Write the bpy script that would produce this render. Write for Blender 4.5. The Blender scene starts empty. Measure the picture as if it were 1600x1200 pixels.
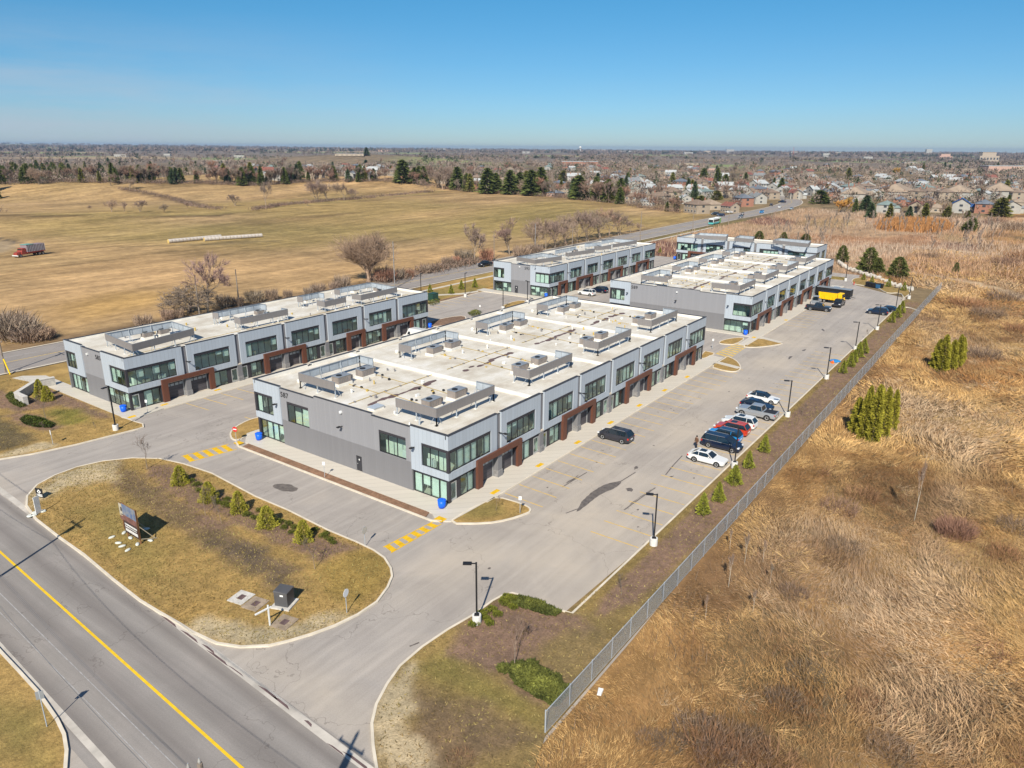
import bpy, math, random
import numpy as np
from mathutils import Vector, Matrix
from mathutils.geometry import delaunay_2d_cdt
rnd = random.Random(7)
npr = np.random.RandomState(11)
scene = bpy.context.scene
col = scene.collection
R_ = math.radians

# ------------------------------------------------------------------ camera
F_PX, PITCH, ROLL, YAW, CAM_H = 1138.76, 0.31323, 0.00691, 0.622025, 36.8
def _basis():
    cy, sy, cp, sp = math.cos(YAW), math.sin(YAW), math.cos(PITCH), math.sin(PITCH)
    fw = np.array([cy*cp, sy*cp, -sp]); rt = np.array([sy, -cy, 0.0]); up = np.cross(rt, fw)
    cr, sr = math.cos(ROLL), math.sin(ROLL)
    return fw, cr*rt + sr*up, -sr*rt + cr*up
FW, RT, UP = _basis()
CAM = np.array([0.0, 0.0, CAM_H])
cam_data = bpy.data.cameras.new("camera"); cam = bpy.data.objects.new("camera", cam_data); col.objects.link(cam)
cam_data.sensor_width = 36.0; cam_data.lens = F_PX/1600*36.0
cam_data.clip_start = 1.0; cam_data.clip_end = 40000.0
M = Matrix(((RT[0], UP[0], -FW[0], 0), (RT[1], UP[1], -FW[1], 0), (RT[2], UP[2], -FW[2], CAM_H), (0, 0, 0, 1)))
cam.matrix_world = M
scene.camera = cam

# ------------------------------------------------------------------ sky, sun, exposure
SUN_AZ, SUN_EL = R_(26 + 180), R_(40)          # where the sun stands, seen from the ground
scene.view_settings.view_transform = 'Standard'; scene.view_settings.look = 'None'
scene.view_settings.exposure = 0.5; scene.view_settings.gamma = 1.0
world = bpy.data.worlds.new("World"); scene.world = world; world.use_nodes = True
wn = world.node_tree; wn.nodes.clear()
sky = wn.nodes.new('ShaderNodeTexSky'); sky.sky_type = 'NISHITA'; sky.sun_disc = False
sky.sun_elevation = SUN_EL; sky.sun_rotation = math.pi/2 - SUN_AZ
sky.air_density = 0.75; sky.dust_density = 0.1; sky.ozone_density = 2.5; sky.altitude = 300
bg = wn.nodes.new('ShaderNodeBackground'); bg.inputs['Strength'].default_value = 0.098
wo = wn.nodes.new('ShaderNodeOutputWorld')
tc = wn.nodes.new('ShaderNodeTexCoord'); sx = wn.nodes.new('ShaderNodeSeparateXYZ'); wn.links.new(tc.outputs['Generated'], sx.inputs[0])
rp = wn.nodes.new('ShaderNodeValToRGB'); el_ = rp.color_ramp.elements
for _ in range(2): el_.new(.5)
for e_, (p_, c_) in zip(el_, ((0.0, (.38, .44, .52)), (.05, (.36, .53, .63)), (.24, (.225, .70, .80)), (.6, (1.0, 1.0, 1.0)))): e_.position = p_; e_.color = (*c_, 1)
wn.links.new(sx.outputs[2], rp.inputs[0])
mxs = wn.nodes.new('ShaderNodeMix'); mxs.data_type = 'RGBA'; mxs.blend_type = 'MULTIPLY'; mxs.inputs[0].default_value = 1.0
wn.links.new(sky.outputs[0], mxs.inputs[6]); wn.links.new(rp.outputs[0], mxs.inputs[7]); 
# thin high cloud, low over the left part of the country and in faint bands along the skyline
mpc = wn.nodes.new('ShaderNodeMapping'); mpc.inputs['Scale'].default_value = (3.0, 3.0, 26.0); wn.links.new(tc.outputs['Generated'], mpc.inputs[0])
nzc = wn.nodes.new('ShaderNodeTexNoise'); nzc.inputs['Scale'].default_value = 1.1; nzc.inputs['Detail'].default_value = 7; nzc.inputs['Roughness'].default_value = .62; wn.links.new(mpc.outputs[0], nzc.inputs['Vector'])
def wm(op, a, b, cl=False):
    x = wn.nodes.new('ShaderNodeMath'); x.operation = op; x.use_clamp = cl
    for i, s in ((0, a), (1, b)):
        if isinstance(s, bpy.types.NodeSocket): wn.links.new(s, x.inputs[i])
        else: x.inputs[i].default_value = s
    return x.outputs[0]
lf = wm('ADD', wm('MULTIPLY', sx.outputs[0], -.58), wm('MULTIPLY', sx.outputs[1], .81))          # grows towards the left
win = wm('MULTIPLY', wm('MULTIPLY', wm('SUBTRACT', .15, sx.outputs[2]), 9.0, True), wm('ADD', wm('MULTIPLY', wm('SUBTRACT', lf, .12), 2.6, True), .12))
den = wm('MULTIPLY', wm('MULTIPLY', wm('SUBTRACT', nzc.outputs['Fac'], .36), 2.6, True), win, True)
mxc = wn.nodes.new('ShaderNodeMix'); mxc.data_type = 'RGBA'; wn.links.new(wm('MULTIPLY', den, .75), mxc.inputs[0]); wn.links.new(mxs.outputs[2], mxc.inputs[6]); mxc.inputs[7].default_value = (3.4, 4.0, 4.7, 1)
wn.links.new(mxc.outputs[2], bg.inputs[0]); wn.links.new(bg.outputs[0], wo.inputs[0])
sun_data = bpy.data.lights.new("sun", 'SUN'); sun = bpy.data.objects.new("sun", sun_data); col.objects.link(sun)
sun_data.energy = 4.7; sun_data.angle = R_(0.53); sun_data.color = (1.0, 0.92, 0.79)
sd = Vector((math.cos(SUN_AZ)*math.cos(SUN_EL), math.sin(SUN_AZ)*math.cos(SUN_EL), math.sin(SUN_EL)))
sun.rotation_euler = sd.to_track_quat('Z', 'Y').to_euler()
scene.cycles.max_bounces = 6; scene.cycles.diffuse_bounces = 2; scene.cycles.glossy_bounces = 3
scene.cycles.transparent_max_bounces = 24; scene.cycles.transmission_bounces = 4
scene.cycles.caustics_reflective = False; scene.cycles.caustics_refractive = False
scene.cycles.volume_bounces = 0

# ------------------------------------------------------------------ the lie of the land
def sstep(a, b, x):
    t = np.clip((x - a)/(b - a), 0, 1); return t*t*(3 - 2*t)
_ns = [(npr.uniform(0, 6.28), npr.uniform(0, 6.28), npr.uniform(0, 6.28)) for _ in range(12)]
def wav(x, y, s, k):
    a, b, c = _ns[k]
    return (np.sin(x/s + a) + np.sin(y/s*1.13 + b) + np.sin((x*0.7 + y*0.6)/s*1.7 + c) + np.sin((x*0.5 - y*0.9)/s*2.3 + a*2))*0.25
def H(x, y):
    x = np.asarray(x, float); y = np.asarray(y, float)
    d = np.hypot(x, y)
    z = np.full(np.broadcast(x, y).shape, -0.06)
    # farmland behind the highway: gentle swells
    f = sstep(158, 230, y)
    z = z + f*(1.2*wav(x, y, 60, 0))
    def bump(px, py, sx, sy, ang, h):
        c, s = math.cos(ang), math.sin(ang); u = (x-px)*c + (y-py)*s; v = -(x-px)*s + (y-py)*c
        return h*np.exp(-(u/sx)**2 - (v/sy)**2)
    z = z + f*(bump(430, 640, 110, 60, -0.75, 11.0) + bump(560, 530, 90, 45, -0.85, 9.0) + bump(290, 650, 100, 45, -0.55, 8.0) + bump(150, 420, 120, 40, -0.3, 3.5) - bump(330, 520, 160, 22, -0.65, 2.5))
    # meadow to the right: uneven
    m = sstep(20.0, 8.0, y)*sstep(10, 30, x) + sstep(232, 260, x)*sstep(135, 110, y)
    m = np.clip(m, 0, 1)
    z = z + m*(0.55*wav(x, y, 9, 1) + 0.25*wav(x, y, 3.5, 2) - 0.25)
    # far country: long low ridges towards the skyline
    z = z + sstep(900, 2500, d)*(5.0*wav(x, y, 420, 3) + 3.0*wav(x, y, 170, 4))
    az = np.degrees(np.arctan2(y, x)) - math.degrees(YAW)
    z = z + sstep(3500, 8000, d)*(2 + 12*sstep(-5, 30, az) + 5*wav(x, y, 900, 5)) + sstep(9500, 12500, d)*(4 + 22*sstep(5, 35, az))
    z = z + bump(1200, 1280, 240, 90, -0.8, 19)*sstep(700, 900, d)
    return z
def Hs(x, y): return float(H(x, y))
def ray(px, py): return FW + RT*((px-800)/F_PX) - UP*((py-600)/F_PX)
def G(px, py, z=0.0):
    r = ray(px, py); t = (z-CAM_H)/r[2]; return (float(r[0]*t), float(r[1]*t))
TS = np.exp(np.linspace(math.log(38.0), math.log(14000.0), 700))
def T(px, py):
    """point where the sight line of a photo pixel meets the land"""
    r = ray(px, py)
    lo = 0
    ts = TS; X = r[0]*ts; Y = r[1]*ts; below = (CAM_H + r[2]*ts) <= H(X, Y)
    i = int(np.argmax(below)) if below.any() else len(ts)-1
    t0, t1 = ts[max(0, i-1)], ts[i]
    for _ in range(2):
        q = np.linspace(t0, t1, 24); bl = (CAM_H + r[2]*q) <= H(r[0]*q, r[1]*q); i = int(np.argmax(bl)) if bl.any() else 23
        t0, t1 = q[max(0, i-1)], q[i]
    p = CAM + r*t1
    return float(p[0]), float(p[1]), Hs(p[0], p[1])
def span(px_len, x, y): return px_len*((np.array([x, y, 0])-CAM)@FW)/F_PX   # metres covered by that many photo pixels there

# ------------------------------------------------------------------ object helpers
def tag(o, label=None, cat=None, group=None, kind=None):
    if label: o['label'] = label
    if cat: o['category'] = cat
    if group: o['group'] = group
    if kind: o['kind'] = kind
    return o
def empty(name, loc=(0, 0, 0), rz=0.0, label=None, cat=None, group=None):
    o = bpy.data.objects.new(name, None); col.objects.link(o); o.location = loc; o.rotation_euler = (0, 0, rz)
    o.empty_display_size = 0.3
    return tag(o, label, cat, group)
def copy_tree(o, parent=None):
    c = o.copy(); col.objects.link(c)
    if parent is not None: c.parent = parent
    for ch in KIDS.get(o.name, []): copy_tree(ch, c)
    return c
KIDS = {}
def put(o, loc, rz=0.0, s=1.0, label=None, group=None, cat=None):
    o.location = loc; o.rotation_euler = (0, 0, rz); o.scale = (s, s, s) if not isinstance(s, tuple) else s
    return tag(o, label, cat, group)
class MB:
    """collects faces, then links them as one mesh object"""
    def __init__(self, T=None): self.v = []; self.f = []; self.m = []; self.mats = []; self.T = T
    def mi(self, m):
        if m not in self.mats: self.mats.append(m)
        return self.mats.index(m)
    def add(self, vs, fs, m):
        b = len(self.v)
        if self.T: vs = [self.T(*v) for v in vs]
        self.v.extend(vs); k = self.mi(m)
        for f in fs: self.f.append(tuple(i+b for i in f)); self.m.append(k)
    def box(self, x0, x1, y0, y1, z0, z1, m):
        if x0 > x1: x0, x1 = x1, x0
        if y0 > y1: y0, y1 = y1, y0
        self.add([(x0,y0,z0),(x1,y0,z0),(x1,y1,z0),(x0,y1,z0),(x0,y0,z1),(x1,y0,z1),(x1,y1,z1),(x0,y1,z1)],
                 [(3,2,1,0),(4,5,6,7),(0,1,5,4),(1,2,6,5),(2,3,7,6),(3,0,4,7)], m)
    def hexa(self, p, m):   # 8 points, bottom ring then top ring
        self.add(p, [(3,2,1,0),(4,5,6,7),(0,1,5,4),(1,2,6,5),(2,3,7,6),(3,0,4,7)], m)
    def prism(self, poly, z0, z1, m):
        n = len(poly)
        self.add([(x, y, z0) for x, y in poly] + [(x, y, z1) for x, y in poly],
                 [tuple(range(n))[::-1], tuple(range(n, 2*n))] + [(i, (i+1) % n, (i+1) % n+n, i+n) for i in range(n)], m)
    def bar(self, a, b, w, m, n=4, w2=None):
        a = Vector(a); b = Vector(b); d = (b-a)
        if d.length < 1e-6: return
        d.normalize(); s = d.cross(Vector((0, 0, 1)) if abs(d.z) < .95 else Vector((1, 0, 0))).normalized(); t = d.cross(s)
        w2 = w if w2 is None else w2; vs = []
        for p, r in ((a, w), (b, w2)):
            for i in range(n):
                an = 2*math.pi*(i+.5)/n; q = p + s*(r*math.cos(an)) + t*(r*math.sin(an)); vs.append(tuple(q))
        self.add(vs, [tuple(range(n))[::-1], tuple(range(n, 2*n))] + [(i, (i+1) % n, (i+1) % n+n, i+n) for i in range(n)], m)
    def lathe(self, cx, cy, prof, m, n=12):
        vs = []; fs = []
        for r, z in prof: vs += [(cx+r*math.cos(2*math.pi*i/n), cy+r*math.sin(2*math.pi*i/n), z) for i in range(n)]
        for k in range(len(prof)-1):
            for i in range(n): fs.append((k*n+i, k*n+(i+1) % n, (k+1)*n+(i+1) % n, (k+1)*n+i))
        fs.append(tuple(range(n))[::-1]); fs.append(tuple(range((len(prof)-1)*n, len(prof)*n)))
        self.add(vs, fs, m)
    def build(self, name, parent=None, smooth=False, loc=None, rz=None):
        me = bpy.data.meshes.new(name); me.from_pydata(self.v, [], self.f)
        for m in self.mats: me.materials.append(m)
        me.polygons.foreach_set('material_index', self.m)
        if smooth: me.polygons.foreach_set('use_smooth', [True]*len(self.f))
        me.update()
        o = bpy.data.objects.new(name, me); col.objects.link(o)
        if parent is not None: o.parent = parent; KIDS.setdefault(parent.name, []).append(o)
        if loc is not None: o.location = loc
        if rz is not None: o.rotation_euler = (0, 0, rz)
        return o
def np_mesh(name, V, Fq, mat, cols=None, parent=None):
    """mesh from numpy arrays; Fq (n,3) or (n,4); cols (nverts,3) -> point colour attribute 'tint'"""
    me = bpy.data.meshes.new(name); n = len(V); k = Fq.shape[1]; nf = len(Fq)
    me.vertices.add(n); me.vertices.foreach_set('co', np.ascontiguousarray(V, dtype=np.float32).ravel())
    me.loops.add(nf*k); me.loops.foreach_set('vertex_index', np.ascontiguousarray(Fq, dtype=np.int32).ravel())
    me.polygons.add(nf); me.polygons.foreach_set('loop_start', np.arange(0, nf*k, k, dtype=np.int32))
    if cols is not None:
        a = me.color_attributes.new('tint', 'FLOAT_COLOR', 'POINT')
        c4 = np.ones((n, 4), np.float32); c4[:, :3] = cols; a.data.foreach_set('color', c4.ravel())
    me.update(calc_edges=True)
    for m in (mat if isinstance(mat, (list, tuple)) else [mat]): me.materials.append(m)
    o = bpy.data.objects.new(name, me); col.objects.link(o)
    if parent is not None: o.parent = parent; KIDS.setdefault(parent.name, []).append(o)
    return o

# ------------------------------------------------------------------ materials
class NT:
    def __init__(self, name):
        self.m = bpy.data.materials.new(name); self.m.use_nodes = True; self.t = self.m.node_tree; self.t.nodes.clear()
        self.out = self.n('ShaderNodeOutputMaterial')
    def n(self, typ, **kw):
        x = self.t.nodes.new(typ)
        for k, v in kw.items():
            if k in x.inputs.keys() if hasattr(x.inputs, 'keys') else False: x.inputs[k].default_value = v
            else: setattr(x, k, v)
        return x
    def l(self, a, b): self.t.links.new(a, b)
    def coord(self, scale=(1, 1, 1), rot=0.0, obj=False):
        if obj: c = self.n('ShaderNodeTexCoord').outputs['Object']
        else: c = self.n('ShaderNodeNewGeometry').outputs['Position']
        mp = self.n('ShaderNodeMapping'); mp.inputs['Scale'].default_value = scale; mp.inputs['Rotation'].default_value = (0, 0, rot)
        self.l(c, mp.inputs['Vector']); return mp.outputs[0]
    def noise(self, vec, scale, detail=4, rough=.6, dist=0.0):
        x = self.n('ShaderNodeTexNoise'); x.inputs['Scale'].default_value = scale; x.inputs['Detail'].default_value = detail
        x.inputs['Roughness'].default_value = rough; x.inputs['Distortion'].default_value = dist
        self.l(vec, x.inputs['Vector']); return x.outputs['Fac']
    def ramp(self, fac, stops):
        r = self.n('ShaderNodeValToRGB'); e = r.color_ramp.elements
        while len(e) < len(stops): e.new(.5)
        for el, (p, c) in zip(e, stops):
            el.position = p; el.color = (c[0], c[1], c[2], 1) if not isinstance(c, (int, float)) else (c, c, c, 1)
        self.l(fac, r.inputs[0]); return r.outputs[0]
    def mix(self, fac, a, b, mode='MIX'):
        x = self.n('ShaderNodeMix'); x.data_type = 'RGBA'; x.blend_type = mode
        for s, i in ((fac, 0), (a, 6), (b, 7)):
            if isinstance(s, bpy.types.NodeSocket): self.l(s, x.inputs[i])
            elif i == 0: x.inputs[0].default_value = s
            else: x.inputs[i].default_value = (s[0], s[1], s[2], 1)
        return x.outputs[2]
    def math(self, op, a, b=0.0, clamp=False):
        x = self.n('ShaderNodeMath'); x.operation = op; x.use_clamp = clamp
        for i, s in ((0, a), (1, b)):
            if isinstance(s, bpy.types.NodeSocket): self.l(s, x.inputs[i])
            else: x.inputs[i].default_value = s
        return x.outputs[0]
    def bsdf(self, color, rough=.8, metal=0.0, spec=.3, bump=None, bstr=.3, bdist=.02, coat=0.0):
        b = self.n('ShaderNodeBsdfPrincipled')
        if isinstance(color, bpy.types.NodeSocket): self.l(color, b.inputs['Base Color'])
        else: b.inputs['Base Color'].default_value = (*color, 1)
        if isinstance(rough, bpy.types.NodeSocket): self.l(rough, b.inputs['Roughness'])
        else: b.inputs['Roughness'].default_value = rough
        b.inputs['Metallic'].default_value = metal; b.inputs['Specular IOR Level'].default_value = spec
        b.inputs['Coat Weight'].default_value = coat
        if bump is not None:
            bp = self.n('ShaderNodeBump'); bp.inputs['Strength'].default_value = bstr; bp.inputs['Distance'].default_value = bdist
            self.l(bump, bp.inputs['Height']); self.l(bp.outputs[0], b.inputs['Normal'])
        self.l(b.outputs[0], self.out.inputs[0]); return self.m
def plain(name, c, rough=.7, metal=0.0, spec=.3, var=.12, scale=1.2, coat=0.0):
    t = NT(name); v = t.noise(t.coord(obj=True), scale, 3)
    k = t.ramp(v, [(.3, tuple(x*(1-var) for x in c)), (.7, tuple(min(1, x*(1+var)) for x in c))])
    return t.bsdf(k, rough, metal, spec, coat=coat)

def m_ribbed(name, c, period=.3, dirt=.1, vertical=True, horiz_seam=None):
    """sheet cladding: fine vertical joints and slight panel to panel tone changes, in the building's own coordinates"""
    t = NT(name); co = t.n('ShaderNodeTexCoord').outputs['Object']
    sp = t.n('ShaderNodeSeparateXYZ'); t.l(co, sp.inputs[0])
    s = t.math('ADD', sp.outputs[0], sp.outputs[1])
    f = t.math('FRACT', t.math('DIVIDE', s, period))
    line = t.math('LESS_THAN', f, .08)
    cell = t.math('FLOOR', t.math('DIVIDE', s, period))
    wn_ = t.n('ShaderNodeTexWhiteNoise'); wn_.noise_dimensions = '1D'; t.l(cell, wn_.inputs['W'])
    base = t.ramp(wn_.outputs['Value'], [(0, tuple(x*.96 for x in c)), (1, tuple(x*1.03 for x in c))])
    n2 = t.noise(t.coord((1, 1, .35), obj=True), .5, 5)
    base = t.mix(t.math('MULTIPLY', n2, dirt*2), base, tuple(x*.82 for x in c))
    colr = t.mix(t.math('MULTIPLY', line, .35), base, tuple(x*.5 for x in c))
    return t.bsdf(colr, .5, 0.0, .3)
M_light = m_ribbed('light_cladding', (.40, .45, .505), .6)
M_grey = m_ribbed('grey_cladding', (.265, .268, .285), .3)
M_dgrey = m_ribbed('dark_grey_cladding', (.19, .19, .20), .3)
M_side = m_ribbed('joint_cladding', (.20, .195, .205), .3)
M_cap = plain('parapet_cap', (.045, .047, .055), .5)
M_frame = plain('window_frame_paint', (.028, .028, .034), .45)
M_header = plain('dark_panel', (.04, .038, .045), .5)
M_portal = m_ribbed('rust_brown_panel', (.125, .05, .032), .45)
M_block = plain('grey_block', (.22, .215, .215), .85, var=.25, scale=3)
M_door = plain('steel_door', (.035, .036, .042), .5)
M_silver = plain('aluminium', (.55, .57, .58), .4, .6)
M_white = plain('white_paint', (.72, .73, .72), .5)
M_inner = plain('room_wall', (.74, .76, .70), .9)
M_innerf = plain('room_floor', (.50, .44, .36), .7, var=.5, scale=.7)
M_blind = plain('blind', (.78, .82, .78), .8)
M_black = plain('black_paint', (.018, .018, .02), .5)
M_conc = plain('concrete', (.52, .50, .46), .9, var=.15, scale=2)
M_galv = plain('galvanised', (.32, .35, .38), .45, .4)
M_screen = m_ribbed('screen_cladding', (.22, .205, .2), .15)
M_acbox = plain('unit_casing', (.25, .22, .2), .6, var=.2)
M_blue = plain('blue_plastic', (.01, .12, .75), .4)
M_yellow = plain('yellow_paint', (.66, .40, .012), .8, var=.2, scale=2)
def m_garage():
    t = NT('garage_panel'); co = t.n('ShaderNodeTexCoord').outputs['Object']; sp = t.n('ShaderNodeSeparateXYZ'); t.l(co, sp.inputs[0])
    f = t.math('FRACT', t.math('DIVIDE', sp.outputs[2], .5)); ln = t.math('LESS_THAN', f, .08)
    c = t.mix(ln, (.085, .08, .09), (.03, .03, .03)); return t.bsdf(c, .5)
M_garage = m_garage()
def m_glass():
    t = NT('window_glass')
    gl = t.n('ShaderNodeBsdfGlossy'); gl.inputs['Roughness'].default_value = .02; gl.inputs['Color'].default_value = (.8, .92, .92, 1)
    tr = t.n('ShaderNodeBsdfTransparent'); tr.inputs['Color'].default_value = (.86, .935, .91, 1)
    fr = t.n('ShaderNodeLayerWeight'); fr.inputs['Blend'].default_value = .5
    k = t.math('ADD', t.math('MULTIPLY', t.math('POWER', fr.outputs['Facing'], 3.0), .55), .06, True)
    mx = t.n('ShaderNodeMixShader'); t.l(k, mx.inputs[0]); t.l(tr.outputs[0], mx.inputs[1]); t.l(gl.outputs[0], mx.inputs[2])
    t.l(mx.outputs[0], t.out.inputs[0]); return t.m
M_glass = m_glass()
def m_roof():
    t = NT('roof_membrane'); p = t.coord(obj=True)
    n1 = t.noise(p, .25, 6, .65); n2 = t.noise(t.coord((.25, 1.5, 1), obj=True), .6, 4); n3 = t.noise(p, 6, 2)
    base = t.ramp(n1, [(.3, (.44, .39, .32)), (.5, (.58, .55, .48)), (.72, (.70, .69, .66))])
    base = t.mix(t.ramp(n2, [(.48, 0), (.75, .55)]), base, (.43, .385, .30))
    sp = t.n('ShaderNodeSeparateXYZ'); t.l(p, sp.inputs[0])
    seam = t.math('LESS_THAN', t.math('FRACT', t.math('DIVIDE', sp.outputs[1], 1.9)), .03)
    base = t.mix(t.math('MULTIPLY', seam, .25), base, (.35, .33, .29))
    base = t.mix(t.ramp(n3, [(.62, 0), (.8, .3)]), base, (.4, .36, .3))
    return t.bsdf(base, .85, bump=n1, bstr=.2)
M_roof = m_roof()
M_membrane = plain('white_membrane', (.74, .72, .66), .8, var=.08, scale=.5)
M_stain = plain('rust_stain', (.12, .08, .08), .95, var=.3, scale=1.5)
M_conduit = plain('yellow_conduit', (.50, .36, .10), .7)
# ------------------------------------------------------------------ painted land: base colours per point, detail by noise
def m_land(name, fine=3.0, mid=.5, big=.06, streak=None, contrast=.35, bstr=.5, bdist=.15, speck=None):
    t = NT(name); a = t.n('ShaderNodeAttribute'); a.attribute_name = 'tint'; c = a.outputs['Color']
    p = t.coord()
    n1 = t.noise(p, fine, 5, .7); n2 = t.noise(p, mid, 4, .6); n3 = t.noise(p, big, 4, .6)
    c = t.mix(1.0, c, t.ramp(n1, [(.28, 1-contrast), (.72, 1+contrast*.8)]), 'MULTIPLY')
    c = t.mix(1.0, c, t.ramp(n2, [(.3, (1-contrast*.7, 1-contrast*.7, 1-contrast*.75)), (.7, (1+contrast*.5, 1+contrast*.45, 1+contrast*.3))]), 'MULTIPLY')
    c = t.mix(1.0, c, t.ramp(n3, [(.3, (.80, .82, .80)), (.7, (1.16, 1.12, 1.05))]), 'MULTIPLY')
    h = n1
    if streak:
        sx, sy, rot, sc, amt = streak
        n4 = t.noise(t.coord((sx, sy, 1), rot), sc, 4, .65, .6)
        c = t.mix(1.0, c, t.ramp(n4, [(.3, 1-amt), (.7, 1+amt)]), 'MULTIPLY')
    if speck:
        n5 = t.noise(p, speck[0], 2, .5); c = t.mix(t.ramp(n5, [(speck[1], 0), (speck[1]+.06, .8)]), c, speck[2])
    return t.bsdf(c, .95, 0, .1, bump=h, bstr=bstr, bdist=bdist)
M_turf = m_land('dry_turf', 5, .9, .15, contrast=.38, bstr=.7, bdist=.12, speck=(9, .74, (.55, .48, .38)))
M_mulch = m_land('mulch_bed_soil', 6, 1.2, .2, contrast=.34, bstr=.8, bdist=.1, speck=(8, .72, (.45, .36, .28)))
M_field = m_land('country_land', .35, .06, .011, streak=(.25, 1.4, -.04, .10, .3), contrast=.32, bstr=.15, bdist=.5)
LAWN = (.37, .25, .10); LAWN_D = (.19, .135, .085); SAND = (.46, .38, .26); MULCH = (.225, .15, .115); GREENISH = (.28, .215, .08)
SOIL = (.13, .10, .078); STRAW = (.30, .215, .09)

def poly_sd(P, X, Y):
    """signed distance to a polygon, positive inside"""
    P = np.asarray(P, float); n = len(P); d = np.full(X.shape, 1e18); ins = np.zeros(X.shape, bool)
    for i in range(n):
        ax, ay = P[i]; bx, by = P[(i+1) % n]; ex, ey = bx-ax, by-ay; L = ex*ex+ey*ey + 1e-12
        t = np.clip(((X-ax)*ex+(Y-ay)*ey)/L, 0, 1); d = np.minimum(d, (X-ax-t*ex)**2+(Y-ay-t*ey)**2)
        c = ((ay > Y) != (by > Y)); xx = ax + (Y-ay)*ex/(ey if abs(ey) > 1e-12 else 1e-12); ins ^= c & (X < xx)
    return np.where(ins, 1, -1)*np.sqrt(d)
def line_d(P, X, Y):
    P = np.asarray(P, float); d = np.full(X.shape, 1e18)
    for i in range(len(P)-1):
        ax, ay = P[i]; bx, by = P[i+1]; ex, ey = bx-ax, by-ay; L = ex*ex+ey*ey+1e-12
        t = np.clip(((X-ax)*ex+(Y-ay)*ey)/L, 0, 1); d = np.minimum(d, (X-ax-t*ex)**2+(Y-ay-t*ey)**2)
    return np.sqrt(d)
def GP(l, z=0.0): return [G(x, y, z) for x, y in l]
def smooth_poly(P, it=2, closed=True):
    """corner cutting that keeps straight runs"""
    for _ in range(it):
        Q = []; n = len(P); rng = range(n) if closed else range(n-1)
        if not closed: Q.append(P[0])
        for i in rng:
            a = P[i]; b = P[(i+1) % n]
            Q += [(a[0]*.75+b[0]*.25, a[1]*.75+b[1]*.25), (a[0]*.25+b[0]*.75, a[1]*.25+b[1]*.75)]
        if not closed: Q.append(P[-1])
        P = Q
    return P
def fill(poly, step):
    """triangulate a polygon with inner points every step metres"""
    P = np.asarray(poly); x0, y0 = P.min(0); x1, y1 = P.max(0)
    xs = np.arange(x0+step*.5, x1, step); ys = np.arange(y0+step*.5, y1, step)
    X, Y = np.meshgrid(xs, ys); X = X + npr.uniform(-.2, .2, X.shape)*step; Y = Y + npr.uniform(-.2, .2, Y.shape)*step
    k = poly_sd(P, X, Y) > step*.35
    pts = [Vector((float(a), float(b))) for a, b in poly] + [Vector((float(a), float(b))) for a, b in zip(X[k], Y[k])]
    n = len(poly)
    v, e, f, *_ = delaunay_2d_cdt(pts, [(i, (i+1) % n) for i in range(n)], [list(range(n))], 1, 1e-4)
    return np.array([(q.x, q.y) for q in v]), [tuple(t) for t in f]
def paint(X, Y, base, layers):
    """layers: (colour, polygon, softness, wobble)"""
    C = np.ones(X.shape+(3,))*np.array(base)
    w = wav(X, Y, 1.1, 6)*.6 + wav(X, Y, .45, 7)*.4
    for c, P, soft, wob in layers:
        k = sstep(-soft, soft, poly_sd(P, X, Y) + w*wob)[..., None]; C = C*(1-k) + np.array(c)*k
    return C
def pad(name, poly, z, mat, base=None, layers=(), step=.7, skirt=.3, kind='structure', relief=0.0):
    V2, F = fill(poly, step) if base is not None else (np.array(poly), [tuple(range(len(poly)))])
    n = len(V2); X = V2[:, 0]; Y = V2[:, 1]
    Z = np.full(n, z)
    if relief: Z = Z + np.clip(poly_sd(poly, X, Y), 0, 1.5)/1.5*relief*(1+.5*wav(X, Y, 3, 8))
    V = np.column_stack([X, Y, Z]); m = len(poly)
    area = sum(poly[i][0]*poly[(i+1) % m][1]-poly[(i+1) % m][0]*poly[i][1] for i in range(m))
    sk = np.array([(x, y, z) for x, y in poly] + [(x, y, z-skirt) for x, y in poly])
    V = np.vstack([V, sk]); o0 = n
    Ff = []
    for f in F:
        a = V2[f[1]]-V2[f[0]]; b = V2[f[2]]-V2[f[0]]
        Ff.append(f if (len(f) > 3 and area > 0) or (len(f) == 3 and a[0]*b[1]-a[1]*b[0] > 0) else f[::-1])
    for i in range(m):
        j = (i+1) % m; q = (o0+i, o0+j, o0+m+j, o0+m+i); Ff.append(q[::-1] if area > 0 else q)
    me = bpy.data.meshes.new(name); me.from_pydata(V.tolist(), [], Ff); me.materials.append(mat)
    if base is not None:
        C = paint(X, Y, base, layers); C = np.vstack([C, np.ones((2*m, 3))*np.array(base)])
        a = me.color_attributes.new('tint', 'FLOAT_COLOR', 'POINT'); a.data.foreach_set('color', np.column_stack([C, np.ones(len(C))]).astype(np.float32).ravel())
    me.update(); o = bpy.data.objects.new(name, me); col.objects.link(o); o['kind'] = kind
    return o
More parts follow.
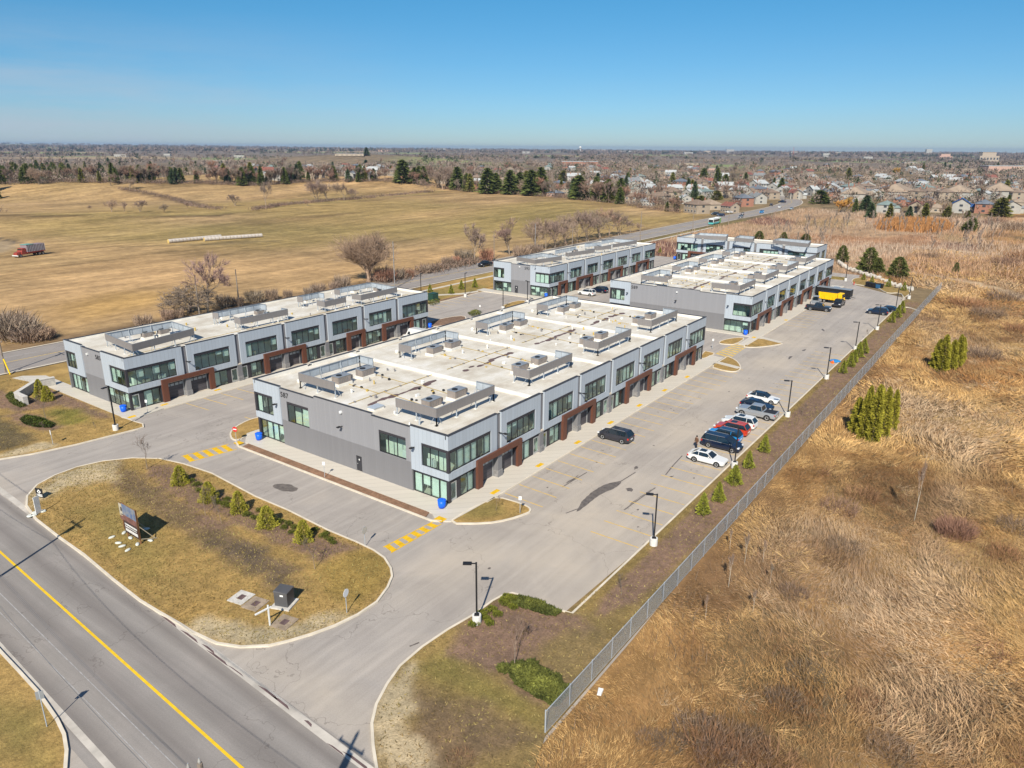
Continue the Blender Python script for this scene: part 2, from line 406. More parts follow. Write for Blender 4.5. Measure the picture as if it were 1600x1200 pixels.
def strip(mb, pts, w, z0, z1, m, closed=False, side=0.0):
    """a ribbon with thickness along a polyline; side shifts it sideways"""
    P = [Vector((p[0], p[1])) for p in pts]; n = len(P); L = []; Rr = []
    for i in range(n):
        a = P[i-1] if (i > 0 or closed) else P[i]; b = P[(i+1) % n] if (i < n-1 or closed) else P[i]
        d = (b-a); d = d.normalized() if d.length > 1e-9 else Vector((1, 0)); nn = Vector((-d.y, d.x))
        L.append(P[i]+nn*(side+w/2)); Rr.append(P[i]+nn*(side-w/2))
    vs = []
    for i in range(n): vs += [(L[i].x, L[i].y, z1), (Rr[i].x, Rr[i].y, z1), (Rr[i].x, Rr[i].y, z0), (L[i].x, L[i].y, z0)]
    fs = []
    for i in range(n if closed else n-1):
        j = (i+1) % n; a = 4*i; b = 4*j
        fs += [(a, a+1, b+1, b), (a+1, a+2, b+2, b+1), (a+3, a, b, b+3)]
    if not closed: fs += [(0, 3, 2, 1), (4*n-4, 4*n-3, 4*n-2, 4*n-1)]
    mb.add(vs, fs, m)

# asphalt
def m_asphalt(name, c1, c2, c3, dust=(.50, .43, .34), tracks=None, dustamt=.7, sdir=(.05, 1.0, 1)):
    t = NT(name); p = t.coord()
    n1 = t.noise(p, 9, 3, .7); n2 = t.noise(p, .16, 6, .62, .6); n3 = t.noise(p, .05, 4, .6); n4 = t.noise(t.coord(sdir, .02), .9, 6, .65, .3)
    c = t.ramp(n2, [(.3, c1), (.5, c2), (.7, c3)])
    c = t.mix(1.0, c, t.ramp(n1, [(.3, .9), (.7, 1.08)]), 'MULTIPLY')
    c = t.mix(1.0, c, t.ramp(n4, [(.3, .84), (.68, 1.09)]), 'MULTIPLY')
    a = t.n('ShaderNodeAttribute'); a.attribute_name = 'tint'; sp = t.n('ShaderNodeSeparateColor'); t.l(a.outputs['Color'], sp.inputs[0])
    dm = t.math('MULTIPLY', sp.outputs[0], t.ramp(n2, [(.25, .35), (.75, 1.0)]), True)
    c = t.mix(t.math('MULTIPLY', dm, dustamt), c, dust)
    wet = t.ramp(t.math('ADD', sp.outputs[1], t.math('MULTIPLY', t.math('SUBTRACT', n2, .5), .9)), [(.45, 0), (.56, 1)])
    c = t.mix(t.math('MULTIPLY', wet, .78), c, (.055, .045, .038))
    if tracks:
        x0, slope, lanes = tracks      # darker oily bands along the lanes
        s2 = t.n('ShaderNodeSeparateXYZ'); t.l(p, s2.inputs[0])
        r = t.math('SUBTRACT', t.math('SUBTRACT', s2.outputs[0], x0), t.math('MULTIPLY', t.math('SUBTRACT', s2.outputs[1], 50.0), slope))
        tot = None
        for cen, wd in lanes:
            g = t.math('SUBTRACT', 1.0, t.math('DIVIDE', t.math('ABSOLUTE', t.math('SUBTRACT', r, cen)), wd), True)
            tot = g if tot is None else t.math('MAXIMUM', tot, g)
        c = t.mix(t.math('MULTIPLY', tot, .42), c, (.11, .095, .09))
    # fine crack network
    v = t.n('ShaderNodeTexVoronoi'); v.feature = 'DISTANCE_TO_EDGE'; v.inputs['Scale'].default_value = .07
    ws = t.n('ShaderNodeVectorMath'); ws.operation = 'ADD'; nc = t.n('ShaderNodeTexNoise'); nc.inputs['Scale'].default_value = .3; nc.inputs['Detail'].default_value = 4
    sc = t.n('ShaderNodeVectorMath'); sc.operation = 'SCALE'; sc.inputs['Scale'].default_value = 7.0
    t.l(p, nc.inputs['Vector']); t.l(nc.outputs['Color'], sc.inputs[0]); t.l(p, ws.inputs[0]); t.l(sc.outputs[0], ws.inputs[1]); t.l(ws.outputs[0], v.inputs['Vector'])
    cr = t.math('LESS_THAN', v.outputs['Distance'], .0022)
    c = t.mix(t.math('MULTIPLY', cr, .35), c, (.10, .085, .075))
    return t.bsdf(c, .9, 0, .2, bump=n1, bstr=.25, bdist=.02)
M_lot = m_asphalt('lot_asphalt', (.315, .285, .26), (.35, .32, .292), (.40, .36, .32))
M_road = m_asphalt('road_asphalt', (.25, .232, .215), (.27, .25, .232), (.30, .275, .255),
                   tracks=(20.0, .045, [(-4.6, 1.0), (-1.6, 1.1), (1.7, 1.1), (4.0, .7)]), dustamt=.45, sdir=(1.0, .04, 1))
M_hwy = m_asphalt('highway_asphalt', (.25, .225, .21), (.28, .255, .235), (.31, .28, .26), dustamt=.4)
M_walk = m_ribbed('pavement_slabs', (.56, .52, .45), 1.5)
M_kerb = plain('kerb_concrete', (.60, .54, .44), .9, var=.12, scale=.8)
M_gutter = plain('gutter_concrete', (.47, .435, .385), .9, var=.2, scale=.6)
M_path = plain('footpath_concrete', (.50, .455, .38), .9, var=.12, scale=.4)
M_paintw = plain('worn_white_paint', (.34, .335, .33), .9, var=.3, scale=2)
M_painty = plain('centre_line_paint', (.72, .47, .02), .8, var=.12, scale=2)
def m_wornline():
    t = NT('worn_yellow_line'); n = t.noise(t.coord(), 1.4, 4, .7); c = t.ramp(n, [(.32, (.40, .32, .20)), (.54, (.60, .40, .11))]); return t.bsdf(c, .9)
M_stall = m_wornline()

# ---- terrain: one sheet to the horizon
def terrain():
    az_c = YAW; fine = np.radians(np.arange(-62, 62.01, .36)); coarse = np.radians(np.arange(66, 294, 6.0))
    az = np.concatenate([fine, coarse]) + az_c; na = len(az)
    r = [6.0]
    while r[-1] < 14500: r.append(r[-1]*1.0175 + .05)
    r = np.array(r); nr = len(r)
    A, Rr = np.meshgrid(az, r); X = Rr*np.cos(A); Y = Rr*np.sin(A); Z = H(X, Y)
    # lower the sheet where paved and planted pads cover it
    V = np.column_stack([X.ravel(), Y.ravel(), Z.ravel()])
    i = np.arange(nr-1)[:, None]*na; j = np.arange(na)[None, :]; j2 = (j+1) % na
    Fq = np.stack([(i+j).ravel(), (i+j2).ravel(), (i+na+j2).ravel(), (i+na+j).ravel()], 1)[:, ::-1]
    c0 = np.array([[0, 0, -.06]]); V = np.vstack([V, c0]); 
    # colours
    d = np.hypot(X, Y); C = np.ones(X.shape+(3,))*np.array((.22, .165, .10))
    def lay(c, k): 
        nonlocal C
        C = C*(1-k[..., None]) + np.array(c)*k[..., None]
    w = wav(X, Y, 35, 6); w2 = wav(X, Y, 14, 7)
    # town and woods ground
    lay((.15, .12, .085), sstep(.0, .5, wav(X, Y, 60, 8)+.1))
    lay((.20, .165, .14), sstep(1200, 2200, d))
    lay((.36, .28, .19), sstep(1400, 1900, d)*sstep(.2, .5, wav(X, Y, 330, 9)))
    lay((.24, .28, .13), sstep(1400, 1900, d)*sstep(.3, .5, wav(X, Y, 260, 10)))
    # farmland
    fp = [(-400, 155), (330, 155), (395, 157), (425, 165), (460, 205), (505, 270), (530, 365), (560, 470), (600, 590), (560, 680), (500, 760), (430, 800), (330, 860), (250, 880), (-600, 900)]
    fk = sstep(-6, 6, poly_sd(fp, X, Y) + w*3)
    lay((.385, .265, .14), fk)
    lay((.325, .235, .105), fk*sstep(-.2, .5, wav(X, Y, 85, 11)+.25*w))
    lay((.44, .30, .165), fk*sstep(.1, .6, wav(X*.8, Y*1.4, 48, 2)))
    lay((.24, .165, .085), fk*sstep(.2, .5, wav(X*.6, Y*1.8, 30, 3))*.7)
    def pxp(l): return [T(a, b)[:2] for a, b in l]
    def stroke(c, l, wd, soft, amt=1.0): lay(c, fk*0+ amt*(1-sstep(wd, wd+soft, line_d(pxp(l), X, Y)+w2*soft*.6)))
    lay((.29, .225, .09), fk*sstep(-25, 25, poly_sd(pxp([(20, 350), (180, 345), (330, 350), (480, 355), (700, 340), (880, 318), (1010, 345), (860, 365), (640, 372), (430, 385), (200, 385), (60, 372)]), X, Y)+w*16)*.6)
    lay((.45, .295, .155), fk*sstep(-20, 10, poly_sd(pxp([(0, 425), (240, 400), (400, 408), (560, 390), (720, 400), (800, 420), (600, 442), (480, 480), (300, 500), (100, 520), (0, 530)]), X, Y)+w*10)*.6)
    lay((.40, .25, .085), fk*sstep(-8, 8, poly_sd(pxp([(100, 480), (180, 460), (300, 455), (240, 480), (120, 505)]), X, Y)+w*6)*.6)
    stroke((.13, .09, .05), [(-20, 337), (60, 337), (150, 337.5), (230, 339.5), (330, 338), (360, 333)], 2.0, 3, .85)
    stroke((.33, .25, .11), [(60, 334), (150, 335), (250, 336), (335, 334), (400, 327), (560, 312), (690, 298)], 2.2, 4, .8)
    stroke((.12, .085, .06), [(195, 296), (235, 303), (270, 312), (310, 320)], 3.0, 5, .8)
    stroke((.13, .095, .06), [(420, 322), (480, 316), (540, 309)], 4.0, 6, .8)
    stroke((.13, .10, .06), [(200, 386), (330, 381), (430, 376)], 1.2, 3, .6)
    stroke((.10, .075, .05), [(-20, 396), (30, 393), (90, 396)], 1.0, 2, .7)
    stroke((.16, .11, .07), [(590, 440), (640, 428), (700, 420), (760, 410)], 2.5, 4, .7)
    stroke((.09, .075, .06), [(-10, 372), (12, 374), (26, 380)], .8, 2, .9)
    lay((.30, .24, .17), sstep(-2, 3, poly_sd(pxp([(-30, 372), (22, 378), (32, 386), (0, 396), (-30, 396)]), X, Y)+w2)*.8)
    # verge and rough ground between the highway and the right meadow, far side
    m = sstep(232, 250, X)*sstep(136, 130, Y)*sstep(520, 480, X)
    lay((.36, .25, .165), m); lay((.34, .19, .11), m*sstep(.1, .5, wav(X, Y, 24, 4)))
    lay((.33, .235, .13), m*sstep(.25, .6, wav(X*.7, Y*1.2, 18, 5)))
    lay((.17, .085, .07), m*sstep(.3, .6, wav(X, Y*1.2, 26, 9)))
    # right meadow
    m = sstep(21.5, 20.0, Y)*sstep(8, 14, X)*sstep(650, 560, X)
    lay((.34, .20, .088), m)
    lay((.42, .285, .13), m*sstep(-.15, .4, wav(X, Y, 8, 1))); lay((.20, .12, .065), m*sstep(.1, .5, wav(X, Y, 11, 10)))
    lay((.28, .135, .05), m*sstep(.35, .6, wav(X*1.1, Y, 13, 11))*.8); lay((.15, .12, .07), m*sstep(.3, .6, wav(X, Y, 6.5, 0))*.7)
    for l in ([(1410, 423), (1450, 430), (1500, 438), (1560, 452), (1620, 470)], [(1355, 380), (1420, 385), (1500, 392), (1620, 403)],
              [(1510, 366), (1540, 375), (1620, 382)], [(1330, 390), (1350, 383)], [(1320, 400), (1370, 418), (1410, 423)], [(1520, 372), (1540, 357), (1600, 340)]):
        stroke((.50, .38, .26), l, 1.3, 1.2, .95)
    lay((.36, .13, .03), sstep(-3, 3, poly_sd(pxp([(1380, 346), (1470, 350), (1480, 362), (1390, 360)]), X, Y)+w2*3)*.8)
    lay((.19, .10, .085), sstep(-3, 3, poly_sd(pxp([(1400, 420), (1500, 432), (1600, 445), (1600, 430), (1560, 436), (1480, 425), (1440, 410)]), X, Y)+w2*4)*.8)
    lay((.30, .20, .11), (sstep(.0, .2, w2)*0))
    # verge beside main road, lower left corner
    m = sstep(15.0, 14.0, X-.045*(Y-50)); lay(LAWN, m); lay((.20, .17, .05), m*sstep(-.1, .4, wav(X, Y, 6, 2))); lay(STRAW, m*sstep(.2, .6, wav(X, Y, 4, 3)))
    # strip by the highway
    m = sstep(138.5, 137, Y)*sstep(120, 121, Y)*sstep(235, 230, X)*sstep(20, 25, X); lay(LAWN, m); lay(GREENISH, m*sstep(-.1, .4, wav(X, Y, 9, 4))*.8)
    m = (1-sstep(1.5, 4, np.abs(Y-155)))*sstep(335, 325, X); lay((.25, .17, .10), m)
    m = (1-sstep(1.5, 3, np.abs(Y-135)))*sstep(240, 250, X)*sstep(420, 400, X); lay((.20, .165, .07), m)
    CC = np.vstack([C.reshape(-1, 3), [[.2, .15, .06]]])
    o = np_mesh('ground', V, Fq, M_field, CC); o.data.polygons.foreach_set('use_smooth', [True]*len(o.data.polygons)); o['kind'] = 'structure'
    return o
terrain()

# ---- paved sheets
def sheet(name, poly, z, mat, step=1.6, fnR=None, fnG=None):
    V2, F = fill(poly, step); X, Y = V2[:, 0], V2[:, 1]; C = np.zeros((len(X), 3))
    if fnR is not None: C[:, 0] = fnR(X, Y)
    if fnG is not None: C[:, 1] = fnG(X, Y)
    F = np.array([f if np.cross(V2[f[1]]-V2[f[0]], V2[f[2]]-V2[f[0]]) > 0 else f[::-1] for f in F])
    o = np_mesh(name, np.column_stack([X, Y, np.full(len(X), z)]), F, mat, C); o['kind'] = 'structure'; return o
def xr(y, a): return a + .045*(y-50)
YS = [-60, -30, 0, 30, 60, 90, 120, 139]
main_poly = [(xr(y, 14.1), y) for y in YS] + [(xr(y, 26.0), y) for y in YS[::-1]]
sheet('main_road', main_poly, 0.0, M_road, 1.6, lambda X, Y: np.clip(1-np.abs(X-.045*(Y-50)-15.6)/1.4, 0, 1)*.4+np.clip(1-np.abs(X-.045*(Y-50)-25)/1.2, 0, 1)*.6)
hw_c = [(-500, 145.2), (0, 145.2), (150, 145.0), (260, 145.4), (330, 146), (400, 147.2), (455, 145.5), (505, 146), (560, 152), (605, 166), (640, 190), (668, 225), (690, 280), (705, 350)]
hw_c = smooth_poly(hw_c, 2, False)
def ribbon(pts, w):
    L = []; Rr = []
    for i, p in enumerate(pts):
        a = pts[max(0, i-1)]; b = pts[min(len(pts)-1, i+1)]; dx, dy = b[0]-a[0], b[1]-a[1]; l = math.hypot(dx, dy)
        L.append((p[0]-dy/l*w/2, p[1]+dx/l*w/2)); Rr.append((p[0]+dy/l*w/2, p[1]-dx/l*w/2))
    return L[::-1] + Rr
def hwy_mesh(name, pts, w, dz, mat, wide=None):
    mb = MB(); n = len(pts); vs = []; fs = []
    for i, p in enumerate(pts):
        a = pts[max(0, i-1)]; b = pts[min(n-1, i+1)]; dx, dy = b[0]-a[0], b[1]-a[1]; l = math.hypot(dx, dy); 
        z = max(0.0, Hs(*p)+.06)+dz
        for s in (-1, 1): vs.append((p[0]-s*dy/l*w/2, p[1]+s*dx/l*w/2, z))
    fs = [(2*i, 2*i+2, 2*i+3, 2*i+1) for i in range(n-1)]
    mb.add(vs, [f if True else f for f in fs], mat); o = mb.build(name); o['kind'] = 'structure'; return o
hwy_mesh('highway', hw_c, 15.4, .006, M_hwy)
def offs(pts, d):
    out = []
    for i, p in enumerate(pts):
        a = pts[max(0, i-1)]; b = pts[min(len(pts)-1, i+1)]; dx, dy = b[0]-a[0], b[1]-a[1]; l = math.hypot(dx, dy); out.append((p[0]-dy/l*d, p[1]+dx/l*d))
    return out
for dd, ww, mm, nm in ((7.4, .5, M_kerb, 'kerb'), (-7.4, .5, M_kerb, 'kerb'), (0.1, .14, M_painty, 'centre_line'), (3.6, .1, M_paintw, 'lane_line'), (-3.5, .1, M_paintw, 'lane_line')):
    hwy_mesh(nm, offs(hw_c, dd), ww, .08 if nm == 'kerb' else .012, mm)
hwy_mesh('footpath', [p for p in offs(hw_c, -12.5) if 20 < p[0] < 360][::1], 1.6, .03, M_path)

lot_poly = [(25.6, 28.0), (26.5, 24.0), (45, 25.8), (150, 25.8), (213, 25.8), (226, 38), (250, 44), (256, 108), (120, 108), (120, 119.2), (156, 119.2), (156, 108), (110, 108), (45, 101), (30, 108), (27.6, 92)]
lot_poly = [(24.4, 29), (24.3, 20.2), (45, 20.4), (213, 26.2), (226, 41), (246, 44), (246, 118), (119, 119.6), (112, 108), (46, 104), (34, 112), (26.8, 108)]
dust_c = [(56, 31, 13), (62, 33, 16), (90, 35, 10), (52, 30, 8), (46, 38, 7), (110, 36, 10), (130, 36, 9), (150, 38, 12)]
puddles = []
for P in ([(898, 803), (908, 784), (918, 775), (932, 763), (950, 755), (974, 750), (964, 762), (945, 769), (930, 778), (918, 789)], [(425, 757), (440, 755), (458, 758), (468, 766), (452, 769), (432, 766)],
          [(976, 764), (983, 761), (991, 765), (985, 769)], [(990, 735), (1000, 730), (992, 728)], [(880, 757), (893, 749), (908, 740), (894, 752)], [(1230, 563), (1240, 557), (1234, 556)], [(1252, 547), (1262, 545), (1256, 549)],
          [(1283, 516), (1290, 518), (1285, 513)], [(975, 795), (1005, 772), (1024, 762), (1002, 776)], [(1045, 745), (1055, 742), (1050, 746)]):
    puddles.append(GP(P))
def dustf(X, Y):
    k = np.zeros(X.shape)
    for a, b, r in dust_c: k = np.maximum(k, np.exp(-((X-a)/r)**2-((Y-b)/(r*.55))**2))
    k = np.maximum(k, .8*np.clip(1-np.abs(Y-27)/5, 0, 1)*(X > 44)); k = np.maximum(k, .7*np.clip(1-np.abs(X-26.5)/3, 0, 1))
    return np.clip(k, 0, 1)
def pudf(X, Y):
    k = np.full(X.shape, -9.0)
    for P in puddles: k = np.maximum(k, poly_sd(P, X, Y))
    return sstep(-.9, .5, k)
sheet('parking_lot', lot_poly, .004, M_lot, .8, dustf)
def m_damp():
    t = NT('damp_asphalt'); n = t.noise(t.coord(), 2.2, 4, .7); return t.bsdf(t.ramp(n, [(.35, (.09, .078, .07)), (.7, (.19, .165, .145))]), .55, 0, .4)
M_damp = m_damp(); dm_ = MB()
for P in puddles:
    Q = smooth_poly(P, 2); Q = [(a+rnd.uniform(-.12, .12), b+rnd.uniform(-.06, .06)) for a, b in Q]; dm_.prism(Q, .006, .010, M_damp)
for l in ([(884, 802), (903, 795)], [(975, 797), (1000, 779), (1024, 762)], [(1040, 742), (1052, 727), (1066, 712)], [(879, 761), (895, 751), (917, 738)], [(640, 1010), (655, 1004)], [(720, 795), (760, 780)][0:0] or [(962, 757), (993, 738)]):
    strip(dm_, GP(l), .14, .006, .0105, M_damp)
for _ in range(60):
    x, y = rnd.choice([(rnd.uniform(48, 200), rnd.uniform(28, 31)), (rnd.uniform(58, 120), rnd.uniform(39, 42)), (rnd.uniform(58, 110), rnd.uniform(95, 98)), (rnd.uniform(28, 200), rnd.uniform(30, 38))]); s_ = rnd.uniform(.05, .2)
    dm_.prism([(x+s_*math.cos(k*1.05)*rnd.uniform(.6, 1.3), y+s_*.8*math.sin(k*1.05)*rnd.uniform(.6, 1.3)) for k in range(6)], .006, .0108, M_damp)
o = dm_.build('damp_patches'); o['kind'] = 'structure'

sheet('side_road', [(-6, 26), (14.5, 26), (15.0, 49.5), (12, 49.5), (-6, 46)], -.004, M_lot, 1.6, lambda X, Y: X*0+.3)
# ---- main road paint, gutters
def line(name, pts, w, z, m, seg=None):
    mb = MB(); strip(mb, pts, w, z-.003, z, m); o = mb.build(name); o['kind'] = 'structure'; return o
yy = [-60, 0, 40, 80, 137]
line('centre_line', [(xr(y, 20.05), y) for y in yy], .2, .008, M_painty)
line('lane_line', [(xr(y, 17.55), y) for y in yy], .06, .008, M_paintw)
line('lane_line', [(xr(y, 16.55), y) for y in yy], .05, .008, M_paintw)
line('gutter', [(xr(y, 24.9), y) for y in yy], .6, .011, M_gutter)
line('gutter', [(xr(y, 14.95), y) for y in yy], .45, .011, M_gutter)
mb = MB()
for k in range(16):                                   # rust and tar patches on the gutter seam
    y = 26 + k*2.6 + rnd.uniform(-1, 1); x = xr(y, 24.75+rnd.uniform(-.1, .25)); w = rnd.uniform(.05, .14); l = rnd.uniform(.4, 1.6)
    mb.prism([(x-w, y-l), (x+w*.5, y-l*.6), (x+w, y+l*.4), (x, y+l)], .010, .016, M_stain)
o = mb.build('tar_patches'); o['kind'] = 'structure'

# ---- pads (outlines traced on the photo, then set on the ground)
def kerb(name, poly, closed=True, w=.2, z=.145, inward=True):
    m = len(poly); area = sum(poly[i][0]*poly[(i+1) % m][1]-poly[(i+1) % m][0]*poly[i][1] for i in range(m))
    mb = MB(); side = (w/2-.02)*(1 if area > 0 else -1) if closed else 0
    strip(mb, poly, w, -.05, z, M_kerb, closed, side); o = mb.build(name); o['kind'] = 'structure'; return o
front_px = [(40, 790), (41, 775), (57, 757), (85, 742), (120, 729), (160, 720), (207, 715), (250, 716), (287, 724), (332, 739), (400, 775), (450, 796), (512, 827), (560, 847), (585, 859), (602, 871), (612, 887), (614, 900), (607, 917), (590, 940), (560, 960), (525, 977), (487, 991), (450, 1002), (420, 1009), (375, 1011), (337, 1005), (300, 988), (280, 975), (245, 955), (217, 938), (175, 905), (129, 866), (92, 840), (55, 811)]
front = GP(front_px, .12)
front_layers = [
 (LAWN_D, GP([(170, 715), (215, 740), (300, 790), (400, 850), (470, 890), (430, 900), (330, 860), (230, 800), (180, 760)]), .8, 1.0),
 (GREENISH, GP([(120, 800), (190, 790), (260, 850), (240, 900), (170, 860)]), 2.5, 2),
 (SAND, GP([(45, 775), (85, 745), (130, 728), (180, 722), (190, 738), (180, 752), (150, 755), (110, 765), (80, 778), (55, 790)]), 1.0, 1.5),
 (SAND, GP([(290, 985), (310, 968), (360, 972), (420, 985), (470, 972), (530, 955), (550, 965), (500, 990), (420, 1010), (340, 1008)]), .8, 1.0),
 (MULCH, GP([(225, 728), (262, 728), (300, 745), (350, 775), (400, 800), (470, 835), (530, 850), (562, 858), (530, 868), (500, 880), (470, 868), (410, 840), (350, 812), (290, 790), (240, 755)]), .6, .8),
 (MULCH, GP([(300, 800), (345, 808), (360, 825), (330, 830), (305, 815)]), .5, .6),
 (SOIL, GP([(330, 845), (400, 855), (420, 895), (450, 905), (470, 925), (440, 925), (400, 900), (350, 870)]), 1.5, 1.5),
 ((.29, .205, .07), GP([(500, 885), (560, 862), (590, 862), (610, 890), (600, 920), (560, 945), (520, 930), (495, 905)]), 1.0, .8),
]
pad('lawn', front, .12, M_turf, LAWN, front_layers, .5)
kerb('kerb', front)
vg = GP([(-60, 950), (0, 1017), (30, 1049), (60, 1082), (89, 1124), (100, 1147), (104, 1172), (102, 1200), (92, 1240)], .12)+[(6, 38.5), (-8, 40), (-8, 139), (xr(139, 14.2), 139), (xr(100, 14.2), 100)]
pad('lawn', vg, .12, M_turf, LAWN, [(GREENISH, GP([(0, 1100), (40, 1110), (70, 1160), (60, 1200), (0, 1200)]), 2, 2)], .7); kerb('kerb', vg[:9], False, .22)
left_px = [(-230, 770), (-120, 738), (0, 717), (50, 709), (120, 694), (175, 680), (215, 670), (224, 667), (223, 662), (212, 659), (198, 654), (190, 652)]
left = GP(left_px, .12) + [(46.4, 103.0), (46.4, 134.0), (30.5, 134.2)]
left_layers = [
 ((.14, .11, .065), GP([(0, 650), (30, 670), (60, 690), (20, 705), (-60, 715), (-80, 680)]), 1.5, 1.5),
 (SAND, GP([(-40, 720), (40, 700), (70, 690), (90, 697), (30, 712), (0, 717)]), .6, .8),
 (MULCH, GP([(-10, 640), (0, 610), (40, 630), (80, 600), (110, 615), (140, 635), (180, 655), (150, 655), (95, 635), (60, 640), (30, 645), (5, 640)]), .6, .8),
 (MULCH, GP([(8, 652), (30, 645), (60, 650), (100, 668), (80, 675), (45, 672)]), .6, .8),
 ((.2, .18, .05), GP([(80, 640), (130, 640), (140, 660), (90, 665)]), 1.5, 1.5),
]
pad('lawn', left, .12, M_turf, LAWN, left_layers, .6)
kerb('kerb', GP(left_px, .12), False)
# corner south of the entrance and the planting that runs along the fence
south_px = [(600, 1290), (590, 1210), (583, 1165), (581, 1130), (588, 1100), (605, 1068), (625, 1040), (660, 1010), (700, 983), (740, 960), (770, 938), (785, 930), (800, 926), (815, 930), (850, 945), (882, 957)]
south = GP(south_px, .12) + [(60.3, 25.9), (106.5, 25.9), (150, 25.95), (206, 26.0), (210.5, 26.2), (208.5, 21.0), (150, 20.8), (111, 20.75), (67, 20.7), (32.6, 20.5), (24, 17.5)]
edge = [(45, 26.6), (46, 26.0), (209, 26.1), (209, 25.2), (46, 25.0)]
south_layers = [
 (STRAW, GP([(625, 1040), (700, 983), (715, 990), (710, 1010), (690, 1030), (740, 1060), (850, 1110), (850, 1150), (760, 1110), (660, 1070)]), .8, .6),
 ((.22, .18, .065), GP([(640, 1050), (700, 1020), (780, 1075), (860, 1120), (850, 1145), (740, 1090)]), 1.0, .8),
 (LAWN_D, GP([(640, 1075), (760, 1110), (850, 1155), (700, 1210), (600, 1210), (640, 1130)]), 1.0, 1.5),
 (SAND, GP([(590, 1105), (605, 1070), (640, 1045), (655, 1062), (640, 1095), (655, 1110), (640, 1140), (655, 1165), (660, 1200), (600, 1215), (584, 1150)]), .7, 1.4),
 (MULCH, GP([(712, 998), (745, 962), (790, 932), (882, 960), (905, 965), (940, 985), (900, 1030), (885, 1080), (862, 1108), (830, 1090), (790, 1060), (730, 1035), (705, 1020)]), .5, .8),
 ((.23, .17, .085), GP([(860, 1000), (930, 975), (965, 990), (930, 1040), (890, 1070), (850, 1060), (835, 1030)]), 1.0, 1.4),
 (MULCH, [(50, 25.4), (209, 25.4), (209, 21.6), (70, 21.5), (50, 22.2), (46, 24)], .4, .5),
 ((.25, .18, .075), edge, .3, .25),
 ((.24, .15, .075), [(60, 20.5), (209, 20.5), (209, 21.7), (60, 21.7)], .4, .7),
]
pad('planting_strip', south, .12, M_mulch, (.24, .175, .08), south_layers, .5)
kerb('kerb', GP(south_px[:-1], .12) + [(45.0, 25.95), (60.3, 25.95), (106.5, 25.95), (150, 26.0), (206, 26.05), (210.5, 26.3)], False)
# pavements round the buildings
def slab(name, poly, z=.135, mat=None): return pad(name, poly, z, mat or M_walk, None, skirt=.3)
slab('pavement', [(51.15, 47.0), (50.1, 45.4), (51.0, 44.15), (56.5, 43.9), (124.8, 43.9), (128.5, 43.95), (128.5, 46.6), (125.9, 46.6), (125.9, 81.9), (53.2, 81.9), (51.2, 79.4)])
pad('mulch_bed', [(50.1, 46.9), (51.1, 47.3), (51.2, 78.7), (50.1, 78.4)], .125, M_mulch, (.27, .165, .115), (), .6)
kerb('kerb', [(50.45, 45.0), (49.95, 46.0), (49.95, 79.0), (50.6, 80.6)], False)
slab('pavement', [(46.5, 99.6), (48.0, 99.4), (52, 100.1), (113.3, 100.1), (114.0, 101), (114, 122.0), (112.8, 122.0), (112.8, 102.8), (49, 102.8), (49, 131), (46.6, 133.8), (45.0, 133.8), (46.5, 126)])
slab('pavement', [(153.4, 97.8), (219.5, 97.8), (219.5, 100.6), (156.6, 100.6), (156.6, 122.0), (153.4, 122)])
slab('pavement', [(148.8, 43.4), (221.5, 43.4), (221.5, 46.4), (149.3, 46.4), (149.3, 79), (147.2, 79), (147.2, 45.2), (140, 45.2), (140, 43.6)], .137)
kerb('kerb', [(56.5, 43.8), (125, 43.8)], False, w=.16); kerb('kerb', [(140, 43.45), (221.5, 43.3)], False, w=.16); kerb('kerb', [(52, 100.0), (113.3, 100.0)], False, w=.16)
# small islands
def island(px=None, P=None, layers=(), base=LAWN, sm=1):
    P = GP(px, .12) if px else P; P = smooth_poly(P, sm); pad('grass_island', P, .115, M_turf, base, layers, .5); kerb('kerb', P)
island([(697, 818), (728, 797), (757, 784), (776, 775), (815, 786), (829, 793), (830, 799), (822, 803), (795, 812), (760, 818)], layers=[(GREENISH, GP([(720, 805), (760, 780), (800, 800), (740, 812)]), 1, 1)])
island([(392, 678), (372, 688), (361, 686), (358, 676), (368, 666), (385, 657), (400, 652), (425, 650), (430, 665)], layers=[])
island([(1108, 572), (1130, 561), (1136, 556), (1150, 562), (1158, 571), (1157, 578), (1148, 581), (1130, 579)])
island([(1158, 541), (1178, 529), (1195, 529), (1220, 535), (1224, 537), (1200, 541), (1175, 543)])
island([(1121, 536), (1128, 531), (1150, 527), (1166, 528), (1150, 538), (1135, 538)])
island([(1100, 548), (1106, 549), (1120, 552), (1102, 560), (1092, 560)])
mbw = MB()
for a, b in (((1120, 566), (1155, 575)), ((1188, 527), (1220, 535))):
    strip(mbw, GP([a, b], .12), 1.3, .10, .15, M_walk)
o = mbw.build('path_ramp'); o['kind'] = 'structure'
# area between the two far buildings and the highway
pad('lawn', [(114.0, 119.3), (152.9, 119.3), (153.3, 122.1), (220, 122.1), (232, 110), (236, 110), (236, 131.8), (114, 131.8)], .11, M_turf, LAWN,
    [(MULCH, [(114, 119.4), (152, 119.4), (153, 121.0), (120, 121.0), (118, 119.9)], .3, .4), (GREENISH, [(120, 122), (160, 122), (160, 131), (120, 131)], 2, 2)], .9)
kerb('kerb', [(116, 119.3), (152.9, 119.3), (153.3, 110.0), (153.3, 98.3)], False)
slab('footpath', [(133, 132.5), (131.6, 132.5), (146, 121.1), (151.5, 119.8), (152.8, 121.1), (147.5, 122.5)], .13, M_path)
island(P=[(112.9, 104), (118, 101), (124, 101.5), (127, 104.5), (124, 106.4), (117, 107)], base=MULCH)
island(P=[(138.5, 101.5), (146, 101.2), (150, 103.2), (148, 105.2), (140, 104.3)], layers=[])
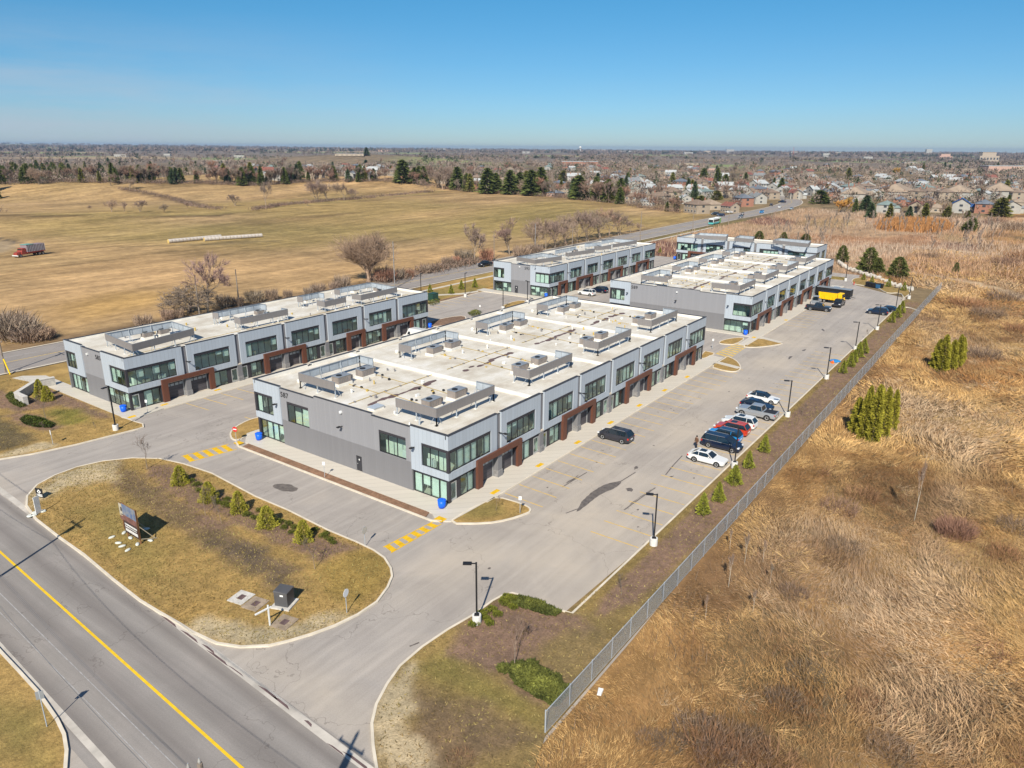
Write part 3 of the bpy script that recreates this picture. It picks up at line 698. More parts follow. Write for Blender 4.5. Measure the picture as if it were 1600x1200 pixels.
# far end of the lot: grass with a row of armour stones
end_px = [(1406, 470), (1412, 464), (1406, 457), (1388, 458), (1378, 454), (1373, 450), (1350, 446), (1332, 443), (1330, 438), (1336, 434), (1350, 434), (1378, 443), (1400, 448), (1428, 455)]
P = smooth_poly(GP(end_px, .12), 1); pad('grass_island', P, .115, M_turf, STRAW, [], .9); kerb('kerb', P)
pad('grass_island', [(233, 46), (238, 46), (238, 54), (233, 54)], .12, M_turf, GREENISH, [], 1.0)

# ---- parking bays, crossings, tactile plates
mb = MB()
def dash(a, b, w=.14, z=.012): strip(mb, [a, b], w, z-.006, z, M_stall)
for k in range(26):
    x = 59.4 + 2.77*k
    if x < 124 and not (x > 124): dash((x, 38.4), (x+.25, 43.6))
for k in range(6): dash((57.9+2.77*k, 26.3), (57.9+2.77*k, 31.6))
for k in range(6, 32): dash((57.9+2.77*k, 26.3), (57.9+2.77*k, 31.6))
for k in range(19): dash((55.6+2.9*k, 94.4), (55.3+2.9*k, 99.8))
for k in range(24): dash((57.0+2.77*k, 82.4), (57.0+2.77*k, 87.8))
for k in range(20): dash((160+2.8*k, 92.4), (160+2.8*k, 97.6))
for k in range(18): dash((163+2.8*k, 38.0), (163+2.8*k, 43.2))
for k in range(10): dash((121+2.8*k, 114), (121+2.8*k, 119))
o = mb.build('parking_lines'); o['kind'] = 'structure'
def crossing(a0, a1, b0, b1, n, mat=M_yellow):
    mb = MB(); a0, a1, b0, b1 = (Vector(q) for q in (a0, a1, b0, b1))
    for i in range(n):
        s, e = (i+.12)/n, (i+.66)/n; q = [a0.lerp(a1, s), a0.lerp(a1, e), b0.lerp(b1, e), b0.lerp(b1, s)]
        mb.prism([(v.x, v.y) for v in q], .008, .014, mat)
    for u, v in ((a0, a1), (b0, b1)): strip(mb, [u, v], .12, .008, .0145, mat)
    o = mb.build('crosswalk'); o['kind'] = 'structure'
crossing(G(599, 855), G(677, 815), G(611, 864), G(689, 819), 6)
crossing(G(283, 713), G(357, 694), G(295, 722), G(370, 702), 5)
crossing(G(1118, 553), G(1152, 535), G(1140, 560), G(1172, 538), 8, plain('faded_yellow', (.56, .40, .13), .9, var=.2, scale=1))
mb = MB()
def tac(px, py, w=1.1, d=.7):
    x, y = G(px, py, .14); mb.box(x-w/2, x+w/2, y-d/2, y+d/2, .13, .143, M_yellow)
for a, b in ((688, 811), (373, 692)): tac(a, b, .9, 1.1)
for j in range(7): mb.box(59.0+9.0*j*1.0-.6, 59.0+9.0*j+.7, 44.3, 44.85, .13, .143, M_yellow)
for a, b in ((206, 651), (1178, 527), (1228, 500)): tac(a, b)
for a, b in ((257, 632), (340, 609), (470, 575), (583, 543)): tac(a, b, 1.1, .6)
o = mb.build('tactile_plates'); o['kind'] = 'structure'
# ------------------------------------------------------------------ buildings
def text(name, body, size, mat, parent, loc, rot, ext=.02, align='LEFT'):
    cu = bpy.data.curves.new(name, 'FONT'); cu.body = body; cu.size = size; cu.extrude = ext; cu.align_x = align; cu.offset = size*.006; cu.space_character = 1.12
    cu.materials.append(mat); tmp = bpy.data.objects.new('tmp', cu); col.objects.link(tmp); bpy.context.view_layer.update()
    me = bpy.data.meshes.new_from_object(tmp.evaluated_get(bpy.context.evaluated_depsgraph_get())); bpy.data.objects.remove(tmp); bpy.data.curves.remove(cu)
    o = bpy.data.objects.new(name, me); col.objects.link(o); o.location = loc; o.rotation_euler = rot
    if not me.materials: me.materials.append(mat)
    if parent is not None: o.parent = parent; KIDS.setdefault(parent.name, []).append(o)
    return o
ZS, ZP, ZD = 2.85, 8.0, 7.55          # soffit of the upper storey, parapet, roof deck
class Bld:
    def __init__(s, loc, rz, Lu, Dv, label):
        s.Lu, s.Dv = Lu, Dv; s.loc, s.rz = loc, rz
        s.root = empty('commercial_building', (loc[0], loc[1], 0), rz, label, 'building')
        s.wall = MB(); s.core = MB(); s.cap = MB(); s.base = MB()
        s.maps = {'front': lambda t, o, z: (t, o, z), 'end': lambda t, o, z: (o, t, z), 'back': lambda t, o, z: (t, Dv-o, z), 'far': lambda t, o, z: (Lu-o, t, z)}
    def local(s, x, y):
        dx, dy = x-s.loc[0], y-s.loc[1]; c, n = math.cos(-s.rz), math.sin(-s.rz); return dx*c-dy*n, dx*n+dy*c
    def box(s, mb, side, t0, t1, o0, o1, z0, z1, m):
        f = s.maps[side]; a = f(t0, o0, z0); b = f(t1, o1, z1); mb.box(a[0], b[0], a[1], b[1], a[2], b[2], m)
    def skin(s, side, t0, t1, z0, z1, o0, o1, m, holes=()):
        """a wall panel with openings"""
        ts = sorted({t0, t1, *[h[0] for h in holes], *[h[1] for h in holes]}); ts = [t for t in ts if t0 <= t <= t1]
        for a, b in zip(ts, ts[1:]):
            mid = (a+b)/2; hs = sorted([(h[2], h[3]) for h in holes if h[0] < mid < h[1]]); z = z0
            for h0, h1 in hs:
                if h0 > z: s.box(s.wall, side, a, b, o0, o1, z, h0, m)
                z = max(z, h1)
            if z < z1: s.box(s.wall, side, a, b, o0, o1, z, z1, m)
    def window(s, side, t0, t1, z0, z1, n, o=.1, hdr=.3, name='window', blind=.5, panelgap=None):
        f = MB(); p = MB(); bls = []; b = .07; zt = z1-hdr
        s.box(f, side, t0, t1, o-.02, o+.1, zt, z1, M_header) if hdr else None
        s.box(f, side, t0, t0+b, o, o+.1, z0, zt, M_frame); s.box(f, side, t1-b, t1, o, o+.1, z0, zt, M_frame)
        s.box(f, side, t0+b, t1-b, o, o+.1, z0, z0+.08, M_frame); s.box(f, side, t0+b, t1-b, o, o+.1, zt-.06, zt, M_frame)
        w = (t1-t0)/n; ws = [t0+w*i for i in range(n+1)]
        for i in range(1, n): s.box(f, side, ws[i]-.03, ws[i]+.03, o-.012, o+.09, z0+.08, zt-.06, M_frame)
        s.box(p, side, t0+b, t1-b, o+.04, o+.055, z0+.08, zt-.06, M_glass)
        k = 0
        for i in range(n):
            if rnd.random() < blind:
                d = rnd.choice([1, 1, .55, .3]); bl = MB(); bls.append((bl, 'blind'))
                s.box(bl, side, ws[i]+.05, ws[i+1]-.05, o+.2, o+.22, zt-.06-(zt-z0-.14)*d, zt-.06, M_blind)
            elif rnd.random() < .4:
                h = rnd.uniform(.5, 1.1); bl = MB(); bls.append((bl, 'cabinet'))
                s.box(bl, side, ws[i]+.1, ws[i+1]-.15, o+.6, o+1.1, z0-.4, z0+h-.3, rnd.choice([M_innerf, M_block, M_white, M_portal]))
        fo = f.build(name, s.root); p.build('pane', fo)
        for bl, nm_ in bls: bl.build(nm_, fo)
        return fo
    def door(s, side, t0, t1, z1=2.35, o=.3):
        f = MB(); p = MB(); b = .1
        s.box(f, side, t0, t0+b, o-.03, o+.08, .13, z1, M_silver); s.box(f, side, t1-b, t1, o-.03, o+.08, .13, z1, M_silver)
        s.box(f, side, t0+b, t1-b, o-.03, o+.08, z1-.12, z1, M_silver); s.box(f, side, t0+b, t1-b, o-.03, o+.08, .13, .38, M_silver)
        s.box(f, side, t0, t1, o-.005, o+.08, z1, ZS, M_frame)
        s.box(p, side, t0+b, t1-b, o+.02, o+.035, .38, z1-.12, M_glass)
        h = MB(); s.box(h, side, t0+.16, t0+.2, o-.1, o-.05, .9, 1.4, M_silver)
        fo = f.build('door', s.root); p.build('pane', fo); h.build('handle', fo)
    def garage(s, side, t0, t1, o=.62):
        g = MB(); f = s.maps[side]; s.box(g, side, t0, t1, o, o+.08, 0, 2.95, M_garage)
        go = g.build('garage_door', s.root); w = MB(); n = 4; q = (t1-t0)/n
        for i in range(n): s.box(w, side, t0+q*i+.08, t0+q*(i+1)-.08, o-.015, o+.03, 2.05, 2.42, M_silver if i < 0 else M_paneopaque)
        w.build('pane', go)
        tr = MB(); s.box(tr, side, t1-.1, t1, o-.1, o-.001, 0, 2.9, M_silver); tr.build('door_track', go)
    def portal(s, side, t0, t1, joint):
        m = MB(); a, b = t0+.9, t1-.85
        s.box(m, side, t0, a, -.3, .06, 0, 2.95, M_portal); s.box(m, side, b, t1, -.3, .06, 0, 2.95, M_portal)
        s.box(m, side, t0, t1, -.303, .06, 2.95, 3.6, M_portal); m.build('entrance_portal', s.root)
        s.box(s.base, side, t0, a-.01, .062, .9, 0, 2.85, M_header); s.box(s.base, side, b+.01, t1, .062, .9, 0, 2.85, M_header)
        s.box(s.base, side, a, b, .062, .9, 2.86, 2.95, M_header)
        if joint is None: s.garage(side, a+.05, b-.05)
        else:
            pm = MB(); s.box(pm, side, joint-.4, joint+.4, -.1, .75, .0, 2.86, M_dgrey); s.box(pm, side, joint-.46, joint+.46, -.18, .7, 0, .95, M_block)
            pm.build('pier', s.root); s.garage(side, a+.04, joint-.47); s.garage(side, joint+.47, b-.04)
    def wallpack(s, side, t, z, arm=.5, o=0.0):
        m = MB(); f = s.maps[side]
        s.box(m, side, t-.05, t+.05, o-arm, o, z-.03, z+.04, M_black); s.box(m, side, t-.16, t+.16, o-arm-.45, o-arm, z-.02, z+.10, M_black); m.build('wall_lamp', s.root)
    def front(s, side, joints, portals, detail=True):
        """upper storey boxes between joints, storefronts and garage portals below"""
        L = s.Lu; W = .4; segs = []; prev = 0.0
        for j in joints: segs.append((prev, j-W)); prev = j+W
        segs.append((prev, L)); first, last = segs[0], segs[-1]
        s0 = .0 if side == 'front' else 0
        for i, (a, b) in enumerate(segs):
            wa = a+1.05 if i > 0 else 0.0; wb = b-1.15 if i < len(segs)-1 else b
            if side == 'back' and i == 0: wa = 0.0
            s.skin(side, a, b, ZS, ZP, 0, .3, M_light, [(wa, wb, 3.7, 6.35)])
            s.window(side, wa+(0 if i > 0 else .33), wb-(0 if i < len(segs)-1 else .33), 3.7, 6.35, 6 if i == 0 else 5, .12, .38)
            s.box(s.cap, side, a-.02, b+.02, -.03, .33, ZP, ZP+.07, M_cap)
            s.box(s.base, side, a, b, .301, .42, ZD+.002, ZP-.03, M_membrane)
        for j in joints:
            s.box(s.wall, side, j-W, j+W, .22, .3, ZS, 7.78, M_side); s.box(s.cap, side, j-W+.025, j+W-.025, .18, .34, 7.78, 7.85, M_cap)
            s.box(s.base, side, j-W, j+W, .301, .42, ZD+.002, 7.72, M_membrane)
            s.box(s.core, side, j-.1, j+.1, .31, 1.9, 0, ZD-.26, M_inner)
        for i, j in enumerate(joints):
            if detail and i % 2 == 0: s.wallpack(side, j+.2, 5.5, .7, .2)
        # ground floor
        ps = sorted(portals); edges = [0.0]
        for (a, b, jj) in ps: s.portal(side, a, b, jj)
        spans_ = []; prev = None
        for (a, b, jj) in ps: spans_.append((prev if prev is not None else .1, a)); prev = b
        spans_.append((prev, L-.1))
        for k, (a, b) in enumerate(spans_):
            js = [j for j in joints if a+.5 < j < b-.5]; cuts = [a] + js + [b]
            for q in range(len(cuts)-1):
                c0 = cuts[q] + (.4 if q > 0 else 0); c1 = cuts[q+1] - (.4 if q < len(cuts)-2 else 0)
                dl = q > 0 or (k == 0 and q == 0)            # door stands at the left end of this stretch
                dr = q < len(cuts)-2 or k == len(spans_)-1
                if c1-c0 < 1.2: s.box(s.base, side, c0, c1, .3, .38, 0, ZS, M_header); continue
                x0 = c0+(.35 if (k == 0 and q == 0) else .0); x1 = c1-(.35 if k == len(spans_)-1 and q == len(cuts)-2 else 0)
                if dl: s.door(side, x0, x0+1.1); s.box(s.base, side, x0+1.1, x0+1.8, .3, .38, 0, ZS, M_header); x0 += 1.8
                elif dr: s.door(side, x1-1.1, x1); s.box(s.base, side, x1-1.8, x1-1.1, .3, .38, 0, ZS, M_header); x1 -= 1.8
                if x1-x0 > .6: s.window(side, x0, x1, .13, ZS, max(1, round((x1-x0)/1.1)), .3, .35, blind=.45)
            for j in js:
                pm = MB(); s.box(pm, side, j-.4, j+.4, .02, .4, 0, ZS-.003, M_dgrey); s.box(pm, side, j-.44, j+.44, -.06, .4, 0, .95, M_block); pm.build('pier', s.root)
        s.box(s.core, side, .32, L-.32, .06, 1.9, ZS-.06, ZS+.2, M_innerf)
        s.box(s.core, side, .36, L-.36, .4, 1.9, .0, .12, M_innerf)
    def finish(s, name='wall', ends=None):
        L, D = s.Lu, s.Dv
        s.core.box(1.9, L-1.9, 1.9, D-1.9, 0, ZD-.3, M_inner)
        r = MB(); r.box(.3, L-.3, .3, D-.3, ZD-.28, ZD, M_roof); r.box(.301, L-.301, .301, D-.301, ZD-.3, ZD-.28, M_inner)
        for mb in (s.wall, s.core, s.base): pass
        s.wall.build('wall', s.root); s.core.build('interior_wall', s.root); s.base.build('wall_trim', s.root); s.cap.build('parapet_cap', s.root)
        s.roof = r.build('roof', s.root)
M_paneopaque = plain('garage_window_strip', (.35, .40, .42), .15, spec=.6)

def roof_unit(parent, x, y, w=2.1, d=1.3, h=.88, rz=0.0, pad_=True):
    m = MB(); c, n = math.cos(rz), math.sin(rz)
    m.T = lambda a, b, z: (x+a*c-b*n, y+a*n+b*c, z)
    m.box(-w/2-.12, w/2+.12, -d/2-.12, d/2+.12, ZD+.003, ZD+.38, M_membrane)
    m.box(-w/2, w/2, -d/2, d/2, ZD+.38, ZD+.38+h, M_acbox); m.box(-w/2-.04, w/2+.04, -d/2-.04, d/2+.04, ZD+.38+h, ZD+.43+h, M_galv)
    m.box(w/2, w/2+.5, -d*.35, d*.35, ZD+.6, ZD+.2+h, M_acbox)
    for k in range(5): m.box(-w/2+.25+k*.3, -w/2+.32+k*.3, -d/2-.03, -d/2, ZD+.5, ZD+.2+h, M_side)
    o = m.build('rooftop_unit', parent)
    f = MB(); f.T = m.T; f.lathe(-w*.18, 0, [(.38, ZD+.43+h), (.38, ZD+.5+h), (.3, ZD+.5+h)], M_black, 10); f.build('fan', o)
    return o
def roof_screen(parent, pts, closed=False, zt=9.6, zb=8.55):
    """screen of flat cladding on posts round the rooftop units; pts are local"""
    m = MB(); inn = MB(); po = MB(); n = len(pts)
    cx = sum(p[0] for p in pts)/n; cy = sum(p[1] for p in pts)/n
    segs = [(pts[i], pts[(i+1) % n]) for i in range(n if closed else n-1)]
    for a, b in segs:
        a = Vector(a); b = Vector(b); d = (b-a); L = d.length; d.normalize(); nn = Vector((-d.y, d.x))
        if (Vector((cx, cy))-(a+b)/2).dot(nn) > 0: nn = -nn     # nn points outwards
        def q(mb, o0, o1, z0, z1, mat, s0=0, s1=L):
            p = [a+d*s0+nn*o0, a+d*s1+nn*o0, a+d*s1+nn*o1, a+d*s0+nn*o1]
            mb.prism([(v.x, v.y) for v in p], z0, z1, mat)
        q(m, .03, .07, zb, zt, M_screen, -.02, L+.02); q(inn, -.005, .025, zb+.01, zt-.01, M_galvl)
        q(po, -.1, .02, zt-.06, zt, M_galv); q(po, -.1, -.01, zb, zb+.06, M_galv)
        k = max(1, round(L/3.3))
        for i in range(k+1):
            s_ = min(max(L*i/k, .06), L-.06); c = a+d*s_-nn*.06
            po.box(c.x-.05, c.x+.05, c.y-.05, c.y+.05, ZD, zt-.01, M_galvl)
            e = c - nn*.9; po.bar((c.x, c.y, zt-.5), (e.x, e.y, ZD+.02), .03, M_galvl)
            po.box(c.x-.16, c.x+.16, c.y-.16, c.y+.16, ZD, ZD+.06, M_membrane)
        for i in range(int(L/1.6)+1): 
            c = a+d*min(i*1.6+.1, L-.1)-nn*.03; po.box(c.x-.02, c.x+.02, c.y-.02, c.y+.02, zb, zt, M_galv)
    o = m.build('rooftop_screen', parent); inn.build('screen_lining', o); po.build('post', o); return o
M_galvl = plain('zinc_sheet', (.42, .47, .52), .5, .2)

def small_roof_bits(parent, x0, x1, y0, y1, n):
    for _ in range(n):
        m = MB(); x, y = rnd.uniform(x0, x1), rnd.uniform(y0, y1); r = rnd.uniform(.07, .14); h = rnd.uniform(.2, .5)
        m.lathe(x, y, [(r, ZD+.002), (r, ZD+h), (r*1.5, ZD+h+.02), (r*.6, ZD+h+.12)], rnd.choice([M_white, M_membrane, M_side, M_conduit]), 6)
        m.build('roof_vent', parent)
def roof_net(parent, Lu, mods, D):
    """conduits, block stains and pipe supports along the middle of the big roofs"""
    m = MB(); st = MB()
    for u0 in mods:
        ya = D*.47
        m.bar((u0+.5, ya+1.2, ZD+.08), (u0+15.5, ya+1.2, ZD+.08), .035, M_conduit)
        for q in range(6):
            x = u0+1.5+q*2.6; m.box(x-.1, x+.1, ya+1.05, ya+1.35, ZD+.002, ZD+.14, M_side)
        for sx in (5.5, 10.5):
            m.bar((u0+sx, ya+1.2, ZD+.08), (u0+sx+.4, ya+8.6, ZD+.08), .03, M_conduit); m.bar((u0+sx+.8, ya+1.2, ZD+.08), (u0+sx, ya-6.3, ZD+.08), .03, M_conduit)
            for q in range(7):
                x = u0+sx+rnd.uniform(-.9, .9); y = ya+rnd.choice([3.5, 4.5, 6, -2, -3.5, -4.5])+rnd.uniform(-.4, .4); m.box(x-.12, x+.12, y-.12, y+.12, ZD+.002, ZD+rnd.uniform(.12, .3), rnd.choice([M_side, M_black, M_conduit]))
        for q in range(9):
            st = MB()
            x = u0+2+q*1.35+rnd.uniform(-.4, .4); y = ya-.9+rnd.uniform(-.35, .35); w = rnd.uniform(.6, 1.5); h = rnd.uniform(.22, .6)
            st.prism([(x-w, y-h*.4), (x-w*.3, y-h), (x+w*.8, y-h*.7), (x+w, y+h*.3), (x+w*.2, y+h), (x-w*.7, y+h*.6)], ZD+.001+q*.0008, ZD+.004+q*.0008, M_stain); st.build('roof_stain', parent)
    m.build('roof_conduit', parent)

def pxl(b, l, z=9.6): return [b.local(*G(x, y, z)) for x, y in l]
def end_facade(b, light1, light2, up1, up2, steps, wins=(), door=None, number=None, lamps=(), knob=None, side='end'):
    """the blind end: light boxes at both corners, two tone grey between"""
    D = b.Dv
    b.skin(side, .3, light1, ZS, ZP, 0, .3, M_light, [(.3, up1, 3.7, 6.35)]); b.skin(side, light2, D-.3, ZS, ZP, 0, .3, M_light, [(up2, D-.3, 3.7, 6.35)])
    b.window(side, .33, up1, 3.7, 6.35, 3, .12, .32); b.window(side, up2, D-.33, 3.7, 6.35, 3, .12, .32)
    b.window(side, .45, light1-.05, .13, ZS, 4, .3, .3); b.window(side, light2+.05, D-.45, .13, ZS, 4, .3, .3)
    for a, e in ((.3, light1), (light2, D-.3)):
        b.box(b.cap, side, a+.03 if a == .3 else a-.02, e+.02 if a == .3 else e-.03, -.03, .33, ZP, ZP+.07, M_cap); b.box(b.base, side, a+.12, e, .301, .42, ZD+.002, ZP-.03, M_membrane)
    holes = [w[:4] for w in wins] + ([(door[0], door[1], 0, 2.1)] if door else [])
    b.skin(side, light1, light2, 0, 3.6, .14, .34, M_dgrey, holes)
    for a, e, zt in steps:
        b.skin(side, a, e, 3.6, zt, .12, .32, M_grey, [w[:4] for w in wins if a <= w[0] < e])
        b.box(b.cap, side, a, e, .09, .36, zt, zt+.07, M_cap); b.box(b.base, side, a, e, .33, .45, ZD+.002, zt-.03, M_membrane)
    for w in wins: b.window(side, w[0], w[1], w[2], w[3], w[4], .2, .32, blind=.45)
    if door:
        m = MB(); b.box(m, side, door[0], door[1], .22, .3, .1, 2.05, M_door); do = m.build('door', b.root)
        h = MB(); b.box(h, side, door[1]-.2, door[1]-.12, .16, .22, 1.0, 1.1, M_silver); b.box(h, side, (door[0]+door[1])/2-.05, (door[0]+door[1])/2+.1, .19, .219, 1.5, 1.7, M_white); h.build('handle', do)
    for t, z in lamps: b.wallpack(side, t, z, .35, .12)
    if knob: 
        m = MB(); b.box(m, side, knob[0]-.14, knob[0]+.14, -.12, .12, knob[1]-.14, knob[1]+.12, M_white); m.build('wall_lamp', b.root)
    if number: text('number_sign', number[0], number[3], M_black, b.root, (.10, number[1], number[2]), (R_(90), 0, R_(-90)), .02)
def plain_side(b, side, L0, L1, wins=(), top=ZP):
    b.skin(side, L0, L1, 0, 3.6, .14, .34, M_dgrey, [w for w in wins if w[3] <= 3.6]); b.skin(side, L0, L1, 3.6, top, .12, .32, M_grey, [w for w in wins if w[3] > 3.6])
    b.box(b.cap, side, L0, L1, .09, .36, top, top+.07, M_cap); b.box(b.base, side, L0+.4, L1-.4, .33, .45, ZD+.002, top-.03, M_membrane)
    for w in wins: b.window(side, w[0], w[1], w[2], w[3], 4, .2, .3)
def corner_posts(b, pts=((0, 0), (1, 0), (0, 1), (1, 1))):
    m = MB()
    for i, j in pts:
        x0 = .003 if i == 0 else b.Lu-.33; y0 = .003 if j == 0 else b.Dv-.33
        m.box(x0, x0+.327, y0, y0+.327, 3.7, 6.35, M_header)
        x0 = .12 if i == 0 else b.Lu-.47; y0 = .12 if j == 0 else b.Dv-.47; m.box(x0, x0+.35, y0, y0+.35, 0, ZS, M_header)
    m.build('corner_post', b.root)

# ---- 587: the large block in the middle
bC = Bld((53.7, 46.7), 0, 71.6, 33.3, 'large grey two storey commercial building numbered 587 at the centre of the lot')
jC = [9.0*k+9.0 for k in range(7)]
bC.front('front', jC, [(4.65+18*k, 13.25+18*k, 9+18*k) for k in range(4)])
bC.front('back', [68-.0-8.9*k if False else 9.0*k+9.0 for k in range(7)], [(4.65+18*k, 13.25+18*k, 9+18*k) for k in range(4)], False)
end_facade(bC, 5.45, 28.0, 3.9, 29.55, [(5.45, 11.55, 7.75), (11.55, 21.5, 8.0), (21.5, 28.0, 7.75)],
           [(6.3, 10.5, 3.65, 6.3, 3), (22.7, 26.85, 3.55, 6.25, 3)], (13.6, 14.55), ('587', 27.9, 6.7, .95),
           [(4.9, 5.6), (16.6, 5.3), (28.6, 5.6)], (16.6, 7.1))
plain_side(bC, 'far', .3, 33.0, [(3, 7, 3.7, 6.3), (26, 30, 3.7, 6.3)])
corner_posts(bC); bC.finish()
for u in (16.5, 34.5, 52.5): r = MB(); r.box(u-.16, u+.16, .45, 32.85, ZD+.002, ZD+.36, M_membrane); r.build('roof_upstand', bC.root)
for k in range(4):
    u = 18*k
    roof_screen(bC.root, [(u+2.4, 9.8 if k == 0 else 6.2), (u+2.4, 3.7), (u+12.9, 3.7), (u+12.9, 6.4)])
    roof_screen(bC.root, [(u+2.1, 19.8 if k == 0 else 24.1), (u+2.1, 26.5), (u+12.4, 26.5), (u+12.4, 23.9)])
    roof_unit(bC.root, u+6.4, 8.0); roof_unit(bC.root, u+10.9, 7.9); roof_unit(bC.root, u+6.3, 23.4); roof_unit(bC.root, u+10.3, 23.3)
    m = MB(); m.box(u+8.4, u+8.9, 12.2, 12.5, ZD+.002, ZD+.3, M_white); m.lathe(u+3.6, 28.5, [(.25, ZD), (.3, ZD+.3), (.12, ZD+.45)], M_membrane, 8); m.build('roof_vent', bC.root)
m = MB(); m.box(1.6, 3.2, 12.6, 13.7, ZD+.002, ZD+.28, M_membrane); m.box(1.55, 3.25, 12.55, 13.75, ZD+.28, ZD+.36, M_galvl); m.build('roof_hatch', bC.root)
m = MB(); m.lathe(1.6, 5.5, [(.1, ZD), (.1, ZD+.7), (.2, ZD+.75), (.2, ZD+.9)], M_galvl, 8); m.lathe(.95, 6.4, [(.09, ZD), (.09, ZD+.3)], M_white, 8); m.lathe(2.5, 10.2, [(.12, ZD), (.12, ZD+.35)], M_white, 8); m.build('roof_vent', bC.root)
roof_net(bC.root, 71.6, [1, 19, 37, 54], 33.3); small_roof_bits(bC.root, 2, 70, 8, 25, 46)

# ---- 585: the long block on the left
bA = Bld((48.5, 102.6), 0, 64.0, 18.4, 'narrow grey two storey commercial building numbered 585 beside the stone wall')
jA = [9.15+9.15*k for k in range(6)]
bA.front('front', jA, [(4.9, 13.5, jA[0]), (22.9, 31.6, jA[2]), (41.2, 45.8, None), (50.4, 59.2, jA[5])])
end_facade(bA, 6.7, 12.7, 4.6, 14.9, [(6.7, 12.7, 7.7)], (), None, ('585', 8.6, 6.5, .95), [], (10.9, 6.9))
plain_side(bA, 'far', .3, 18.1, [(2, 6, 3.7, 6.3)]); plain_side(bA, 'back', 0, 64.0, [(6+9.1*k, 10+9.1*k, 3.7, 6.3) for k in range(6)], 7.85)
corner_posts(bA, ((0, 0), (1, 0))); bA.finish()
for l, c in (([(164, 521), (206, 538), (302, 513), (268, 502)], True), ([(341, 489), (332, 488.5), (406, 474.5), (415.5, 476)], False), ([(366, 495), (375.6, 497.5), (449, 482.6), (439.6, 481)], False),
             ([(473, 464), (464.4, 463), (498, 456.8), (506, 458)], False), ([(495, 468.7), (507, 471.2), (540, 463.7)], False),
             ([(531, 453), (522.5, 451.5), (580, 441.2), (620, 448.5), (563.7, 461), (550, 458.8)], False)):
    roof_screen(bA.root, pxl(bA, l), c)
for px, py in ((230, 527), (255, 522), (350, 495), (405, 492), (480, 470), (515, 474), (555, 455), (590, 455)):
    x, y = bA.local(*G(px, py, 7.8)); roof_unit(bA.root, x, y, 1.4, 1.0, .7)
small_roof_bits(bA.root, 3, 60, 2, 16, 40)
m = MB()
for k in range(6): m.bar((2+10*k, 2.6, ZD+.08), (11+10*k, 2.8, ZD+.08), .035, M_conduit)
m.build('roof_conduit', bA.root)

# ---- 593: behind 585
bB = Bld((156.2, 100.4), 0, 62.3, 18.2, 'grey two storey commercial building numbered 593 next to the highway behind the small lawn')
jB = [8.8+8.95*k for k in range(6)]
bB.front('front', jB, [(4.3, 8.6, None), (13.4, 22.0, jB[1]), (31.3, 40.0, jB[3]), (49.0, 57.9, jB[5])])
end_facade(bB, 6.0, 12.2, 4.4, 14.4, [(6.0, 12.2, 7.75)], (), (10.0, 11.0), ('593', 7.9, 6.65, 1.0), [], (9.4, 7.2))
plain_side(bB, 'far', .3, 17.9, [(2, 6, 3.7, 6.3)]); plain_side(bB, 'back', 0, 62.3, [(6+9.1*k, 10+9.1*k, 3.7, 6.3) for k in range(6)], 7.85)
corner_posts(bB, ((0, 0), (1, 0))); bB.finish()
for l, c in (([(807.5, 401), (836, 405.8), (877.5, 400), (848, 395.3)], True), ([(867.5, 391.5), (868, 391), (900, 385)], False), ([(884, 394), (888, 395), (929, 389)], False),
             ([(914, 380.5), (939, 378.2)], False), ([(929, 384.5), (933, 385.5), (955, 383.2)], False), ([(940, 376), (960, 372.8), (995, 375.4), (957, 381.5)], False)):
    roof_screen(bB.root, pxl(bB, l), c)
for px, py in ((835, 405), (860, 402), (898, 395), (935, 389), (965, 380)):
    x, y = bB.local(*G(px, py, 7.8)); roof_unit(bB.root, x, y, 1.6, 1.0, .8)
small_roof_bits(bB.root, 3, 60, 2, 16, 26)

# ---- 589: behind 587
bD = Bld((149.0, 46.1), 0, 68.6, 33.0, 'large grey two storey commercial building numbered 589 beyond the centre block, yellow truck in front')
jD = [9.1+8.5*k for k in range(7)]
bD.front('front', jD, [(4.6+17*k, 13.4+17*k, jD[2*k]) for k in range(4)])
bD.front('back', jD, [(4.6+17*k, 13.4+17*k, jD[2*k]) for k in range(4)], False)
end_facade(bD, 5.6, 27.8, 3.9, 29.2, [(5.6, 11.5, 7.75), (11.5, 21.5, 8.0), (21.5, 27.8, 7.75)], (), None, ('589', 27.7, 6.65, 1.0), [(4.9, 5.6), (16.6, 5.3), (28.4, 5.6)], (16.6, 7.1))
plain_side(bD, 'far', .3, 32.7, [(3, 7, 3.7, 6.3), (26, 30, 3.7, 6.3)])
corner_posts(bD); bD.finish()
for u in (15.8, 32.8, 49.8): r = MB(); r.box(u-.16, u+.16, .45, 32.55, ZD+.002, ZD+.36, M_membrane); r.build('roof_upstand', bD.root)
for k in range(4):
    u = 17*k
    roof_screen(bD.root, [(u+2.4, 9.8 if k == 0 else 6.2), (u+2.4, 3.7), (u+12.4, 3.7), (u+12.4, 6.4)])
    roof_screen(bD.root, [(u+2.1, 19.8 if k == 0 else 24.1), (u+2.1, 26.3), (u+11.9, 26.3), (u+11.9, 23.7)])
    roof_unit(bD.root, u+6.2, 8.0); roof_unit(bD.root, u+10.3, 7.9); roof_unit(bD.root, u+6.1, 23.4); roof_unit(bD.root, u+9.9, 23.3)
roof_net(bD.root, 68.6, [1, 18, 35, 51], 33.0); small_roof_bits(bD.root, 2, 66, 8, 25, 34)

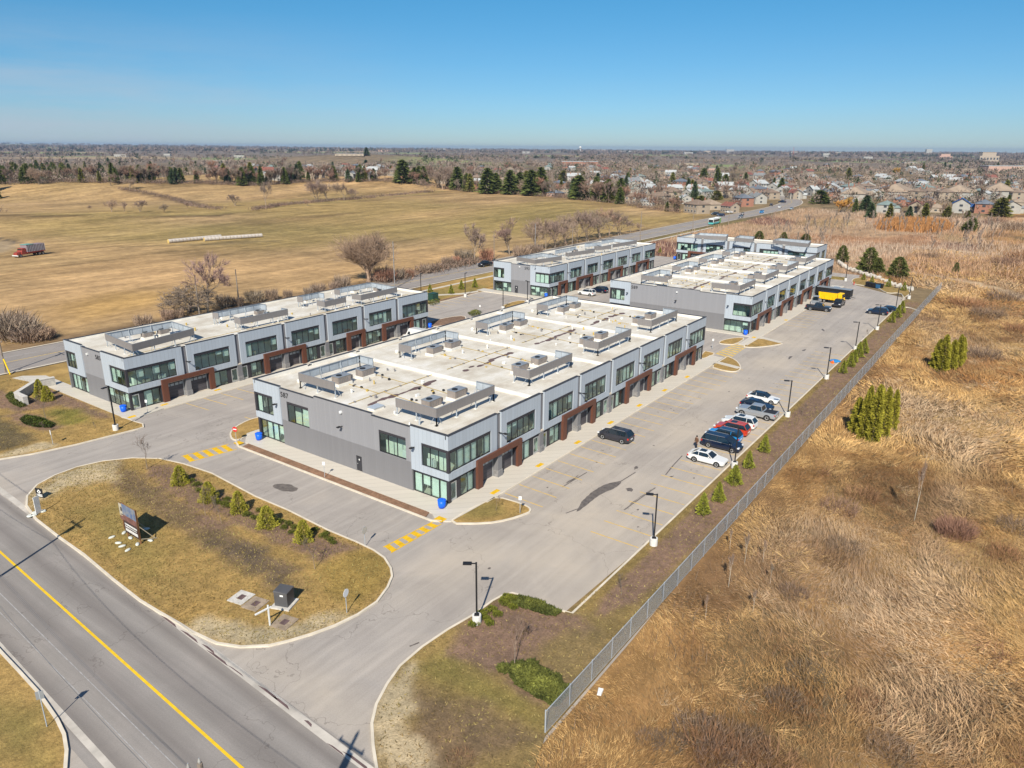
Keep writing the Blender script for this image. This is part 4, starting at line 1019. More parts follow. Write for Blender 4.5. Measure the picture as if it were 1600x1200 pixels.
# ---- the cross block at the back
bE = Bld((240.0, 102.4), R_(-90), 46.3, 12.6, 'grey two storey commercial building closing the far end of the lot')
jE = [9.1+9.0*k for k in range(4)]
bE.front('front', jE, [(4.4, 13.5, jE[0]), (22.5, 31.5, jE[2])])
for sd_ in ('end', 'far'):
    bE.skin(sd_, .3, 12.3, 2.85, ZP, 0, .3, M_light, [(.3, 4.5, 3.7, 6.35), (6.5, 11, 3.7, 6.35)]); bE.window(sd_, .33, 4.5, 3.7, 6.35, 3); bE.window(sd_, 6.5, 11, 3.7, 6.35, 3)
    bE.skin(sd_, .3, 12.3, 0, 2.85, .14, .34, M_dgrey); bE.box(bE.cap, sd_, .33, 12.27, -.03, .33, ZP, ZP+.07, M_cap)
plain_side(bE, 'back', 0, 46.3, [], 7.85)
corner_posts(bE, ((0, 0), (1, 0))); bE.finish()
for l in ([(1085.7, 367), (1134.6, 369.6), (1138, 366), (1093, 363.5)], [(1148, 371), (1176, 373.5), (1179, 369.5), (1156, 367.5)], [(1208, 375), (1263, 380.5), (1267, 376), (1218, 372)]):
    roof_screen(bE.root, pxl(bE, l), True)
m = MB()
for k in range(2): m.bar((44.2+k*.6, 12.9, 0), (44.2+k*.6, 12.9, 8.9), .04, M_galvl)
for k in range(22): m.bar((44.2, 12.9, .5+k*.38), (44.8, 12.9, .5+k*.38), .025, M_galvl)
m.build('roof_ladder', bE.root)
# ------------------------------------------------------------------ plants
def m_tint(name, rough=.9, amt=.25, scale=2.0, trans=0.0):
    t = NT(name); a = t.n('ShaderNodeAttribute'); a.attribute_name = 'tint'
    n = t.noise(t.coord(obj=True), scale, 2); c = t.mix(1.0, a.outputs['Color'], t.ramp(n, [(.3, 1-amt), (.7, 1+amt)]), 'MULTIPLY')
    if trans:
        oi = t.n('ShaderNodeObjectInfo'); c = t.mix(1.0, c, t.ramp(oi.outputs['Random'], [(0, (.8, .84, .82)), (.5, (1, 1, 1)), (1, (1.22, 1.1, 1.02))]), 'MULTIPLY')
    return t.bsdf(c, rough, 0, .08)
M_leaf = m_tint('foliage'); M_twig = m_tint('twigs', trans=1.0); M_grass = m_tint('dry_grass', scale=.6, amt=.2)
M_barkg = plain('pale_bark', (.34, .30, .25), .9, var=.3, scale=6); M_bark = plain('brown_bark', (.15, .115, .085), .95, var=.3, scale=6)
def tri_cloud(P, S, D, col_, var=.25, aspect=.5, rs=npr):
    """one triangle per point: P centres, S sizes, D long axis direction"""
    n = len(P); r = rs.normal(size=(n, 3)); sd_ = np.cross(D, r); sd_ /= np.linalg.norm(sd_, axis=1, keepdims=True)+1e-9
    S = S[:, None]; a = P - sd_*S*aspect*.5; b = P + sd_*S*aspect*.5; c = P + D*S
    V = np.stack([a, b, c], 1).reshape(-1, 3); F_ = np.arange(3*n).reshape(-1, 3)
    C = np.asarray(col_)*np.ones((n, 3)); C = C*(1+rs.uniform(-var, var, (n, 1))); C = np.repeat(C, 3, 0)
    return V, F_, C
def join(parts):
    V, F_, C, o = [], [], [], 0
    for v, f, c in parts: V.append(v); F_.append(f+o); C.append(c); o += len(v)
    return np.vstack(V), np.vstack(F_), np.vstack(C)
def segs_mesh(A, B, ra, rb, color, var=.15, sides=3, rs=npr):
    """tapered three sided sticks"""
    A = np.asarray(A, float); B = np.asarray(B, float); ra = np.asarray(ra)[:, None]; rb = np.asarray(rb)[:, None]
    d = B-A; d /= np.linalg.norm(d, axis=1, keepdims=True)+1e-9
    ref = np.where(np.abs(d[:, 2:3]) > .9, [[1., 0, 0]], [[0., 0, 1.]]); s = np.cross(d, ref); s /= np.linalg.norm(s, axis=1, keepdims=True); t = np.cross(d, s)
    vs = []
    for P, r in ((A, ra), (B, rb)):
        for k in range(sides): an = 2*math.pi*k/sides; vs.append(P+r*(s*math.cos(an)+t*math.sin(an)))
    V = np.stack(vs, 1).reshape(-1, 3); n = len(A); o = (np.arange(n)*2*sides)[:, None]; F_ = []
    for k in range(sides):
        k2 = (k+1) % sides; F_.append(np.hstack([o+k, o+k2, o+sides+k2])); F_.append(np.hstack([o+k, o+sides+k2, o+sides+k]))
    C = np.asarray(color)*np.ones((n, 3))*(1+rs.uniform(-var, var, (n, 1)))
    return V, np.vstack(F_), np.repeat(C, 2*sides, 0)
def rdir(d, ang, rs):
    r = rs.normal(size=3); r -= d*r.dot(d); r /= np.linalg.norm(r)+1e-9; v = d*math.cos(ang)+r*math.sin(ang); return v/np.linalg.norm(v)
def grow(h, rs, spread=.55, levels=4, nb=4, trunk=.28, r0=None, up=.25, lean=0.0, stems=1, ratio=.62, jit=.25):
    """branching skeleton: list of (a, b, ra, rb, level)"""
    out = []; r0 = r0 or h*.022
    def rec(p, d, L, r, lv):
        n = 3 if lv == 0 else 2; q = p
        for i in range(n):
            d2 = rdir(d, jit*(.4 if lv == 0 else 1)*rs.uniform(.3, 1), rs); d2[2] += up*.25*(lv > 0); d2 /= np.linalg.norm(d2)
            e = q + d2*L/n; r2 = r*(.82 if i < n-1 else .72); out.append((q, e, r, r2, lv))
            if lv < levels and (i > 0 or lv > 0 or trunk < .2):
                for _ in range(nb if i == n-1 else max(1, nb-2)):
                    dd = rdir(d2, spread*rs.uniform(.6, 1.5), rs); dd[2] += up*rs.uniform(0, 1); dd /= np.linalg.norm(dd)
                    rec(e, dd, L*ratio*rs.uniform(.7, 1.15)*(1.35 if lv == 0 else 1), r2*.62, lv+1)
            q = e; r = r2; d = d2
    for s in range(stems):
        d = np.array([0, 0, 1.0]); d = rdir(d, (lean if stems == 1 else lean+.35*rs.uniform(.5, 1.2)), rs)
        rec(np.array([rs.uniform(-.2, .2)*(stems > 1), rs.uniform(-.2, .2)*(stems > 1), 0]), d, h*trunk*(1 if stems == 1 else .9), r0, 0)
    return out
def bare_tree(name, h, seed, twig=1400, twl=.9, tww=.035, col_b=(.15, .12, .095), col_t=(.20, .15, .12), parent=None, **kw):
    rs = np.random.RandomState(seed); S = grow(h, rs, **kw)
    top = max(s[1][2] for s in S); k = h*.93/top; S = [(a*k, b*k, ra, rb, lv) for a, b, ra, rb, lv in S]
    root = empty(name) if parent is None else parent
    tr = [s for s in S if s[4] == 0]; br = [s for s in S if s[4] > 0]
    V, F_, C = segs_mesh([s[0] for s in tr], [s[1] for s in tr], [s[2] for s in tr], [s[3] for s in tr], col_b, rs=rs, sides=5)
    np_mesh('trunk', V, F_, M_twig, C, root)
    parts = [segs_mesh([s[0] for s in br], [s[1] for s in br], [max(s[2], tww*.6) for s in br], [max(s[3], tww*.5) for s in br], col_b, rs=rs)]
    tips = [s for s in br if s[4] >= max(s_[4] for s_ in br)-1]
    ii = rs.randint(0, len(tips), twig); A = np.array([tips[i][0]+(tips[i][1]-tips[i][0])*rs.uniform() for i in ii])
    D = np.array([rdir((tips[i][1]-tips[i][0])/np.linalg.norm(tips[i][1]-tips[i][0]), rs.uniform(.2, .9), rs) for i in ii]); D[:, 2] += .25; D /= np.linalg.norm(D, axis=1, keepdims=True)
    L = twl*rs.uniform(.5, 1.3, twig); parts.append(tri_cloud(A, L, D, col_t, .3, tww*1.6/twl, rs))
    V, F_, C = join(parts); np_mesh('crown', V, F_, M_twig, C, root); return root
def cone_tree(name, h, r, seed,  n=900, size=.3, c1=(.10, .115, .022), c2=(.05, .065, .018), trunk=True, skirt=.06, gaps=.0, parent=None, layers=None, pw=.85):
    rs = np.random.RandomState(seed); t = rs.uniform(0, 1, n)**.8
    z = h*(skirt+(1-skirt)*(1-t)); nl = layers or int(h/.45)+3; ph = rs.uniform(0, 6.28)
    tier = .8+.2*np.abs(((z/h*nl) % 1)-.3); az = rs.uniform(0, 6.28, n)
    lob = 1+.16*np.sin(az*5+z*3+ph)+.1*np.sin(az*3-z*5); rr = r*((1-z/h)**pw+.04)*tier*lob*np.sqrt(rs.uniform(.35, 1.0, n))
    P = np.stack([rr*np.cos(az), rr*np.sin(az), z], 1); D = np.stack([np.cos(az), np.sin(az), rs.uniform(-.5, .45, n)], 1); D /= np.linalg.norm(D, axis=1, keepdims=True)
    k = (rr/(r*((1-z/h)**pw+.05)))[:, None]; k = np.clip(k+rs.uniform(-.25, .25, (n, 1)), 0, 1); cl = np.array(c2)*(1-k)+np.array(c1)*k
    root = empty(name) if parent is None else parent
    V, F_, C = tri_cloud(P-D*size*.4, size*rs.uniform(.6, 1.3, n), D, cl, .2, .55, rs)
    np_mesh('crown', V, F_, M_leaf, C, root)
    if trunk:
        V, F_, C = segs_mesh([[0, 0, -.1]], [[0, 0, h*.9]], [max(.03, h*.02)], [.01], (.12, .08, .05), sides=6); np_mesh('trunk', V, F_, M_bark, C, root)
    return root
def bush(name, rx, ry, h, seed, n=700, size=.16, c1=(.10, .12, .02), c2=(.045, .06, .015), lobes=5, parent=None, part='leaves', flat=.0):
    rs = np.random.RandomState(seed); L = [(rs.uniform(-.55, .55)*rx, rs.uniform(-.55, .55)*ry, rs.uniform(.35, .6)*h, rs.uniform(.4, .62)) for _ in range(lobes)] + [(0, 0, .45*h, .75)]
    ii = rs.randint(0, len(L), n); A = np.array(L)[ii]; d = rs.normal(size=(n, 3)); d /= np.linalg.norm(d, axis=1, keepdims=True); d[:, 2] = np.abs(d[:, 2])*.9-.15
    q = rs.uniform(.5, 1.0, n)**.4; P = np.stack([A[:, 0]+d[:, 0]*rx*A[:, 3]*q, A[:, 1]+d[:, 1]*ry*A[:, 3]*q, np.clip(A[:, 2]*.9+d[:, 2]*h*.6*q, .02, h)], 1)
    D = d+rs.normal(size=(n, 3))*.5; D[:, 2] += .3; D /= np.linalg.norm(D, axis=1, keepdims=True)
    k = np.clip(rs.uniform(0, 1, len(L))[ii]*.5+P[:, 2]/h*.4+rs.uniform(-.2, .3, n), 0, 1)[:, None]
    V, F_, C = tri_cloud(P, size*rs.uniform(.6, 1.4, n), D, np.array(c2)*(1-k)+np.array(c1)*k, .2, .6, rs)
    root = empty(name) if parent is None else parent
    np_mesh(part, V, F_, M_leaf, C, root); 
    st = segs_mesh([[0, 0, -.05]]*4, [[rs.uniform(-.4, .4)*rx, rs.uniform(-.4, .4)*ry, h*.5] for _ in range(4)], [.03]*4, [.01]*4, (.12, .08, .05)); np_mesh('stem', *st[:2], M_bark, st[2], root)
    return root
def twig_bush(name, r, h, seed, n=420, c=(.17, .11, .085), w=.03, parent=None):
    rs = np.random.RandomState(seed); az = rs.uniform(0, 6.28, n); rad = np.sqrt(rs.uniform(0, 1, n))*r*.75; P = np.stack([rad*np.cos(az), rad*np.sin(az), rs.uniform(0, h*.55, n)], 1)
    D = np.stack([np.cos(az)*.45, np.sin(az)*.45, np.ones(n)], 1)+rs.normal(size=(n, 3))*.35; D /= np.linalg.norm(D, axis=1, keepdims=True)
    V, F_, C = tri_cloud(P, h*.5*rs.uniform(.6, 1.1, n), D, c, .35, w*2/(h*.5), rs); root = empty(name) if parent is None else parent
    np_mesh('branches', V, F_, M_twig, C, root); return root
def z0(x, y): return max(Hs(x, y), -.06)
FIRST = {}
def inst(proto, loc, rz=0.0, s=1.0, label=None, group=None, cat=None):
    """first call uses the built thing itself, later calls copy it with its parts"""
    o = proto if not FIRST.get(proto.name) else copy_tree(proto)
    FIRST[proto.name] = True
    return put(o, loc, rz, s, label, group, cat)

# ---- young spruces on the mulch strip by the fence
def at(px, py, z=.12): x, y = G(px, py, z); return (x, y, z)
sp = [((1098, 803), 35, 'a'), ((1122, 783), 32, 'b'), ((1147, 755), 30, 'wide'), ((1169, 731), 28, 'c'), ((1194, 706), 28, 'd'),
      ((1317, 583), 20, 'e'), ((1328, 573), 22, 'f'), ((1334, 566), 20, 'g'), ((1341, 558), 24, 'h'), ((1349, 552), 23, 'i'),
      ((1393, 504), 17, 'j'), ((1402, 496), 19, 'k'), ((1408, 489), 19, 'l')]
nm = ['young bright green spruce standing alone nearest the concrete lamp base', 'young spruce second in the row along the fence from the entrance', 'wider young spruce third in the row beside a lamp post',
      'young spruce behind the white sedan by the fence', 'young spruce behind the navy minivan by the fence', 'small spruce at the near end of the cluster of five by the kerb', 'small spruce second in the cluster of five by the kerb',
      'small spruce in the middle of the cluster of five by the kerb', 'taller spruce beside the lamp base in the cluster of five', 'small spruce at the far end of the cluster of five', 'small spruce nearest of the far three by the kerb',
      'small spruce middle one of the far three by the kerb', 'small spruce farthest of the far three by the kerb']
protos = [cone_tree('spruce_tree', 2.6, 1.0, 31+i, 1900, .20, (.26, .27, .04), (.10, .12, .022)) for i in range(3)]
def h_of(px, py, hpx, x, y): return span(hpx, x, y)*1.04
for i, ((px, py), hp, _) in enumerate(sp):
    x, y, z = at(px, py); s = h_of(px, py, hp, x, y)/2.6; inst(protos[i % 3], (x, y, .13), i*1.3, (s*(1.35 if i == 2 else 1), s*(1.35 if i == 2 else 1), s), nm[i], 'young spruces along the fence', 'tree')
# ---- evergreens on the front island
cp = [((282, 756), 30, 22), ((327, 782), 31, 24), ((374, 800), 35, 22), ((418, 822), 34, 26), ((475, 845), 35, 24)]
lab = ['round yellow-green evergreen at the left end of the front island row', 'broad yellow-green evergreen second in the front island row', 'pointed yellow-green evergreen in the middle of the front island row',
       'broad bright evergreen fourth in the front island row', 'pointed bright evergreen at the right end of the front island row']
cedp = [cone_tree('evergreen_tree', 2.5, 1.25, 51+i, 4200, .15, (.34, .31, .045), (.12, .125, .022), skirt=.0, pw=.55) for i in range(2)]
for i, ((px, py), hp, wp) in enumerate(cp):
    x, y, z = at(px, py); s = h_of(px, py, hp, x, y)/2.5; w = span(wp, x, y)/1.75; inst(cedp[i % 2], (x, y, .12), i*2.1, (w, w, s), lab[i], 'evergreens on the front island', 'tree')
shp = [bush('low_shrub', .8, .8, .8, 61+i, 600, .14, (.14, .155, .028), (.05, .06, .018)) for i in range(3)]
sh = [(305, 760, 16), (312, 768, 14), (340, 788, 15), (352, 790, 18), (360, 793, 14), (355, 783, 14), (388, 806, 16), (398, 812, 15), (405, 800, 14), (440, 818, 16), (450, 822, 16), (460, 826, 14), (443, 828, 14), (455, 834, 14),
      (492, 830, 14), (503, 840, 16), (515, 845, 16), (521, 850, 13), (299, 752, 12), (510, 835, 12)]
for i, (px, py, wp) in enumerate(sh):
    x, y, z = at(px, py); s = span(wp, x, y)/1.6; inst(shp[i % 3], (x, y, .12), i*1.7, s, 'small rounded shrub between the evergreens of the front island', 'small shrubs on the front island', 'shrub')
# ---- shrubs at the south corner: rounded ones by the lamp base, hedge-like juniper masses
bs = [(741, 978, 18), (764, 975, 18), (753, 962, 20), (766, 956, 20), (778, 963, 19), (788, 945, 20), (797, 938, 18), (800, 950, 18), (760, 968, 16), (790, 936, 18), (807, 940, 18)]
bl = [bush('low_shrub', .9, .9, .75, 71+i, 900, .15, (.19, .20, .03), (.07, .085, .018)) for i in range(3)]
for i, (px, py, wp) in enumerate(bs):
    x, y, z = at(px, py); s = span(wp, x, y)/1.7; inst(bl[i % 3], (x, y, .12), i*1.1, s, 'low bright green shrub clustered by the entrance lamp base', 'shrubs by the entrance lamp', 'shrub')
def juniper(px_list, n, label, seed, h=.7, c1=(.185, .195, .045), c2=(.06, .072, .022)):
    P = np.array(GP(px_list, .12)); c = P.mean(0); root = empty('juniper_bed', (c[0], c[1], .12), 0, label, 'shrub'); rs = np.random.RandomState(seed)
    x0_, y0_ = P.min(0); x1_, y1_ = P.max(0); Q = np.stack([rs.uniform(x0_, x1_, n*3), rs.uniform(y0_, y1_, n*3)], 1); sd_ = poly_sd(P, Q[:, 0], Q[:, 1]); k = (sd_ > -.1) & (wav(Q[:, 0], Q[:, 1], .4, 7)+rs.uniform(-.5, .5, n*3) > -.45); Q = Q[k][:n]; sd_ = sd_[k][:n]
    hh = h*(.35+.65*np.clip(sd_/.8, 0, 1))*(.75+.35*wav(Q[:, 0], Q[:, 1], .35, 2)+.2*wav(Q[:, 0], Q[:, 1], .15, 5)); m = len(Q); z = hh*rs.uniform(.45, 1, m)
    V3 = np.column_stack([Q-c, z]); D = np.stack([rs.normal(size=m), rs.normal(size=m), rs.uniform(.1, 1.0, m)], 1); D /= np.linalg.norm(D, axis=1, keepdims=True)
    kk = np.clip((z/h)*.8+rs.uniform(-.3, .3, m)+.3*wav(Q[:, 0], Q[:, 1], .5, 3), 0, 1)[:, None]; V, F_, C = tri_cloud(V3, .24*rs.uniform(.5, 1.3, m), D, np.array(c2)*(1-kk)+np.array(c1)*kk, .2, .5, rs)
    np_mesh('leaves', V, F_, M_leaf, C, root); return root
juniper([(797, 936), (812, 934), (838, 939), (858, 948), (874, 958), (870, 963), (850, 960), (826, 952), (805, 948)], 6500, 'strip of bright green juniper along the lot corner kerb', 81, .6)
juniper([(779, 1043), (788, 1040), (795, 1048), (790, 1055), (780, 1051)], 900, 'single round juniper left of the big juniper bed', 82, .7)
juniper([(793, 1045), (805, 1038), (835, 1036), (842, 1046), (858, 1052), (872, 1060), (878, 1072), (890, 1076), (884, 1090), (866, 1106), (855, 1098), (838, 1090), (820, 1078), (808, 1072), (798, 1056)], 13000, 'large dark green juniper bed ending at the chain-link fence', 83, .8)
juniper([(32, 655), (40, 651), (60, 653), (78, 660), (86, 664), (80, 669), (58, 668), (40, 664)], 4200, 'dark green spreading juniper on the lawn left of 585', 84, .7, (.09, .115, .022), (.03, .04, .014))
juniper([(10, 620), (18, 613), (24, 617), (26, 625), (38, 632), (42, 636), (30, 637), (18, 630)], 2200, 'curved juniper hedge hugging the outside of the stone wall', 85, .7, (.12, .13, .03))
juniper([(700, 493), (722, 491), (752, 489), (748, 496), (712, 500)][0:0] or [(731, 490), (740, 486), (751, 487), (750, 492), (738, 495)], 1200, 'small clipped green hedge on the island behind 585', 86, .8)
juniper([(669, 470), (672, 466), (684, 467), (687, 473), (676, 478), (670, 476)], 1200, 'low green hedge at the rear corner of 585', 87, .8)
for (px, py, hp, wp, l) in ((64, 622, 30, 20, 'yellow-green evergreen inside the stone entrance wall, taller of the pair'), (75, 626, 24, 20, 'wider yellow-green evergreen beside the taller one at the stone wall')):
    x, y, z = at(px, py); s = h_of(px, py, hp, x, y)/2.5; w = span(wp, x, y)/2.3; inst(cedp[0], (x, y, .12), px, (w, w, s), l, 'evergreens at the stone wall', 'tree')
# ---- big arborvitae groups in the meadow
arb = [[(1336, 676, 58, 34), (1347, 684, 74, 34), (1362, 690, 92, 36), (1378, 682, 80, 34), (1392, 672, 66, 26), (1368, 672, 72, 34), (1352, 668, 68, 30)],
       [(1462, 577, 48, 30), (1470, 580, 58, 32), (1484, 578, 48, 28), (1494, 574, 52, 26), (1500, 566, 40, 22)]]
ap = [cone_tree('arborvitae_tree', 7.5, 1.6, 91+i, 6500, .28, (.34, .305, .04), (.095, .10, .018), skirt=.0, layers=4) for i in range(3)]
for p_ in ap:   # fuller outline than a spruce
    me = p_.children[0].data if p_.children else KIDS[p_.name][0].data
    co = np.empty(len(me.vertices)*3, np.float32); me.vertices.foreach_get('co', co); co = co.reshape(-1, 3); zz = np.clip(co[:, 2]/7.5, 0, 1)
    k = (np.clip(1-zz**1.9, 0, 1)**.58*.92+.03)/((1-zz)**.85+.12); k = np.clip(k, .6, 2.3); co[:, 0] *= k; co[:, 1] *= k; me.vertices.foreach_set('co', co.ravel()); me.update()
for gi, g_ in enumerate(arb):
    for i, (px, py, hp, wp) in enumerate(g_):
        x, y, z = T(px, py); s = h_of(px, py, hp, x, y)/7.5; w = span(wp, x, y)/3.3*.85
        inst(ap[i % 3], (x, y, z-.1), i*1.9+gi, (w, w, s), ('tall yellow-green arborvitae in the near clump of the meadow beside the fence' if gi == 0 else 'yellow-green arborvitae in the far clump of the meadow'), ('near arborvitae clump' if gi == 0 else 'far arborvitae clump'), 'tree')
# ---- pines beyond the far end of the lot
pp = cone_tree('pine_tree', 7.0, 2.7, 101, 4200, .42, (.14, .155, .045), (.04, .05, .018), skirt=.04, layers=5, pw=.5)
for (px, py, hp, wp, l) in ((1315, 409, 25, 18, 'dark pine just beyond the corner of the cross block'), (1356, 426, 38, 30, 'tall bushy pine, left of two by the boulder row'), (1370, 427, 24, 20, 'shorter pine leaning on the tall bushy one'),
                            (1402, 432, 30, 28, 'round dark pine, right of two by the boulder row'), (1224, 377, 14, 12, 'dark evergreen behind the roof of the cross block'), (1259, 375, 10, 14, 'small evergreen behind the roof end of the cross block'),
                            (1186, 373, 12, 14, 'green bush-like pine behind the cross block roof'), (1493, 426, 16, 9, 'slim small pine alone in the brown meadow'), (1513, 361, 16, 20, None)):
    x, y, z = T(px, py); s = h_of(px, py, hp, x, y)/7; w = span(wp, x, y)/4.0; inst(pp, (x, y, z-.1), px, (w, w, s), l or 'dark evergreen at the meadow edge before the blue roofed house', 'pines beyond the lot', 'tree')
for (px, py, hp, l) in ((1349, 437, 10, 'small spruce beside the black bins, nearest them'), (1362, 442, 11, 'small spruce just behind the bins'), (1388, 448, 13, 'small spruce between bins and boulders'), (1412, 454, 13, 'small spruce at the right end of the boulder row'),
                        (721, 452, 14, 'young spruce on the lawn by the highway, middle one'), (742, 449, 14, 'young spruce on the lawn by the highway, right one'), (705, 459, 14, 'young spruce on the lawn nearest the green cabinet'), (672, 456, 12, 'young spruce behind the roof corner of 585'), (1031, 395, 8, 'tiny evergreen left of the cross block')):
    x, y, z = at(px, py, .1); s = h_of(px, py, hp, x, y)/2.6; inst(protos[1], (x, y, .11), px, s, l, 'young spruces on the lawns', 'tree')

# ---- large bare trees
big = [((577, 440), 92, 82, 201, (.20, .155, .115), 'large spreading bare tree on the far verge behind 585', dict(spread=.5, levels=4, nb=4, trunk=.12, up=.35, ratio=.8, stems=3)),
       ((325, 490), 98, 90, 202, (.21, .14, .125), 'broad bare tree with reddish top left behind 585', dict(spread=.6, levels=4, nb=3, trunk=.26, up=.25, ratio=.7)),
       ((292, 488), 50, 100, 203, (.16, .12, .10), 'low leaning bare thicket tree left of the reddish bare tree', dict(spread=.9, levels=4, nb=3, trunk=.14, up=.05, stems=3, ratio=.7)),
       ((742, 410), 62, 42, 204, (.19, .14, .115), 'bare tree left of the tree row along the highway', dict(spread=.5, levels=4, nb=3, trunk=.2, up=.4, ratio=.72)),
       ((796, 398), 60, 42, 205, (.20, .135, .115), 'reddish bare tree second in the highway row', dict(spread=.55, levels=4, nb=3, trunk=.18, up=.35, ratio=.72)),
       ((416, 326), 42, 28, 206, (.15, .12, .10), 'bare tree standing in the field gully below the houses', dict(spread=.5, levels=4, nb=3, trunk=.22, up=.35, ratio=.7))]
bigp = []
for (px, py), hp, wp, sd_, ct, l, kw in big:
    x, y, z = T(px, py); h = h_of(px, py, hp, x, y); t = bare_tree('bare_tree', h, sd_, 3400, h*.085, .038, (.30, .24, .19), tuple(min(.5, q*1.6) for q in ct), **kw)
    co = np.array([v.co[:] for v in KIDS[t.name][1].data.vertices]); wid = np.percentile(np.hypot(co[:, 0], co[:, 1]), 96); w = span(wp, x, y)/2/wid
    inst(t, (x, y, z-.1), sd_, (w, w, 1), l, None, 'tree'); bigp.append((t, h, wid*w))
row = [(838, 392, 46, 34), (853, 391, 50, 34), (868, 388, 44, 30), (885, 384, 48, 34), (902, 380, 46, 36), (918, 378, 50, 36), (938, 374, 46, 34), (952, 371, 46, 34), (968, 369, 40, 34), (1000, 362, 14, 34), (985, 364, 20, 26)]
rowp = [bare_tree('bare_tree', 10, 210+i, 2400, .95, .04, (.28, .22, .17), tuple(q*1.35 for q in c), spread=.6, levels=4, nb=3, trunk=.14, up=.25, ratio=.72, stems=s_) for i, (c, s_) in enumerate((((.255, .19, .145), 2), ((.23, .165, .13), 1), ((.20, .14, .12), 2)))]
for i, (px, py, hp, wp) in enumerate(row):
    x, y, z = T(px, py-1); s = h_of(px, py, hp, x, y)/10; inst(rowp[i % 3], (x, y, z-.1), i*2.2, (s*1.05, s*1.05, s), 'pale brown bare tree in the thick row along the highway', 'bare trees along the highway', 'tree')
fld = [(175, 331, 20, 24), (195, 331, 16, 10), (219, 331, 20, 18), (256, 332, 15, 14), (140, 329, 9, 8), (495, 314, 32, 14), (511, 313, 34, 14), (538, 313, 28, 16), (551, 312, 18, 12), (203, 296, 20, 14), (173, 290, 20, 14), (73, 286, 22, 14), (60, 288, 26, 14), (293, 326, 12, 10), (368, 322, 20, 14), (481, 322, 12, 20), (664, 301, 22, 10), (693, 296, 38, 14)]
for i, (px, py, hp, wp) in enumerate(fld):
    x, y, z = T(px, py); s = h_of(px, py, hp, x, y)/10; inst(rowp[i % 3], (x, y, z-.2), i*1.3, (s*1.1, s*1.1, s), ('dark bare tree in the short line on the left field' if i < 5 else 'bare tree in the gully and hedge line of the field'), ('bare trees lined up in the field' if i < 5 else 'bare trees of the field gully'), 'tree')
# ---- thickets and hedges by the highway
tb = [twig_bush('bare_bush', 1.5, 1.8, 230+i, 520, c, .035) for i, c in enumerate(((.30, .22, .17), (.28, .22, .17), (.32, .17, .12)))]
hb = [(15, 528, 44, 0), (32, 531, 40, 1), (5, 525, 40, 1), (44, 533, 30, 0), (60, 532, 24, 1), (72, 528, 18, 0), (225, 510, 22, 1), (262, 500, 20, 0), (280, 497, 18, 1), (350, 480, 24, 1), (372, 478, 18, 0), (398, 472, 22, 1), (425, 468, 20, 0), (450, 466, 16, 0), (482, 462, 16, 1), (498, 458, 18, 0), (523, 455, 18, 0),
      (535, 452, 26, 1), (602, 440, 24, 2), (618, 436, 20, 1), (640, 433, 14, 2), (666, 427, 16, 1), (700, 416, 18, 0), (712, 412, 14, 2), (725, 408, 22, 1), (760, 408, 24, 2), (815, 402, 22, 1), (835, 398, 20, 0), (10, 520, 40, 0), (600, 438, 26, 0), (340, 360, 0, 0)][:-1]
for i, (px, py, hp, k) in enumerate(hb):
    x, y, z = T(px, py); s = h_of(px, py, hp, x, y)/1.8; s2 = s*rnd.uniform(.65, 1.0)*(1.3 if px < 80 else 1); inst(tb[k], (x, y, z-.05), i*1.9, (s2, s2, s), 'leafless brown bush on the far verge of the highway', 'bare bushes along the highway', 'bush')
# ---- saplings on the site
sap = bare_tree('young_tree', 4.2, 241, 300, .4, .010, (.24, .2, .165), (.17, .13, .11), spread=.45, levels=3, nb=3, trunk=.3, up=.5, ratio=.55, r0=.045)
sl = [((321, 805), 48, 'staked bare sapling left of the pair on the front island'), ((346, 818), 50, 'bare sapling right of the pair on the front island'), ((492, 889), 62, 'bare sapling with pale trunk right of the evergreen row'), ((230, 733), 62, 'slim bare sapling at the top of the front island'),
      ((775, 798), 28, 'little bare tree on the small grass island by 587'), ((804, 1040), 85, 'bare multi-branched sapling above the big juniper bed'), ((971, 930), 38, 'bare sapling on the mulch strip near the fence'), ((151, 673), 16, 'tiny staked sapling beside the left lamp'), ((72, 655), 44, 'slim sapling behind the dark juniper left of 585'), ((68, 677), 22, 'thin staked sapling on the lower left lawn'),
      ((1253, 650), 22, 'thin bare sapling on the mulch strip behind the parked cars'), ((1279, 612), 18, 'bare sapling between fence and far lamp'), ((1356, 530), 16, 'reddish bare sapling on the strip near the far lamps'), ((977, 398), 24, 'bare tree left of the cross block'), ((1050, 392), 10, 'small bare tree by the cross block')]
for i, ((px, py), hp, l) in enumerate(sl):
    x, y, z = at(px, py); s = h_of(px, py, hp, x, y)/4.2; inst(sap, (x, y, .1), i*1.1, s, l, None, 'tree')
# ---- birches and scrub of the near meadow
bir = bare_tree('birch_tree', 7.5, 251, 600, .7, .025, (.50, .45, .38), (.27, .2, .155), spread=.3, levels=3, nb=3, trunk=.55, up=.6, ratio=.42, r0=.07, jit=.1)
for (px, py, hp, l) in ((1428, 816, 105, 'tall white-stemmed birch alone in the middle of the meadow'), (1138, 918, 62, 'pale leaning sapling left of the three in the near meadow'), (1163, 882, 55, 'sapling between the two pale ones near the fence'), (1192, 879, 42, 'pale sapling right of the near three'), (1176, 958, 44, 'slim sapling right of the white stick in the meadow'),
                        (1102, 968, 46, 'slender sapling closest to the fence bottom'), (1203, 915, 40, 'thin pale sapling beside the tall grass'), (1140, 860, 40, 'small birch close to the fence')):
    x, y, z = T(px, py); s = h_of(px, py, hp, x, y)/7.5; inst(bir, (x, y, z-.1), px*1.0, (s*(.6 if hp > 90 else .8), s*(.6 if hp > 90 else .8), s), l, None, 'tree')
rb = twig_bush('red_bush', 2.4, 2.0, 261, 1800, (.27, .155, .11), .022)
